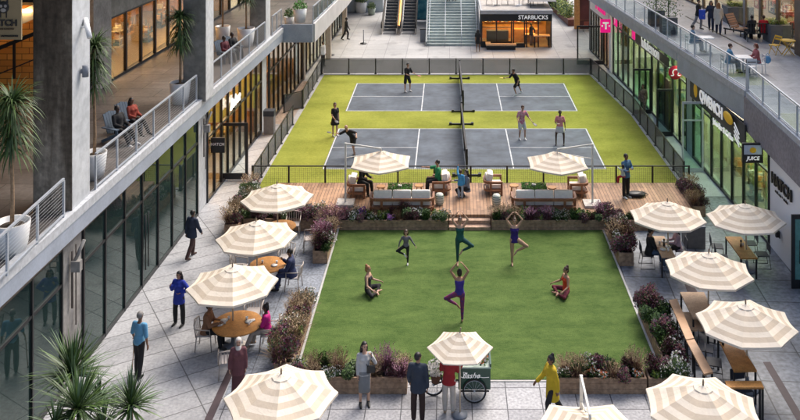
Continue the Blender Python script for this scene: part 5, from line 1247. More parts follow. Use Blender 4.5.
# deck lounge furniture
teak = mat('teak', (.20, .082, .036), .5, col2=(.30, .13, .06), vscale=4, speck=.12, sscale=20)
def seat_unit(name, w, d, nback):
    """curved-arm teak seat, its back at -Y (towards the lawn)"""
    t = empty(name); b = MB()
    b.bx(-w / 2 + .1, w / 2 - .1, -d / 2 + .1, d / 2 - .05, .16, .24); b.build('seat_frame', teak, t)
    def U(z, inset, r):
        pts = []; R_ = .26; x = w / 2 - inset; y0 = -d / 2 + inset
        pts.append((-x, d / 2 - .05, z)); 
        for k in range(5): a = math.pi + (math.pi / 2) * k / 4; pts.append((-x + R_ + R_ * math.cos(a), y0 + R_ + R_ * math.sin(a), z))
        for k in range(5): a = 1.5 * math.pi + (math.pi / 2) * k / 4; pts.append((x - R_ + R_ * math.cos(a), y0 + R_ + R_ * math.sin(a), z))
        pts.append((x, d / 2 - .05, z)); return pts
    b = MB(); P_ = U(.54, .03, 0)
    for a_, c_ in zip(P_[:-1], P_[1:]): b.bar(a_, c_, .09, .10)
    P2 = U(.20, .03, 0)
    for a_, c_ in zip(P2[:-1], P2[1:]): b.bar(a_, c_, .05, .07)
    b.build('back_rail', teak, t)
    for x in (-w / 2 + .05, w / 2 - .05):
        for y in (-d / 2 + .30, d / 2 - .09): b = MB(); b.bx(x - .04, x + .04, y - .04, y + .04, 0, .50); b.build('leg', teak, t)
    for x in ((-w / 2 + .5, w / 2 - .5) if w > 1.4 else ()): b = MB(); b.bx(x - .05, x + .05, -d / 2 + .005, -d / 2 + .06, 0, .50); b.build('leg', teak, t)
    cw = (w - .3) / nback
    for k in range(nback):
        x = -w / 2 + .15 + cw * (k + .5); b = MB(); b.box((x, .06, .33), (cw - .01, d - .32, .17)); b.build('seat_cushion', cushion, t, bevel=.04)
        b = MB(); b.box((x, -d / 2 + .25, .63), (cw - .02, .26, .46), mtx=Matrix.Rotation(R(-10), 4, 'X')); b.build('back_cushion', cushion, t, bevel=.085)
    return t
so = seat_unit('sofa', 2.62, .85, 3)
clone(so, (G(403, 203, DZ).x, 36.05, DZ), 0, 'long cream-cushioned teak sofa on the left half of the deck, backing the flowers', 'teak lounge sofas', 'sofa')
clone(so, (G(542, 203, DZ).x, 36.05, DZ), 0, 'long cream-cushioned teak sofa on the right half of the deck, backing the flowers', 'teak lounge sofas', 'sofa')
ach = seat_unit('lounge_chair', .92, .85, 1)
def pillow(x, y, z, rz, label):
    t = tag(empty('pillow', (x, y, z), rz), label, 'pillow', 'plump cream pillows'); b = MB(); b.ball((0, 0, .20), (.24, .10, .22), n=14, k=8, mtx=Matrix.Rotation(R(14), 4, 'X')); b.build('pillow_cover', cushion, t); return t
for (px, py, a, lb, pl) in ((357, 196, -90, 'teak lounge chair at the left end, below the left side-post umbrella', (-.28, 0)), (441, 193, 90, 'teak lounge chair under the man in green', (.26, .05)), (493.5, 193, -90, 'teak lounge chair just right of the steps axis, facing right', (-.26, 0)), (578, 195, 90, 'teak lounge chair at the right end, below the right side-post umbrella', (.26, 0))):
    p = G(px, py, DZ); clone(ach, (p.x, p.y + .15, DZ), R(a), lb, 'teak lounge chairs', 'armchair')
    pillow(p.x + pl[0] * 1.05, p.y + .15 + pl[1], DZ + .42, R(a), 'plump cream pillow on the ' + lb.replace('teak lounge chair', 'chair', 1))
def stool():
    t = empty('stool'); b = MB(); b.lathe([(0, .42), (.19, .42), (.19, .46), (0, .46)], n=20, smooth=False); b.build('seat', wood_mid, t)
    for k in range(4): a = math.pi / 4 + k * math.pi / 2; b = MB(); b.bar((math.cos(a) * .12, math.sin(a) * .12, .418), (math.cos(a) * .2, math.sin(a) * .2, 0), .035); b.build('leg', wood_mid, t)
    return t
st = stool()
for (px, py, lb) in ((381, 186, 'round teak stool left of the left green planting table'), (419, 185, 'round teak stool between the left green planting table and the man in green'), (514, 185, 'round teak stool left of the right green planting table'), (552, 187, 'round teak stool right of the right green planting table')):
    p = G(px, py, DZ + .46); clone(st, (p.x, p.y, DZ), 0, lb, 'round teak stools', 'stool')
def planting_table():
    t = empty('planting_table'); b = MB(); b.bx(-.50, .50, -.36, .36, 0, .36); b.build('box', black, t)
    L = Leafy(4); b = MB()
    for i in range(1100): L.leaf(b, (L.r.uniform(-.52, .52), L.r.uniform(-.38, .38), .38 + L.r.uniform(0, .14)), .06, [leaf_mid, leaf_dk, mat('leaf_vivid', (.06, .26, .02), .5)][L.r.randrange(3)])
    b.build('foliage', None, t); b = MB()
    for i in range(6): b.ball((L.r.uniform(-.1, .1), L.r.uniform(-.08, .08), .53), .04)
    b.build('centre_bloom', petal_w, t); return t
ptb = planting_table()
for (px, py, lb) in ((400, 191, 'low black box of vivid green leaves between the left stools'), (534, 190, 'low black box of vivid green leaves between the right stools')):
    p = G(px, py, DZ + .3); clone(ptb, (p.x, p.y, DZ), 0, lb, 'green planting boxes on the deck', 'planter')
def drum():
    t = empty('drum_stool'); pr = [(.13, 0), (.17, .08), (.19, .23), (.17, .38), (.13, .46), (0, .47)]
    b = MB(); b.lathe(pr, n=22); b.build('drum_body', mat('drum_cream', (.55, .58, .50), .4), t)
    b = MB()
    for z in (.10, .20, .30, .38): b.lathe([(.180 - abs(z - .23) * .10, z - .02), (.196 - abs(z - .23) * .12, z), (.180 - abs(z - .23) * .10, z + .02)], n=22)
    b.build('glaze_bands', mat('drum_green', (.03, .11, .055), .35), t); return t
dr = drum()
for (px, py, lb) in ((439.5, 199, 'green and cream ceramic drum stool in front of the chair of the man in green'), (496.5, 200, 'green and cream ceramic drum stool beside the right sofa')):
    p = G(px, py, DZ + .23); clone(dr, (p.x, p.y, DZ), 0, lb, 'ceramic drum stools', 'stool')

# flower and ice cart
t = tag(empty('vendor_cart', (0, 0, 0)), 'dark green vendor cart with bicycle wheels, white lettering and open flower top', 'cart')
gcart = mat('cart_green', (.012, .062, .04), .35, var=.12, coat=.3)
pc = G(474.5, 405, 0); cx, cy = pc.x, pc.y; t.location = (cx, cy + .12, 0)
b = MB(); b.bx(-.44, .44, .0, .62, .34, .92); b.build('cart_body', gcart, t, bevel=.012)
b = MB(); b.bx(-.46, .46, -.02, .64, .922, .96, mat('cart_tray', (.40, .50, .44), .5)); b.bx(-.46, -.42, -.02, .64, .962, 1.05, gcart); b.bx(.42, .46, -.02, .64, .962, 1.05, gcart); b.bx(-.42, .42, .60, .64, .962, 1.05, gcart); b.build('tray', None, t)
cart_sign = text_mesh('lettering', 'flashe', .21, signw, (-.10, -.006, .72), (R(90), 0, 0), t, depth=.004, shear=.45)
b = MB(); b.tube([(-.40, -.008, .70), (-.28, -.008, .66), (-.30, -.008, .82), (-.24, -.008, .80)], .008, n=5); b.tube([(.12, -.008, .69), (.24, -.008, .67), (.40, -.008, .68)], .006, n=5); b.build('flourish', signw, t)
def bike_wheel(par, x, y, r, nm='wheel', rz=0.0):
    b = MB(); n = 28; rot = Matrix.Rotation(rz, 3, 'Z')
    pt = lambda a, rr: Vector((x, y, r)) + rot @ Vector((math.cos(a) * rr, 0, math.sin(a) * rr))
    b.tube([pt(2 * math.pi * i / n, r - .02) for i in range(n + 1)], .022, n=6); o = b.build(nm, rubber, par)
    b = MB()
    for k in range(14): b.tube([pt(0, 0), pt(2 * math.pi * k / 14, r - .03)], .004, n=4)
    b.tube([pt(2 * math.pi * i / n, r - .05) for i in range(n + 1)], .009, n=5); b.ball((x, y, r), .03); b.build('spokes', rail_metal, o)
bike_wheel(t, 0, -.05, .33); bike_wheel(t, 0, .68, .33); bike_wheel(t, -1.12, .28, .30)
b = MB(); b.tube([(-.44, .3, .42), (-.85, .28, .40), (-1.12, .28, .30)], .022, n=6); b.tube([(-.85, .28, .40), (-.95, .28, .75)], .02, n=6); b.bar((-.40, -.045, .33), (.40, -.045, .33), .04, .03); b.build('frame_tubes', black, t)
b = MB(); L = Leafy(9)
for i in range(220):
    k = i % 5; L.leaf(b, (L.r.uniform(-.38, .38), L.r.uniform(.04, .56), .98 + L.r.uniform(0, .16)), .075, [leaf_dk, leaf_mid, petal_or, petal_w, petal_pk][k] if L.r.random() < .7 else leaf_mid)
tag(b.build('flower_bunches', None), kind='stuff', label='mixed flowers and greenery laid in the green cart\'s tray', cat='flowers').location = t.location
for k in range(7):
    b = MB(); x, y = -.34 + k * .11, .38 + .1 * (k % 2); b.lathe([(.03, 0), (.035, .12), (.014, .17), (.014, .22), (0, .22)], n=10); o = b.build('bottle', [mat('bottle_red', (.5, .03, .03), .3), mat('bottle_amber', (.5, .25, .06), .3), petal_w, leaf_mid][k % 4]); o.location = (cx + x, cy + .12 + y, .97)
    tag(o, 'small bottle standing among the flowers in the green cart', 'bottle', 'bottles in the green cart')
t2 = tag(empty('flower_basket', (cx - 1.06, cy + .40, .50)), 'brown pot of white blossoms carried over the cart\'s front wheel', 'basket')
b = MB(); b.lathe([(.11, -.12), (.15, .10), (.12, .10), (0, .05)], n=16); b.build('pot', mat('basket_brown', (.12, .05, .03), .7), t2)
b = MB(); L = Leafy(10)
for i in range(420):
    d = Vector((L.r.gauss(0, 1), L.r.gauss(0, 1), L.r.gauss(0, 1))).normalized() * .25 * L.r.random() ** .35; L.leaf(b, (d.x, d.y, .28 + d.z * .85), .075, petal_w if i % 7 else leaf_mid)
b.build('blossom', None, t2)
# cart umbrella
t = tag(empty('cart_umbrella', (G(460, 333, 2.2).x, G(460, 333, 2.2).y, 0)), 'small hexagonal striped umbrella over the green vendor cart', 'umbrella')
canopy(t, .88, 6, .38, R(0), 8, 1.82, vent=.12, scal=.02, drop=.05)
b = MB(); b.tube([(0, 0, .1), (0, 0, 2.2)], .02, n=8); b.build('pole', pole_w, t); b = MB(); b.tube([(0, 0, 2.2), (0.02, 0, 2.34)], .018, n=6); b.build('finial', MATS['finial_wood'], t)
b = MB(); b.lathe([(.2, 0), (.2, .06), (0, .1)], n=16); b.build('base', steel_dark, t)

# left gallery furniture
def adirondack():
    t = empty('garden_chair'); m = mat('chair_slate_blue', (.10, .135, .18), .6, var=.1)
    for k in range(5): b = MB() if k == 0 else b; x = -.22 + k * .11; b.box((x, .28, .66), (.10, .03, .78 - abs(k - 2) * .05), mtx=Matrix.Rotation(R(-20), 4, 'X'))
    b.build('backrest', m, t)
    b = MB()
    for k in range(5): b.box((0, -.30 + k * .11, .36 - k * .03), (.54, .10, .025), mtx=Matrix.Rotation(R(-12), 4, 'X'))
    b.build('seat', m, t)
    for sx in (-1, 1):
        b = MB(); b.box((sx * .33, -.05, .56), (.13, .74, .03)); b.build('armrest', m, t)
        b = MB(); b.bx(sx * .31 - .02, sx * .31 + .02, -.38, -.28, 0, .54); b.bar((sx * .27, -.3, .34), (sx * .27, .45, .03), .03, .1); b.build('leg', m, t)
    return t
ad = adirondack()
def gz(px, py, z): p = G(px, py, z); return (p.x, p.y, z)
GC = [((117, 142), 62, 'slate blue garden chair nearest the railing gap, under the dark-clad sitter'), ((128, 132), 60, 'slate blue garden chair behind, with the sitter in orange'), ((224, 62), 60, 'slate blue garden chair on the far gallery, left of the pair'), ((232, 58), 60, 'slate blue garden chair on the far gallery, right of the pair')]
for (p_, a, lb) in GC: clone(ad, gz(*p_, ZL), R(a), lb, 'slate blue garden chairs', 'chair')
# white planter box with vivid greenery on the projecting bay
def tub(loc, w, d, h, m, seed, mats, label, cat='planter', spread=1.1, group=None, hf=.5, name='tub_plant', n=420):
    t = tag(empty(name, loc), label, cat, group); b = MB(); b.lathe([(w * .38, 0), (w * .5, h), (w * .44, h), (w * .42, h - .08), (0, h - .08)], n=24, sy=d / w); b.build('pot', m, t)
    L = Leafy(seed); b = MB()
    for i in range(n):
        v = Vector((L.r.gauss(0, 1), L.r.gauss(0, 1), abs(L.r.gauss(0, 1)))).normalized() * L.r.random() ** .4; L.leaf(b, (v.x * w * .5 * spread, v.y * d * .5 * spread, h + v.z * hf), .10, mats[i % len(mats)])
    b.build('foliage', None, t); return t
tub(gz(300, 22, 5.16), .8, .8, .8, white_gloss, 31, [mat('leaf_vivid', (.05, .20, .02)), leaf_mid], 'white tub of vivid green leaves on the projecting gallery corner', n=300)
tub(gz(289, 25, ZL), .6, .6, .5, white_gloss, 32, [leaf_dk, leaf_mid], 'low white tub by the far railing corner of the gallery', n=250)
tub((-10.3, 48.9, ZL), .5, .5, .55, white_gloss, 33, [leaf_dk], 'little white tub behind the third gallery column', n=120)
tub(gz(361, 12.5, 0), 1.15, 1.0, 1.0, white_gloss, 34, [leaf_dk, leaf_mid, leaf_lt], 'large white tub of dark leaves against the pale far wall', hf=.8)
tub(gz(371.5, 14.5, 0), .75, .75, .6, mat('pot_green_grey', (.30, .36, .31), .6), 35, [leaf_mid, leaf_dk], 'smaller round grey-green tub of leaves left of the escalators', hf=.6)
# stanchion, bins
t = tag(empty('stanchion', tuple(G(363.5, 43.5, 0))), 'lone dark barrier post on the open far plaza', 'post'); b = MB(); b.tube([(0, 0, .04), (0, 0, 1.0)], .035, n=8); b.ball((0, 0, 1.02), .05); b.build('post', steel_dark, t); b = MB(); b.lathe([(.26, 0), (.26, .04), (.04, .08)], n=18); b.build('base', black, t)
t = tag(empty('stanchion', tuple(G(331, 55, 0))), 'dark barrier post beside the shop door at far left', 'post'); b = MB(); b.tube([(0, 0, .04), (0, 0, 1.3)], .035, n=8); b.build('post', steel_dark, t); b = MB(); b.lathe([(.26, 0), (.26, .04), (.04, .08)], n=18); b.build('base', black, t)
t = tag(empty('litter_bin', tuple(G(423, 41, 0))), 'dark slim litter bin at the foot of the wide stair', 'bin'); b = MB(); b.bx(-.22, .22, -.2, .2, 0, .95); b.build('bin_body', steel_dark, t, bevel=.02); b = MB(); b.bx(-.24, .24, -.22, .22, .952, 1.02); b.build('lid', black, t)
t = tag(empty('litter_bin', tuple(G(269.5, 133, 0))), 'dark-topped grey bin outside the left court fence', 'bin'); b = MB(); b.bx(-.27, .27, -.25, .25, 0, .95); b.build('bin_body', mat('bin_grey', (.20, .20, .20), .6), t, bevel=.02); b = MB(); b.bx(-.29, .29, -.27, .27, .952, 1.25); b.build('lid', mat('bin_lid_navy', (.025, .035, .05), .5), t, bevel=.03)
# low dark heap of wires round a flattened ball on the deck behind the couple
t = tag(empty('dark_heap', tuple(G(636, 196, DZ))), 'dark wire heap lying on the deck beside the man carrying a child', 'basket')
b = MB(); L = Leafy(12)
for k in range(22):
    a = k * .55; b.tube([(-.5, -.2 + .02 * k, .02), (-.2 + .02 * k, -.25, .16), (.25, -.1 + .01 * k, .18), (.55, .1, .02)] if k % 2 else [(-.45 + .04 * k, -.28, .02), (-.45 + .04 * k, 0, .2), (-.40 + .04 * k, .28, .02)], .010, n=4)
b.ball((0, 0, .09), (.42, .26, .10), n=14, k=8); b.build('heap_wires', black, t)

# far right cafe tables, planter hedge
t = tag(empty('hedge_planter', tuple(G(566, 20, 0))), 'long rust-brown planter of yellow-green bushes past the coffee kiosk', 'planter')
b = MB(); b.bx(-.35, .35, -2.6, 5, 0, .55); b.build('box', mat('planter_rust', (.16, .06, .045), .7, var=.2), t)
b = MB(); L = Leafy(55)
for i in range(2600):
    y = L.r.uniform(-1.9, 4.8); hh = 1.0 + .7 * noise.noise(Vector((y * .9, 3, 0))); L.leaf(b, (L.r.gauss(0, .28), y, .55 + abs(L.r.gauss(0, .5)) * hh), .16, [leaf_lt, leaf_lt, leaf_mid, leaf_mid, leaf_dk][L.r.randrange(5)])
b.build('foliage', None, t); t.rotation_euler.z = R(4)
def kiosk_table(px, py, w, label, h=.9):
    p = G(px, py, 0); t = tag(empty('high_table', (p.x, p.y, 0)), label, 'table', 'tables by the coffee kiosk'); b = MB(); b.bx(-w / 2, w / 2, 0, .65, h - .06, h); b.build('tabletop', mat('bench_wood', (.60, .38, .22)), t)
    for sx in (-1, 1):
        for y in (.05, .6): b = MB(); b.bx(sx * (w / 2 - .08) - .04, sx * (w / 2 - .08) + .04, y - .04, y + .04, 0, h - .062); b.build('leg', black, t)
kiosk_table(542, 47.5, 1.25, 'pale-topped high table right of the coffee kiosk door')
kiosk_table(530, 44, .9, 'smaller table beside the coffee kiosk glass', .75)
t = tag(empty('cafe_table', tuple(G(584, 28, 0))), 'dark outdoor table with red-brown chairs at the far right shops', 'table'); b = MB(); b.bx(-.5, .5, -.35, .35, .72, .76); b.build('tabletop', wood_dark, t); b = MB(); b.bx(-.05, .05, -.05, .05, 0, .718); b.bx(-.3, .3, -.04, .04, 0, .04); b.build('pedestal', black, t)
rc = wire_chair(); rc.name = 'wood_chair'
for o in rc.children:
    if o.name.startswith(('seat', 'backrest')): o.data = o.data.copy(); o.data.materials.clear(); o.data.materials.append(mat('chair_red_brown', (.22, .06, .04), .6))
for (px, py, a, lb) in ((589, 27, -90, 'red-brown chair right of the far dark table'), (586, 31, 180, 'red-brown chair on the near side of the far dark table'), (579, 27, 90, 'red-brown chair left of the far dark table')): clone(rc, gz(px, py, 0), R(a), lb, 'red-brown chairs at the far table', 'chair')
# things on the kiosk roof
for i, (px, lb) in enumerate(((497, 'small black-legged table on the kiosk roof, leftmost'), (519, 'white-footed table in the middle of the kiosk roof'), (533, 'small black-legged table on the kiosk roof, rightmost'))):
    p = G(px, 5, 2.88); t = tag(empty('roof_table', (p.x, p.y, 2.877)), lb, 'table', 'tables on the kiosk roof'); b = MB(); b.lathe([(.26, 0), (.26, .03), (.03, .06), (.03, .70), (.36, .71), (.36, .74), (0, .74)], n=18, smooth=False); b.build('table_body', white_paint if i == 1 else black, t)
    for s in (-1, 1): clone(wc, (p.x + s * .6, p.y + .2, 2.877), R(90 * -s), ('left' if s < 0 else 'right') + ' dark chair at the ' + ('leftmost', 'middle', 'rightmost')[i] + ' kiosk roof table', 'chairs on the kiosk roof', 'chair')

# right terrace furniture
def lounger(loc, rz, label):
    t = tag(empty('sun_lounger', loc, rz), label, 'lounger', 'wooden loungers on the right terrace'); m = mat('lounger_wood', (.24, .13, .09), .6, speck=.15, sscale=14)
    b = MB()
    for k in range(9): b.box((0, -.2 - k * .14, .36), (.72, .12, .03))
    b.build('seat', m, t); b = MB()
    for k in range(6): b.box((0, .0 + k * .07, .42 + k * .12), (.72, .02, .11), mtx=Matrix.Rotation(R(-30), 4, 'X'))
    b.build('backrest', m, t); b = MB()
    for sx in (-.38, .38): b.bar((sx, .45, .30), (sx, -1.45, .30), .04, .07); b.bar((sx, .0, .32), (sx, .42, 1.1), .03, .04)
    b.build('frame', black, t)
    for sx in (-.38, .38):
        for y in (.35, -1.3): b = MB(); b.bx(sx - .02, sx + .02, y - .03, y + .03, 0, .262); b.build('leg', black, t)
lounger(gz(735, 34, ZR), R(38), 'brown slatted lounger with raised back, beside the left dark planter')
t = tag(empty('low_bench', gz(749, 37, ZR), R(38)), 'low wooden footrest table between the lounger and the dark bench', 'table'); b = MB()
for k in range(6): b.box((0, -.4 + k * .15, .36), (.62, .13, .03))
b.build('slats', MATS['lounger_wood'], t); b = MB()
for sx in (-.28, .28):
    for y in (-.35, .32): b.bx(sx - .02, sx + .02, y - .02, y + .02, 0, .34)
b.build('legs', black, t)
def black_bench(loc, rz, label):
    t = tag(empty('terrace_bench', loc, rz), label, 'bench'); b = MB(); b.box((0, 0, .44), (1.3, .5, .04)); b.build('seat', black, t); b = MB()
    for k in range(9): b.box((-.6 + k * .15, -.27, .72), (.05, .03, .5))
    b.bar((-.65, -.27, .97), (.65, -.27, .97), .05); b.build('backrest', black, t)
    for sx in (-.6, .6): b = MB(); b.bar((sx, .2, .42), (sx * 1.05, .28, 0), .04); b.bar((sx, -.2, .42), (sx * 1.05, -.32, 0), .04); b.build('leg', black, t)
black_bench(gz(759, 41, ZR), R(-8), 'black slatted bench with its back to the railing, under the person in red')
for (px, py, w, lb, sd_) in ((741, 24, 1.5, 'dark square planter of yellow-green leaves behind the lounger', 61), (781, 44, 1.05, 'dark square planter of yellow-green leaves behind the yellow table', 62)):
    p = G(px, py, ZR); t = tag(empty('square_planter', (p.x, p.y + .6, ZR)), lb, 'planter', 'dark square planters on the right terrace'); b = MB(); b.bx(-w / 2, w / 2, -.6, .6, 0, .95); b.build('box', mat('planter_slate', (.10, .105, .115), .7, var=.15), t, bevel=.01)
    L = Leafy(sd_); b = MB()
    for i in range(150):
        a = L.r.uniform(0, 6.28); L.blade(b, (L.r.uniform(-.5, .5), L.r.uniform(-.35, .35), .95), (math.cos(a) * .8, math.sin(a) * .8, .8), .55, .028, [leaf_lt, leaf_lt, mat('leaf_cream', (.5, .5, .25), .6), leaf_mid][i % 4], bend=1.0)
    b.build('foliage', None, t)
for (px, py, lb) in ((663, 17, 'dark square tub with a climbing shrub by the terrace railing, right one'), (651, 9, 'dark square tub with a climbing shrub by the terrace railing, left one')):
    p = G(px, py + 16, ZR); t = tag(empty('square_planter', (p.x + .3, p.y, ZR)), lb, 'planter', 'tubs by the terrace railing'); b = MB(); b.bx(-.4, .4, -.4, .4, 0, .9); b.build('box', MATS['planter_slate'], t)
    L = Leafy(px); b = MB(); b.tube([(0, 0, .9), (0, 0, 2.2)], .03, leaf_dk, n=5)
    for i in range(380): z = L.r.uniform(.9, 2.5); rr = .32 * (1 - (z - .9) / 2.2) + .05; b_ = L.leaf(b, (L.r.gauss(0, rr), L.r.gauss(0, rr), z), .09, [leaf_dk, leaf_mid][i % 2])
    b.build('foliage', None, t)
yel = mat('yellow_metal', (.72, .42, .03), .45, var=.05)
p = G(788, 55, ZR); t = tag(empty('yellow_table', (p.x, p.y, ZR)), 'small bright yellow folding table at the terrace\'s right edge', 'table')
b = MB(); b.lathe([(0, .70), (.36, .70), (.36, .73), (0, .73)], n=22, smooth=False); b.build('tabletop', yel, t); b = MB()
for s in (-1, 1):
    for y in (-.15, .15): b.bar((-.25 * s, y, 0), (.25 * s, y, .70), .03)
b.build('cross_legs', yel, t)
p = G(775, 54, ZR); t = tag(empty('yellow_chair', (p.x, p.y, ZR), R(-60)), 'small bright yellow folding chair left of the yellow table', 'chair')
b = MB()
for k in range(4): b.box((0, -.15 + k * .1, .45), (.42, .08, .02))
b.build('seat', yel, t); b = MB()
for k in range(2): b.box((0, .26, .70 + k * .14), (.42, .02, .08))
b.build('backrest', yel, t)
for sx in (-.2, .2): b = MB(); b.bar((sx, -.2, 0), (sx, .26, .85), .025); b.bar((sx, .25, 0), (sx, -.2, .45), .025); b.build('leg', yel, t)
# white cafe sets by the terrace railing
def white_chair():
    t = empty('white_chair'); m = mat('white_metal', (.62, .64, .66), .45)
    b = MB(); b.box((0, 0, .45), (.42, .42, .025)); b.build('seat', m, t); b = MB(); b.box((0, .22, .78), (.42, .02, .10)); b.box((0, .21, .62), (.42, .02, .06))
    for sx in (-.2, .2): b.bar((sx, .2, .45), (sx, .22, .84), .025)
    b.build('backrest', m, t)
    for sx in (-.2, .2):
        for sy in (-.2, .2): b = MB(); b.bar((sx, sy, .44), (sx * 1.1, sy * 1.1, 0), .022); b.build('leg', m, t)
    return t
wch = white_chair(); mW = MATS['white_metal']
for (px, py, lb, chs) in ((706, 52, 'white square table by the terrace railing beside the lone blue-clad sitter', [(-.75, 0, 90)]), (743, 73, 'white square table by the terrace railing between two seated women', [(-.72, 0, 90), (.72, 0, -90)])):
    p = G(px, py, ZR); t = tag(empty('cafe_table', (p.x, p.y, ZR)), lb, 'table', 'white terrace tables'); b = MB(); b.box((0, 0, .73), (.68, .68, .03)); b.build('tabletop', mW, t); b = MB(); b.bx(-.03, .03, -.03, .03, .02, .71); b.bar((-.25, -.25, .02), (.25, .25, .02), .04); b.bar((-.25, .25, .021), (.25, -.25, .021), .038); b.build('pedestal', mW, t)
    for (dx, dy, a) in chs: clone(wch, (p.x + dx, p.y + dy, ZR), R(a), 'white chair ' + ('left' if dx < 0 else 'right') + ' of the ' + ('lone sitter\'s' if px < 720 else 'two women\'s') + ' white terrace table', 'white terrace chairs', 'chair')
    if px > 720:
        clone(wch, (p.x + .1, p.y - .65, ZR), R(180), 'white chair on the near side of the two women\'s table, backing the railing', 'white terrace chairs', 'chair')
        t = tag(empty('handbag', (p.x + 1.1, p.y, ZR + .5)), 'light blue bag on the chair of the red-haired sitter', 'bag'); b = MB(); b.ball((0, 0, .1), (.16, .08, .18)); b.build('bag_body', mat('bag_blue', (.12, .32, .55), .6), t); b = MB(); b.tube([(-.1, 0, .25), (0, 0, .4), (.1, 0, .25)], .012, n=5); b.build('strap', MATS['bag_blue'], t)
# ================================================================== PEOPLE
def V(*a): return Vector(a)
SKIN = {'light': mat('skin_light', (.50, .30, .21), .55, var=.06), 'tan': mat('skin_tan', (.38, .21, .13), .55, var=.06), 'brown': mat('skin_brown', (.19, .095, .055), .55, var=.06), 'dark': mat('skin_deep', (.075, .04, .026), .5, var=.06)}
def cloth(name, col, var=.12):
    return mat('cloth_' + name, col, .85, var=var, vscale=5, bump=.8, bscale=11)
HAIRC = {'black': mat('hair_black', (.010, .008, .008), .5), 'brown': mat('hair_brown', (.06, .03, .018), .5, var=.2), 'ginger': mat('hair_ginger', (.28, .12, .04), .5, var=.2), 'grey': mat('hair_grey', (.20, .19, .18), .6, var=.2), 'red': mat('hair_red', (.20, .045, .02), .5, var=.2)}
eye_m = mat('eye_dark', (.01, .01, .01), .3); lip_m = mat('lip', (.30, .08, .07), .5); shoe_bk = mat('shoe_black', (.012, .012, .012), .4); shoe_wh = mat('shoe_white', (.65, .65, .64), .5); shoe_tan = mat('shoe_tan', (.38, .26, .17), .5)

def loft(b, rings, m=None, n=16):
    vs = []
    for c, ax, ay in rings:
        for j in range(n):
            a = 2 * math.pi * j / n; ca, sa = math.cos(a), math.sin(a)
            vs.append(c + ax * ca + ay * sa)
    fs = [(i * n + j, i * n + (j + 1) % n, (i + 1) * n + (j + 1) % n, (i + 1) * n + j) for i in range(len(rings) - 1) for j in range(n)]
    fs.append(tuple(range(n - 1, -1, -1))); fs.append(tuple((len(rings) - 1) * n + j for j in range(n)))
    b.add(vs, fs, m, True)
def limb(b, pts, rs):
    b.tube(pts, rs, n=12)
    for p, r in zip(pts, rs): b.ball(p, r, n=12, k=8)
def remeshed(b, vox):
    me = bpy.data.meshes.new('tmp'); me.from_pydata(b.v, [], b.f)
    o = bpy.data.objects.new('tmp', me); COL.objects.link(o)
    r = o.modifiers.new('r', 'REMESH'); r.mode = 'VOXEL'; r.voxel_size = vox; r.use_smooth_shade = True
    s = o.modifiers.new('s', 'SMOOTH'); s.iterations = 3; s.factor = .5
    dg = bpy.context.evaluated_depsgraph_get(); me2 = bpy.data.meshes.new_from_object(o.evaluated_get(dg))
    bpy.data.objects.remove(o); bpy.data.meshes.remove(me)
    return me2
def mesh_obj(me, name, m, parent):
    me.name = name; me.materials.clear(); me.materials.append(m)
    me.polygons.foreach_set('use_smooth', [True] * len(me.polygons))
    o = bpy.data.objects.new(name, me); COL.objects.link(o); o.parent = parent; return o

STAND = dict(th_l=V(.05, 0, -1), sh_l=V(0, .03, -1), th_r=V(-.05, 0, -1), sh_r=V(0, .03, -1), ua_l=V(.16, .03, -1), fa_l=V(.05, -.15, -1), ua_r=V(-.16, .03, -1), fa_r=V(-.05, -.15, -1))
WALK = dict(STAND, th_l=V(.03, -.42, -1), sh_l=V(0, .10, -1), th_r=V(-.03, .30, -1), sh_r=V(0, .62, -1), ua_l=V(.14, .30, -1), fa_l=V(.03, .05, -1), ua_r=V(-.14, -.30, -1), fa_r=V(-.03, -.55, -1), lean=V(0, -.06, 1))
SIT = dict(STAND, th_l=V(.12, -1, -.06), sh_l=V(.03, -.10, -1), th_r=V(-.12, -1, -.06), sh_r=V(-.03, -.10, -1), ua_l=V(.15, -.35, -1), fa_l=V(-.25, -1, -.15), ua_r=V(-.15, -.35, -1), fa_r=V(.25, -1, -.15), lean=V(0, -.05, 1), seat=.46)
TREE = dict(STAND, th_l=V(0, 0, -1), sh_l=V(0, 0, -1), th_r=V(-1, -.25, -.55), sh_r=V(1, .10, -.50), ua_l=V(.55, 0, .85), fa_l=V(-.72, -.02, .95), ua_r=V(-.55, 0, .85), fa_r=V(.72, -.02, .95), ft_r=V(.6, -.2, -.8))
LOTUS = dict(STAND, th_l=V(.85, -.75, -.10), sh_l=V(-1, -.10, -.10), th_r=V(-.85, -.75, -.10), sh_r=V(1, -.10, -.05), ua_l=V(.45, -.25, -.9), fa_l=V(.30, -.9, -.30), ua_r=V(-.45, -.25, -.9), fa_r=V(-.30, -.9, -.30), ft_l=V(-.8, -.6, 0), ft_r=V(.8, -.6, 0), seat=.06)

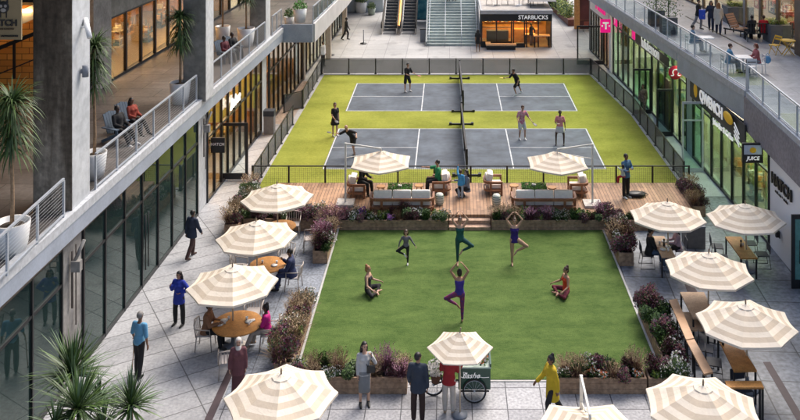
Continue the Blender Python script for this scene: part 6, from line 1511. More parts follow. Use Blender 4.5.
def person(at, rz, H, pose, skin='light', hair=('short', 'black'), top=None, bottom=None, shoes=shoe_bk, fem=False, label='', group=None, vox=.02, extra=None, build=1.0, scale_head=1.0):
    s = H / 1.7; p = {k: (v.normalized() if isinstance(v, Vector) else v) for k, v in pose.items()}
    root = tag(empty('person', at, R(rz)), label, 'person', group)
    up = p.get('lean', V(0, 0, 1)); tw = R(p.get('twist', 0)); sd_ = V(math.cos(tw), math.sin(tw), 0); sd_ = (sd_ - up * sd_.dot(up)).normalized(); fr = sd_.cross(up).normalized() * 1.0  # fr: forward
    fr = up.cross(sd_) * -1.0
    # forward is -Y for side=X, up=Z : X x Z = -Y
    fr = sd_.cross(up)
    X = V(1, 0, 0)
    hw = .085 * s * (1.05 if fem else 1)
    hipo = {'l': X * hw, 'r': X * -hw}; J = {}
    for k in 'lr':
        kn = hipo[k] + p['th_' + k] * .43 * s; an = kn + p['sh_' + k] * .41 * s; J['kn_' + k] = kn; J['an_' + k] = an
    if 'seat' in p: z0 = p['seat'] + .085 * s
    else: z0 = max(-(J['an_l'].z) + (.085 * s if 'ft_l' not in p else .06 * s), -(J['an_r'].z) + (.085 * s if 'ft_r' not in p else -.2)) if not p.get('low') else -min(J['an_l'].z, J['an_r'].z) + .085 * s
    P0 = V(p.get('dx', 0), p.get('dy', 0), z0 + p.get('dz', 0))
    for k in 'lr': J['hip_' + k] = P0 + hipo[k]; J['kn_' + k] += P0; J['an_' + k] += P0
    sh_w = (.175 if not fem else .155) * s * build
    nb = P0 + up * .52 * s
    for k, sg in (('l', 1), ('r', -1)):
        J['sho_' + k] = P0 + up * (.465 * s) + sd_ * sg * sh_w
        if p['ua_' + k].z > .2: J['sho_' + k] += up * .03 * s - sd_ * sg * .02 * s
        J['el_' + k] = J['sho_' + k] + p['ua_' + k] * .28 * s; J['wr_' + k] = J['el_' + k] + p['fa_' + k] * .245 * s
    hu = p.get('head_up', (up + V(0, 0, .6)).normalized()); hy = R(p.get('head_yaw', 0)); hf0 = Matrix.Rotation(hy, 3, 'Z') @ fr; hf0 = (hf0 - hu * hf0.dot(hu)).normalized(); hs_ = hu.cross(hf0) * -1
    hs_ = hf0.cross(hu) * -1
    hc = nb + hu * .165 * s; J['head'] = hc
    hsc = s * scale_head
    HM = Matrix((hs_, -hf0, hu)).transposed()      # local x side, y back, z up
    def torso(b, g, lo=0.0, hi=1.0, drop=0.0):
        w = build; f = 1 if not fem else 0
        prof = [(-.07, .115, .085), (.0, .155 + .01 * f, .115), (.08, .148, .108), (.18, .125 - .012 * f, .095 - .008 * f), (.28, .140 - .008 * f, .105), (.37, .158 - .012 * f, .112 + .008 * f), (.45, .155 - .015 * f, .098), (.495, .105, .075), (.53, .05, .05)]
        b_ = [(P0 + up * z * s, sd_ * (rx * s * w + g), fr * (ry * s * w + g)) for z, rx, ry in prof if lo <= z <= hi]
        if drop > 0:
            b_.insert(0, (P0 + up * -.07 * s, sd_ * (.165 * s * w + g * 1.5), fr * (.125 * s * w + g * 1.5))) if lo > -.07 else None
            b_[0] = (P0 + up * (-.07 - drop) * s, sd_ * (.160 * s * w + g * 1.6), fr * (.125 * s * w + g * 1.6))
        loft(b, b_)
        if fem and hi > .4:
            for sg in (-1, 1): b.ball(P0 + up * .36 * s + sd_ * sg * .068 * s + fr * .085 * s, .052 * s + g, n=12, k=8)
    def arms(b, g, frac):
        for k in 'lr':
            a, e, w_ = J['sho_' + k], J['el_' + k], J['wr_' + k]; r0, r1, r2 = .052 * s * build + g, .040 * s * build + g, .028 * s + g * 1.15
            if frac >= 1: limb(b, [a, a.lerp(e, .5), e, e.lerp(w_, .4), w_.lerp(e, .06)], [r0, .047 * s * build + g, r1, .037 * s + g, r2])
            elif frac > 0: e2 = a.lerp(e, min(1, frac * 1.6)); limb(b, [a, e2], [r0, r0 * .9 + g * .3])
            if frac > 0: limb(b, [P0 + up * .44 * s, a], [.07 * s + g, r0])
    def legs(b, g, frac, loose=0.0):
        for k in 'lr':
            h, kn, an = J['hip_' + k], J['kn_' + k], J['an_' + k]; r0, r1, r2, r3 = .088 * s * build + g, .058 * s + g + loose * .5, .052 * s + g + loose, .036 * s + g + loose
            if frac >= 1: limb(b, [h, h.lerp(kn, .45), kn, kn.lerp(an, .35), an.lerp(kn, .04)], [r0, .077 * s * build + g, r1, r2, r3])
            else:
                ln = frac * 2; e = h.lerp(kn, min(1, ln)); limb(b, [h, e], [r0, r0 + (r1 - r0) * min(1, ln) + loose + g * .6])
                if ln > 1: limb(b, [kn, kn.lerp(an, ln - 1)], [r1, r2])
    # ---- body
    b = MB(); torso(b, 0); arms(b, 0, 1.0); legs(b, 0, 1.0)
    b.ball(P0 - up * .01, (.13 * s, .10 * s, .10 * s), n=14, k=8)
    limb(b, [nb - up * .04 * s, hc - hu * .05 * s], [.055 * s, .048 * s])
    b.ball(hc + hu * .02 * hsc, (.076 * hsc, .094 * hsc, .098 * hsc), n=16, k=12, mtx=HM.to_4x4())
    b.ball(hc - hu * .045 * hsc + hf0 * .022 * hsc, (.054 * hsc, .064 * hsc, .066 * hsc), n=14, k=10, mtx=HM.to_4x4())
    fts = {}
    for k in 'lr':
        an = J['an_' + k]; fd = p.get('ft_' + k, None)
        if fd is None: sh = p['sh_' + k]; fd = (V(0, -1, 0) - sh * V(0, -1, 0).dot(sh) * .6); fd.z = min(fd.z, 0); fd = fd.normalized()
        fts[k] = fd; heel = an - V(0, 0, .035 * s) - fd * .04 * s if 'ft_' + k not in p else an - fd * .02
        ball_ = heel + fd * .15 * s - V(0, 0, .018 * s) * (1 if 'ft_' + k not in p else 0); toe = heel + fd * .215 * s - V(0, 0, .026 * s) * (1 if 'ft_' + k not in p else 0)
        limb(b, [an, heel, ball_, toe], [.036 * s, .036 * s, .034 * s, .024 * s]); J['heel_' + k] = heel; J['ball_' + k] = ball_; J['toe_' + k] = toe
        fa = p.get('hd_' + k, p['fa_' + k]); wr = J['wr_' + k]
        pn = fa.cross(V(0, 0, 1)); pn = pn.normalized() if pn.length > .1 else V(0, 1, 0)
        side = (V(0, -1, 0) - fa * V(0, -1, 0).dot(fa)); side = side.normalized() if side.length > .2 else V(1, 0, 0)
        nrm = fa.cross(side).normalized(); J['pal_' + k] = (wr, fa, side, nrm)
        M = Matrix((side, nrm, fa)).transposed().to_4x4(); b.ball(wr + fa * .048 * s, (.038 * s, .020 * s, .055 * s), n=10, k=8, mtx=M)
    me = remeshed(b, vox)
    fb = MB(); fb.add([v.co for v in me.vertices], [list(f.vertices) for f in me.polygons], SKIN[skin], True); bpy.data.meshes.remove(me)
    for k in 'lr':
        wr, fa, side, nrm = J['pal_' + k]; sg = 1 if k == 'l' else -1; inward = nrm * (1 if nrm.dot(V(-sg, 0, 0)) > 0 else -1); curl = p.get('grip_' + k, .35)
        for q, (off, ln) in enumerate(((.028, .070), (.010, .080), (-.009, .074), (-.027, .058))):
            b0 = wr + fa * .088 * s + side * off * s; d1 = (fa + inward * curl + side * off * 2).normalized(); m1 = b0 + d1 * ln * .45 * s; d2 = (fa * (1 - curl * .6) + inward * curl * 1.8).normalized(); m2 = m1 + d2 * ln * .32 * s; d3 = (fa * (1 - curl) + inward * curl * 2.4).normalized()
            fb.tube([b0 - fa * .02 * s, b0, m1, m2, m2 + d3 * ln * .23 * s], [.0095 * s, .0092 * s, .0085 * s, .0078 * s, .006 * s], SKIN[skin], n=6)
        t0 = wr + fa * .03 * s + side * .03 * s; d = (fa * .8 + side * .7 + inward * .35).normalized(); fb.tube([t0 - side * .01, t0, t0 + d * .032 * s, t0 + d * .032 * s + (fa + inward * .4).normalized() * .026 * s], [.012 * s, .012 * s, .0105 * s, .008 * s], SKIN[skin], n=6)
    hp = lambda x, y, z: hc + (hs_ * x + hf0 * y + hu * z) * hsc
    for sg in (-1, 1):
        fb.ball(hp(sg * .031, .086, .012), .0105 * hsc, eye_m, n=8, k=6); fb.ball(hp(sg * .078, -.004, .0), (.010 * hsc, .018 * hsc, .028 * hsc), SKIN[skin], n=8, k=6, mtx=HM.to_4x4())
        fb.tube([hp(sg * .016, .091, .032), hp(sg * .046, .083, .032)], .005 * hsc, HAIRC.get(hair[1], HAIRC['black']) if isinstance(hair[1], str) else HAIRC['black'], n=5)
    fb.tube([hp(0, .090, .012), hp(0, .108, -.022), hp(0, .092, -.032)], [.008 * hsc, .013 * hsc, .008 * hsc], SKIN[skin], n=8)
    fb.tube([hp(-.022, .080, -.058), hp(0, .088, -.056), hp(.022, .080, -.058)], [.004 * hsc, .0075 * hsc, .004 * hsc], lip_m, n=6)
    if not shoes:
        for k in 'lr':
            fd = fts[k]; sde = fd.cross(V(0, 0, 1)); sde = sde.normalized() if sde.length > .1 else X
            for q in range(5): fb.ball(J['toe_' + k] + fd * .018 * s + sde * (q - 2) * .013 * s, .010 * s, SKIN[skin], n=6, k=4)
    body = fb.build('body', None, root)
    # ---- shoes
    if shoes:
        for k in 'lr':
            q = MB(); limb(q, [J['heel_' + k], J['ball_' + k], J['toe_' + k]], [.045 * s, .043 * s, .033 * s]); limb(q, [J['an_' + k], J['heel_' + k]], [.042 * s, .045 * s]); mesh_obj(remeshed(q, vox), 'shoe', shoes, root)
    # ---- lower garment
    if bottom:
        kind, m = bottom[0], bottom[1]; q = MB()
        if kind == 'trousers': torso(q, .012, -.08, .1); legs(q, .012, 1.0, .016); q.ball(P0 - up * .02, (.14 * s, .115 * s, .105 * s), n=14, k=8); mesh_obj(remeshed(q, vox), 'trousers', m, root)
        elif kind == 'leggings': torso(q, .006, -.08, .12); legs(q, .006, 1.0); q.ball(P0 - up * .02, (.137 * s, .108 * s, .10 * s), n=14, k=8); mesh_obj(remeshed(q, vox), 'leggings', m, root)
        elif kind == 'shorts': torso(q, .012, -.08, .1); legs(q, .014, bottom[2] if len(bottom) > 2 else .3, .01); q.ball(P0 - up * .02, (.14 * s, .115 * s, .105 * s), n=14, k=8); mesh_obj(remeshed(q, vox), 'shorts', m, root)
        elif kind == 'skirt':
            hem = bottom[2]; wide = bottom[3]; rings = [(P0 + up * .12 * s, X * .13 * s, V(0, 1, 0) * .10 * s), (P0, X * .175 * s, V(0, 1, 0) * .135 * s)]
            for k in range(1, 5): f = k / 4; rings.append((V(P0.x, P0.y, P0.z * (1 - f) + hem * f), X * (.175 + wide * f) * s, V(0, 1, 0) * (.135 + wide * f) * s))
            loft(q, rings, n=22)
            for i, v in enumerate(q.v):
                r_ = i // 22
                if r_ > 1: a = 2 * math.pi * (i % 22) / 22; f = 1 + .05 * math.sin(a * 6) * (r_ - 1) / 4; q.v[i] = (P0.x + (v[0] - P0.x) * f, P0.y + (v[1] - P0.y) * f, v[2])
            o = q.build('skirt', m, root)
    # ---- upper garment
    if top:
        m, sleeve, drop = top[0], top[1], top[2]; loose = top[3] if len(top) > 3 else .016; q = MB(); torso(q, loose, -.07, .50 if sleeve > 0 else .455, drop)
        if sleeve > 0: arms(q, loose * .8, sleeve)
        else:
            for sg in (-1, 1): limb(q, [P0 + up * .40 * s + sd_ * sg * .09 * s + fr * .075 * s, P0 + up * .50 * s + sd_ * sg * .085 * s, P0 + up * .40 * s + sd_ * sg * .09 * s - fr * .085 * s], [.02 * s] * 3)
        if sleeve >= 1 and loose > .015: limb(q, [nb - up * .04 * s, nb + up * .01 * s], [.07 * s, .062 * s])
        mesh_obj(remeshed(q, vox), 'top', m, root)
    # ---- hair
    st, hcn = hair; hm = HAIRC.get(hcn) if isinstance(hcn, str) else hcn
    if st in ('short', 'long', 'bun', 'pony', 'bob'):
        q = MB(); q.ball(hp(0, -.012, .035), (.086 * hsc, .098 * hsc, .092 * hsc), n=16, k=12, mtx=HM.to_4x4())
        if st != 'short': q.ball(hp(0, -.045, -.02), (.082 * hsc, .065 * hsc, .09 * hsc), n=14, k=10, mtx=HM.to_4x4())
        else: q.ball(hp(0, -.040, .005), (.078 * hsc, .062 * hsc, .068 * hsc), n=14, k=10, mtx=HM.to_4x4())
        if st == 'bob':
            for sg in (-1, 1): q.tube([hp(sg * .07, -.01, .03), hp(sg * .082, -.02, -.06), hp(sg * .07, -.03, -.12)], [.03 * hsc, .035 * hsc, .02 * hsc], n=8)
            q.tube([hp(0, -.06, 0), hp(0, -.075, -.12)], [.07 * hsc, .06 * hsc], n=10)
        if st == 'long':
            for sg in (-1, 0, 1): q.tube([hp(sg * .055, -.035, .02), hp(sg * .075, -.055, -.08), hp(sg * .07, -.075, -.19), hp(sg * .05, -.09, -.30)], [.045 * hsc, .045 * hsc, .042 * hsc, .02 * hsc], n=8)
        if st == 'bun': q.ball(hp(0, -.06, .125), (.048 * hsc,) * 3, n=12, k=8)
        if st == 'pony': q.tube([hp(0, -.09, .05), hp(0, -.14, -.02), hp(0, -.12, -.16)], [.03 * hsc, .035 * hsc, .012 * hsc], n=8)
        me = remeshed(q, min(vox, .016) * max(.7, s)); bm = bmesh.new(); bm.from_mesh(me)
        dl = [v for v in bm.verts if ((v.co - hc).dot(hf0) > .052 * hsc and (v.co - hc).dot(hu) < .062 * hsc) or (abs((v.co - hc).dot(hs_)) < .060 * hsc and (v.co - hc).dot(hf0) > .02 * hsc and (v.co - hc).dot(hu) < .035 * hsc)]
        bmesh.ops.delete(bm, geom=dl, context='VERTS'); bm.to_mesh(me); bm.free(); mesh_obj(me, 'hair', hm, root)
    elif st == 'hijab':
        q = MB(); q.ball(hp(0, -.014, .022), (.093 * hsc, .105 * hsc, .108 * hsc), n=16, k=12, mtx=HM.to_4x4()); q.tube([hp(0, -.01, -.05), hp(0, .0, -.12), hp(0, .02, -.22)], [.075 * hsc, .085 * hsc, .10 * hsc], n=12); q.ball(hp(0, .05, -.12), (.06 * hsc, .05 * hsc, .06 * hsc))
        me = remeshed(q, .016); bm = bmesh.new(); bm.from_mesh(me)
        dl = [v for v in bm.verts if abs((v.co - hc).dot(hs_)) < .055 * hsc and (v.co - hc).dot(hf0) > .03 * hsc and -.075 * hsc < (v.co - hc).dot(hu) < .07 * hsc]
        bmesh.ops.delete(bm, geom=dl, context='VERTS'); bm.to_mesh(me); bm.free(); mesh_obj(me, 'headscarf', hm, root)
    if extra: extra(root, J, s, hp, (P0, up, sd_, fr))
    return root
def GP(px, py, z=0.0): p = G(px, py, z); return (p.x, p.y, z)
def held(root, J, k, nm, label, cat, build_fn):
    """something carried: a thing of its own, placed in world at the hand"""
    bpy.context.view_layer.update()
    wr, fa, side, nrm = J['pal_' + k]; w = root.matrix_world @ (wr + fa * .085)
    t = tag(empty(nm, w, root.rotation_euler.z), label, cat); build_fn(t, fa, side, nrm); return t
def paddle(k, label, m=None):
    def f(root, J, s, hp, fr_):
        def bf(t, fa, side, nrm):
            d = (fa + V(0, 0, .15)).normalized(); x = d.cross(V(0, 0, 1)); x = x.normalized() if x.length > .2 else V(1, 0, 0)
            b = MB(); b.tube([-d * .05, d * .10], .016, n=8); b.build('grip', black, t)
            b = MB(); M = Matrix((x, d.cross(x), d)).transposed().to_4x4(); b.ball(d * .23, (.10, .012, .13), n=16, k=10, mtx=M); b.build('paddle_face', m or mat('paddle_dark', (.03, .03, .035), .5), t)
        held(root, J, k, 'paddle', label, 'paddle', bf)
    return f
c_black = cloth('black', (.012, .012, .014)); c_navy = cloth('navy', (.018, .025, .05)); c_white = cloth('white', (.58, .57, .56)); c_grey = cloth('grey', (.22, .22, .23))
# ---- foreground and walkway
person(GP(179, 325), -18, 1.68, dict(STAND, ua_r=V(-.35, -.1, -1), fa_r=V(.35, -.8, 1), ua_l=V(.75, .1, -.8), fa_l=V(-.8, -.4, -.35), th_l=V(.12, 0, -1), th_r=V(-.12, 0, -1), head_yaw=-10), 'tan', ('long', 'black'), (cloth('royal_blue', (.015, .035, .30)), 1, .14, .03), ('trousers', c_black), fem=True, label='woman in a royal blue coat and black trousers with one hand at her mouth')
def cane(root, J, s, hp, f_):
    def bf(t, fa, side, nrm):
        z = t.location.z; b = MB(); b.tube([(.06, .02, -z + .01), (0, 0, .02), (0, -.02, .05), (0, .08, .06)], .013, n=8); b.build('cane_shaft', mat('cane_wood', (.36, .22, .12), .5), t); b = MB(); b.tube([(.06, .02, -z + .002), (.06, .02, -z + .04)], .018, n=8); b.build('tip', rubber, t)
    held(root, J, 'l', 'walking_cane', 'wooden walking cane planted beside the man in the light blue shirt', 'cane', bf)
person(GP(139, 376), 160, 1.80, dict(WALK, th_l=V(.03, -.12, -1), sh_l=V(0, .05, -1), th_r=V(-.03, .12, -1), sh_r=V(0, .20, -1), ua_l=V(.30, -.05, -1), fa_l=V(.2, -.5, -1), ua_r=V(-.22, .15, -1), fa_r=V(-.1, -.1, -1), lean=V(0, -.08, 1)), 'brown', ('short', 'grey'), (cloth('sky_blue', (.10, .28, .45)), .75, .0, .016), ('trousers', c_black), label='man in a light blue shirt and black trousers walking with a cane, back to us', extra=cane, build=1.0)
person(GP(192, 257), 150, 1.74, dict(WALK), 'brown', ('short', 'black'), (cloth('navy_jacket', (.022, .03, .055)), 1, .10, .03), ('trousers', cloth('maroon_brown', (.07, .035, .03))), shoes=mat('shoe_brown', (.05, .02, .012), .4), label='person in a navy jacket and dark maroon trousers walking up beside the glass')
person(GP(238.5, 397), 8, 1.60, dict(STAND, ua_r=V(-.3, 0, -1), fa_r=V(-.05, -.2, -1)), 'light', ('hijab', mat('scarf_white', (.60, .56, .52), .85, var=.06)), (cloth('plum', (.115, .04, .048)), 1, .16, .032), ('skirt', cloth('plum_dark', (.085, .03, .036)), .08, .03), fem=True, label='woman in a pale headscarf and long plum coat standing by the empty armchair')
person((-7.36, 26.75, 0), 90, 1.72, dict(SIT, fa_r=V(.1, -.8, .25), lean=V(0, -.16, 1)), 'brown', ('short', 'black'), (cloth('tan_jacket', (.22, .11, .06)), 1, .04, .03), ('trousers', c_black), label='person in a tan brown jacket seated left of the round table with cups')
person((-5.50, 26.75, 0), -90, 1.66, dict(SIT, sh_l=V(0, -.5, -1), lean=V(0, -.10, 1)), 'dark', ('bun', 'black'), (cloth('magenta', (.50, .012, .20)), .6, .03, .018), ('trousers', cloth('stone', (.42, .37, .32))), shoes=shoe_tan, fem=True, label='woman in a magenta top and pale trousers seated at the round table')
person((-5.40, 30.33, 0), -90, 1.78, dict(SIT, fa_r=V(.2, -.6, .6), lean=V(0, -.12, 1)), 'brown', ('short', 'black'), (cloth('suit_navy', (.02, .03, .085)), 1, .05, .03), ('trousers', cloth('suit_navy', (.02, .03, .085))), label='man in a navy suit seated right of the middle round table', build=1.05)
def handbag(root, J, s, hp, f_):
    P0, up, sd_, fr = f_; bpy.context.view_layer.update(); w = root.matrix_world @ (P0 + V(.16, -.12, .12)); t = tag(empty('handbag', w, root.rotation_euler.z), 'black shoulder bag at the waist of the woman on the phone', 'bag')
    b = MB(); b.box((0, -.03, 0), (.22, .07, .18)); b.build('bag_body', mat('bag_black', (.012, .012, .012), .4), t, bevel=.012); b = MB(); b.tube([(-.10, 0, .08), (-.24, .10, .38), (-.30, .18, .44), (-.10, .22, .25), (.10, .06, .08)], .009, n=5); b.build('strap', black, t)
    w2 = root.matrix_world @ (J['wr_l'] + V(-.02, -.03, .06)); t = tag(empty('phone', w2, root.rotation_euler.z), 'dark phone held to the ear of the woman in grey', 'phone'); b = MB(); b.box((0, 0, 0), (.012, .07, .14)); b.build('phone_body', black, t, bevel=.003)
person(GP(364.5, 405), 12, 1.68, dict(STAND, ua_l=V(.55, -.30, -.9), fa_l=V(-.48, -.22, 1), ua_r=V(-.14, .02, -1), fa_r=V(-.02, -.2, -1), head_yaw=12), 'light', ('long', 'black'), (cloth('pale_grey', (.42, .42, .42)), 1, .02, .012), ('skirt', cloth('mid_grey', (.17, .18, .19)), .38, -.01), fem=True, label='woman in pale grey top and grey skirt talking on a phone by the planter', extra=handbag)
person(GP(418, 422), 172, 1.80, dict(STAND, ua_l=V(.22, -.05, -1), fa_l=V(.02, -.6, -1), head_yaw=-35), 'tan', ('short', 'black'), (cloth('dark_navy', (.025, .035, .055)), 1, .08, .028), ('trousers', cloth('dark_brown', (.035, .018, .015))), label='man in dark navy jacket and brown trousers, back to us at the cart')
person(GP(449, 413), 170, 1.66, dict(STAND, ua_l=V(.3, -.3, -1), fa_l=V(.1, -1, .35), ua_r=V(-.3, -.3, -1), fa_r=V(-.5, -1, .6), head_yaw=-30), 'tan', ('long', 'black'), (cloth('crimson', (.30, .015, .02)), 1, .04, .026), ('trousers', cloth('cream', (.48, .43, .38))), shoes=shoe_tan, fem=True, label='woman with long black hair in a crimson top and cream trousers at the cart')
person(GP(552, 419), -72, 1.70, dict(WALK, ua_r=V(-.2, -.45, -1), fa_r=V(-.05, -1, -.8), ua_l=V(.2, .3, -1)), 'brown', ('bun', 'black'), (cloth('mustard', (.48, .34, .012)), 1, .28, .035), ('trousers', c_black), fem=True, label='woman in a long mustard yellow tunic and black trousers walking left')
# ---- yoga on the lawn
def flip(d):
    q = dict(d); sw = {}
    for k, v in d.items():
        if isinstance(k, str) and (k.endswith('_l') or k.endswith('_r')): sw[k[:-1] + ('r' if k.endswith('_l') else 'l')] = V(-v.x, v.y, v.z) if isinstance(v, Vector) else v
        else: sw[k] = v
    return sw
LZ = .035
teal = cloth('teal', (.012, .085, .075)); 
person(GP(459.5, 322, LZ), 180, 1.66, dict(flip(TREE), lean=V(0, 0, 1)), 'tan', ('bun', 'black'), (cloth('violet_blue', (.05, .03, .26)), 0, .0, .006), ('leggings', mat('cloth_patterned', (.05, .03, .20), .8, col2=(.30, .03, .05), vscale=9)), shoes=None, fem=True, label='yoga teacher in patterned leggings balancing on one leg with her back to us')
bpy.data.objects[-1] if False else None
person(GP(460, 264.5, LZ), 0, 1.68, flip(TREE), 'light', ('bun', 'brown'), (teal, 0, .0, .006), ('leggings', cloth('teal_dark', (.012, .065, .062))), shoes=None, fem=True, label='woman in teal top and leggings in tree pose facing us by the steps')
person(GP(514.5, 264.5, LZ), 0, 1.66, flip(TREE), 'light', ('bun', 'brown'), (cloth('indigo', (.03, .012, .15)), 0, .02, .007), ('leggings', cloth('sand', (.42, .26, .17))), shoes=None, fem=True, label='woman in indigo top and sand-coloured leggings in tree pose')
person(GP(406, 264.5, LZ), 0, 1.22, dict(TREE, ua_l=V(.55, -.05, -.9), fa_l=V(.6, -.1, -.8), ua_r=V(-.5, -.05, -.9), fa_r=V(-.25, -.1, -1)), 'light', ('bob', 'brown'), (cloth('heather', (.14, .13, .15)), 1, 0, .006), ('leggings', c_black), shoes=shoe_wh, label='child in grey top and black leggings balancing on one leg in white shoes', scale_head=1.22)
person(GP(368, 293, LZ), 75, 1.66, LOTUS, 'light', ('bun', 'ginger'), (cloth('charcoal_top', (.03, .03, .035)), 0, 0, .006), ('leggings', c_black), shoes=None, fem=True, label='ginger-haired woman in black sitting cross-legged on the left of the lawn')
person(GP(566, 294, LZ), -70, 1.66, LOTUS, 'tan', ('bun', 'brown'), (cloth('orange_red', (.62, .06, .02)), 0, 0, .007), ('leggings', cloth('burgundy', (.13, .015, .03))), shoes=None, fem=True, label='woman in orange-red top and burgundy leggings sitting cross-legged on the lawn')
# ---- lounge deck
person((G(441, 195, DZ).x - .12, G(441, 193, DZ).y + .15, DZ), -85, 1.78, dict(SIT, ua_r=V(-.1, -.9, -.15), fa_r=V(.05, -1, .15), lean=V(0, -.05, 1), seat=.44, head_yaw=0), 'tan', ('short', 'black'), (cloth('green', (.015, .20, .075)), .6, .03, .022), ('trousers', c_black), label='man in a green T-shirt seated on the deck reaching out his arm', vox=.024)
person(GP(460.5, 198, DZ), 160, 1.16, dict(STAND, ua_l=V(.3, -.6, .5), fa_l=V(.1, -.5, .9)), 'light', ('short', 'brown'), (cloth('azure', (.06, .30, .55)), 1, .05, .02), ('trousers', cloth('pale_blue', (.35, .42, .48))), shoes=shoe_wh, label='small child in a light blue top standing at the net fence', vox=.022, scale_head=1.25)
person(GP(467, 195.5, DZ), -65, 1.68, dict(SIT, th_l=V(.1, -1, .35), th_r=V(-.1, -.8, -.1), sh_l=V(0, .5, -1), sh_r=V(0, .6, -1), ua_r=V(-.2, -.8, -.5), fa_r=V(0, -1, .1), seat=.22), 'light', ('long', 'black'), (cloth('grey_blue', (.16, .18, .21)), 1, .05, .02), ('trousers', c_black), fem=True, label='dark-haired woman crouching beside the small child in blue', vox=.024)
person(GP(361, 193, DZ), 60, 1.72, dict(SIT, seat=.44, lean=V(0, -.2, 1)), 'light', ('short', 'black'), (c_black, 1, .04, .025), ('trousers', c_black), label='person in black seated under the left side-post umbrella', vox=.026)
person(GP(626, 197.5, DZ), 35, 1.82, dict(STAND, ua_r=V(-.3, -.5, -1), fa_r=V(-.3, -1, .2), ua_l=V(.15, -.5, -1), fa_l=V(-.9, -.7, .3)), 'brown', ('short', 'black'), (cloth('denim_blue', (.05, .12, .22)), 1, .04, .026), ('trousers', c_black), shoes=shoe_wh, label='man in a blue shirt and black trousers carrying a small child on the deck', vox=.022)
pp = GP(622.5, 199, DZ); person((pp[0], pp[1] - .12, DZ + .66), 190, .98, dict(SIT, seat=.30, th_l=V(.35, -1, -.5), th_r=V(-.35, -1, -.5), ua_l=V(.2, -.7, .1), ua_r=V(-.2, -.7, .1)), 'brown', ('short', 'black'), (cloth('pale_mint', (.40, .45, .42)), 1, .0, .012), ('trousers', cloth('red', (.32, .015, .02))), shoes=shoe_wh, label='small child in pale top and red trousers held by the man in blue', vox=.018, scale_head=1.28)
# ---- players
person(GP(335, 136), 35, 1.74, dict(STAND, ua_r=V(-.2, -.2, -1), fa_r=V(0, -.9, -.4)), 'light', ('pony', 'brown'), (c_black, .4, .05, .015), ('skirt', cloth('black', (.012,) * 3), .62, .06), shoes=shoe_wh, fem=True, label='woman in black skirt waiting with a paddle left of the near court', extra=paddle('r', 'dark paddle held by the woman in black at left', None), vox=.026)
person(GP(353, 156), -30, 1.76, dict(STAND, lean=V(-.25, -.75, 1), th_l=V(.1, -.35, -1), sh_l=V(0, .25, -1), th_r=V(-.05, .25, -1), sh_r=V(.05, .35, -1), ua_r=V(-.6, -.5, -.4), fa_r=V(-1, -.3, .0), ua_l=V(.8, .2, -.2), fa_l=V(.5, -.6, -.2)), 'light', ('bald', 'grey'), (c_black, .6, .03, .02), ('shorts', c_black, .36), shoes=shoe_bk, label='bald man in black bending forward for a ball on the near court', extra=paddle('r', 'dark paddle of the bending bald man', None), vox=.026)
person(GP(407, 91.5), 40, 1.80, dict(STAND, lean=V(0, -.15, 1), th_l=V(.2, -.2, -1), th_r=V(-.2, -.1, -1), ua_l=V(.3, -.4, -1), fa_l=V(.25, -1, -.3), ua_r=V(-.2, -.3, -1), fa_r=V(.3, -1, -.2)), 'light', ('short', 'black'), (c_black, .6, .04, .022), ('shorts', c_black, .42), shoes=shoe_wh, label='man in black T-shirt and shorts on the far court, left of the net', extra=paddle('l', 'dark orange paddle of the man left of the far net', mat('paddle_orange', (.30, .05, .03), .5)), vox=.028)
person(GP(517, 94.5), -60, 1.80, dict(STAND, lean=V(0, -.45, 1), th_l=V(.15, -.9, -1), sh_l=V(0, .35, -1), th_r=V(-.3, .75, -1), sh_r=V(-.1, .55, -1), ua_r=V(-.25, -.6, -.8), fa_r=V(-.1, -1, .0), ua_l=V(.5, .3, -.8), fa_l=V(.3, -.4, -.6)), 'tan', ('short', 'black'), (c_black, .6, .04, .02), ('shorts', c_black, .42), shoes=shoe_wh, label='man in black lunging to his right on the far court', extra=paddle('r', 'yellow paddle of the lunging man on the far court', mat('paddle_yellow', (.55, .38, .02), .5)), vox=.028)
person(GP(521.5, 139.5), 15, 1.80, dict(STAND, lean=V(.05, -.15, 1), th_l=V(.18, -.15, -1), th_r=V(-.05, -.25, -1), sh_r=V(0, .3, -1), ua_l=V(.45, -.2, -.9), fa_l=V(.3, -.8, -.5), ua_r=V(-.4, -.2, -.9), fa_r=V(-.1, -.7, -.2)), 'light', ('short', 'brown'), (mat('cloth_pink_print', (.50, .06, .16), .85, col2=(.55, .45, .46), vscale=13), .5, .05, .02), ('shorts', c_white, .40), shoes=shoe_wh, label='man in pink patterned shirt and white shorts on the near court', extra=paddle('l', 'black paddle of the man in pink pattern', None), vox=.026)
person(GP(560, 144.5), -10, 1.74, dict(STAND, th_l=V(.25, -.1, -1), th_r=V(-.25, -.1, -1), ua_r=V(-.3, -.2, -1), fa_r=V(.3, -.9, .1), ua_l=V(.3, 0, -1), fa_l=V(.1, -.4, -1)), 'dark', ('short', 'black'), (cloth('pink', (.62, .24, .26)), .45, .03, .018), ('skirt', c_white, .66, .07), shoes=shoe_bk, fem=True, label='woman in pink top and white skirt ready on the near court', extra=paddle('r', 'pale paddle of the woman in the white skirt', mat('paddle_pale', (.45, .36, .28), .5)), vox=.026)
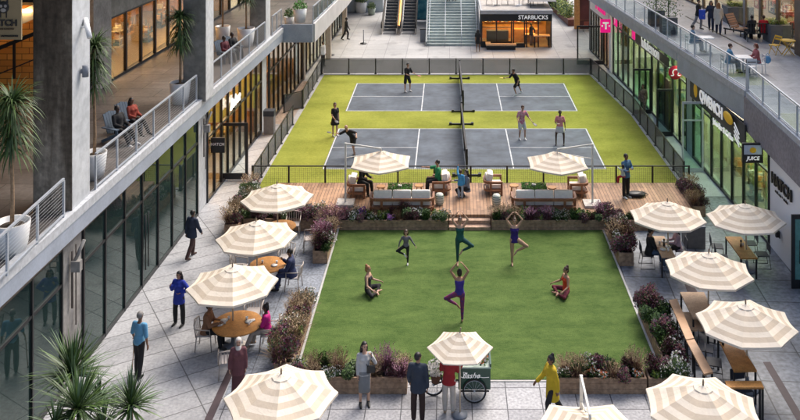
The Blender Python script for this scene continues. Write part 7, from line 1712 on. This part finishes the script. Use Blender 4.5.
# ---- far plaza
person(GP(346, 39.5), 100, 1.78, dict(WALK), 'dark', ('short', 'black'), (c_black, 1, .04, .02), ('trousers', c_black), label='person in black striding right across the far plaza', vox=.034)
person(GP(478, 51.5), 170, 1.66, dict(STAND), 'brown', ('long', 'black'), (c_black, .5, .1, .02), ('skirt', c_black, .6, .03), shoes=shoe_tan, fem=True, label='woman in a black dress standing at the stair foot by the kiosk', vox=.034)
person(GP(323, 66), 60, 1.70, dict(STAND), 'brown', ('short', 'black'), (c_white, 1, .05, .03), ('trousers', c_black), label='person in white at the far left shop door behind the fence', vox=.034)
person((G(531, 45).x, G(531, 45).y - .1, 0), 60, 1.72, dict(STAND, ua_l=V(.2, -.6, -.7)), 'brown', ('short', 'black'), (c_black, 1, .08, .03), ('trousers', cloth('tan_trousers', (.25, .15, .1))), label='person in black by the coffee kiosk tables', vox=.034)
sp = G(449, 5, 2.5); 
person((-.10 + .0, 68.35 + 15 * .335 + .15, .163 * 16), 10, 1.60, dict(STAND), 'light', ('short', 'brown'), (cloth('orange', (.55, .18, .06)), 1, .03, .02), ('trousers', cloth('denim', (.05, .10, .2))), label='person in orange high on the wide stair, left of the pair', vox=.034, group=None)
person((.40, 68.35 + 15 * .335 + .15, .163 * 16), -10, 1.66, dict(STAND), 'light', ('short', 'brown'), (cloth('cobalt', (.04, .12, .45)), 1, .03, .02), ('trousers', cloth('denim', (.05, .10, .2))), label='person in cobalt blue high on the wide stair, right of the pair', vox=.034)
# ---- right shop walkway
person(GP(643, 113.5), -20, 1.70, dict(WALK), 'tan', ('long', 'brown'), (mat('cloth_floral', (.06, .04, .03), .85, col2=(.35, .25, .18), vscale=16), 1, .12, .03), ('trousers', mat('cloth_floral', (.06, .04, .03))), fem=True, label='person in dark floral clothes walking past the open shop door', vox=.03)
person((XR(46) + .5, 46.4, .04), -75, 1.72, dict(STAND), 'tan', ('short', 'brown'), (cloth('ochre', (.22, .13, .03)), 1, .05, .02), ('trousers', c_black), label='person in ochre top and black trousers inside the second open shop door', vox=.03)
# ---- right tables
person((G(649.5, 254, .45).x, G(649.5, 254, .45).y, 0), 95, 1.80, dict(SIT, lean=V(0, -.08, 1)), 'tan', ('short', 'black'), (c_black, .6, .04, .024), ('trousers', cloth('denim_dark', (.055, .09, .15))), shoes=shoe_wh, label='man in a black tee and jeans seated at the oblong table', build=1.06)
person((G(678, 249, .45).x, G(678, 249, .45).y, 0), -95, 1.66, dict(SIT, lean=V(0, -.1, 1)), 'light', ('long', 'black'), (cloth('lilac_pink', (.46, .32, .38)), 1, .04, .02), ('trousers', c_black), fem=True, label='woman with long black hair in pale pink seated across the oblong table')
# ---- left gallery
def gpz(px, py): p = G(px, py, ZL); return (p.x, p.y, ZL)
person((gpz(118, 142)[0] + .05, gpz(118, 142)[1], ZL), 62, 1.74, dict(SIT, seat=.36, sh_l=V(0, -.7, -1), sh_r=V(0, -.5, -1), lean=V(0, .18, 1)), 'dark', ('short', 'black'), (c_black, 1, .04, .03), ('trousers', c_black), shoes=shoe_wh, label='person in dark clothes in the nearer blue garden chair on the gallery', vox=.024)
person((gpz(130, 132)[0] + .1, gpz(130, 132)[1], ZL), 60, 1.68, dict(SIT, seat=.36, sh_l=V(0, -.7, -1), sh_r=V(0, -.5, -1), lean=V(0, .12, 1)), 'brown', ('long', 'black'), (cloth('coral', (.30, .05, .03)), 1, .04, .02), ('trousers', c_black), fem=True, label='person in a coral orange top in the further blue garden chair', vox=.024)
person((gpz(225, 62)[0], gpz(225, 62)[1], ZL), 60, 1.72, dict(SIT, seat=.36, lean=V(0, .1, 1)), 'dark', ('short', 'black'), (cloth('maroon', (.10, .02, .03)), 1, .04, .03), ('trousers', c_black), label='person in maroon seated on the far gallery, left of the pair', vox=.028)
person((gpz(233, 58)[0], gpz(233, 58)[1], ZL), 60, 1.72, dict(SIT, seat=.36, lean=V(0, .1, 1)), 'dark', ('short', 'black'), (c_black, 1, .04, .03), ('trousers', c_black), label='person in black seated on the far gallery, right of the pair', vox=.028)
# ---- right terrace
def rz(px, py): p = G(px, py, ZR); return (p.x, p.y, ZR)
person(rz(698, 29), 60, 1.68, dict(WALK), 'light', ('short', 'black'), (c_black, 1, .06, .03), ('trousers', cloth('grey', (.22, .22, .23))), label='person in black jacket walking at the left of the terrace trio', vox=.028)
def backpack(root, J, s, hp, f_):
    P0, up, sd_, fr = f_; bpy.context.view_layer.update(); t = tag(empty('shopping_bag', root.matrix_world @ (J['wr_r'] + V(-.1, .0, .0)), root.rotation_euler.z), 'bright blue bag carried by the middle person of the terrace trio', 'bag')
    b = MB(); b.box((0, 0, -.02), (.34, .2, .52)); b.build('bag_body', mat('bag_cobalt', (.02, .07, .50), .6), t, bevel=.05); b = MB(); b.tube([(-.1, 0, .24), (0, 0, .36), (.1, 0, .24)], .012, n=5); b.build('handle', black, t)
person(rz(711, 31), -20, 1.70, dict(WALK, ua_r=V(-.35, -.1, -1), fa_r=V(-.3, -.5, -.4)), 'tan', ('long', 'black'), (c_navy, 1, .06, .024), ('trousers', c_navy), fem=True, label='person in dark navy with a blue bag, middle of the terrace trio', extra=backpack, vox=.028)
person(rz(718.5, 34), 160, 1.72, dict(WALK), 'light', ('long', 'ginger'), (cloth('ivory', (.55, .50, .42)), 1, .30, .03), ('trousers', c_navy), fem=True, label='woman in a long ivory coat, right of the terrace trio', vox=.028)
p = G(706, 52, ZR); person((p.x - .68, p.y, ZR), 90, 1.72, dict(SIT), 'light', ('short', 'black'), (cloth('blue_grey', (.12, .22, .32)), 1, .04, .02), ('trousers', cloth('denim', (.05, .10, .2))), label='lone sitter in blue-grey at the smaller white terrace table', vox=.028)
p = G(743, 73, ZR); person((p.x - .66, p.y, ZR), 90, 1.68, dict(SIT, lean=V(0, -.15, 1)), 'light', ('short', 'brown'), (cloth('steel_blue', (.12, .28, .42)), 1, .04, .02), ('trousers', cloth('grey', (.22, .22, .23))), label='sitter in steel blue on the left of the two at the white terrace table', vox=.028)
person((p.x + .66, p.y, ZR), -90, 1.68, dict(SIT, lean=V(0, -.15, 1)), 'light', ('bob', 'red'), (cloth('rose', (.36, .10, .10)), 1, .04, .02), ('trousers', c_grey), fem=True, label='red-haired sitter on the right of the two at the white terrace table', vox=.028)
p = G(759, 41, ZR); person((p.x + .25, p.y + .02, ZR), 170, 1.72, dict(SIT), 'tan', ('short', 'brown'), (cloth('scarlet', (.60, .012, .02)), 1, .04, .03), ('trousers', c_black), label='person in scarlet seated on the black terrace bench, back to us', vox=.028)
person((p.x - .35, p.y + .02, ZR), 190, 1.72, dict(SIT), 'brown', ('short', 'black'), (c_black, 1, .04, .03), ('trousers', c_black), label='person in black seated beside the one in scarlet', vox=.028)
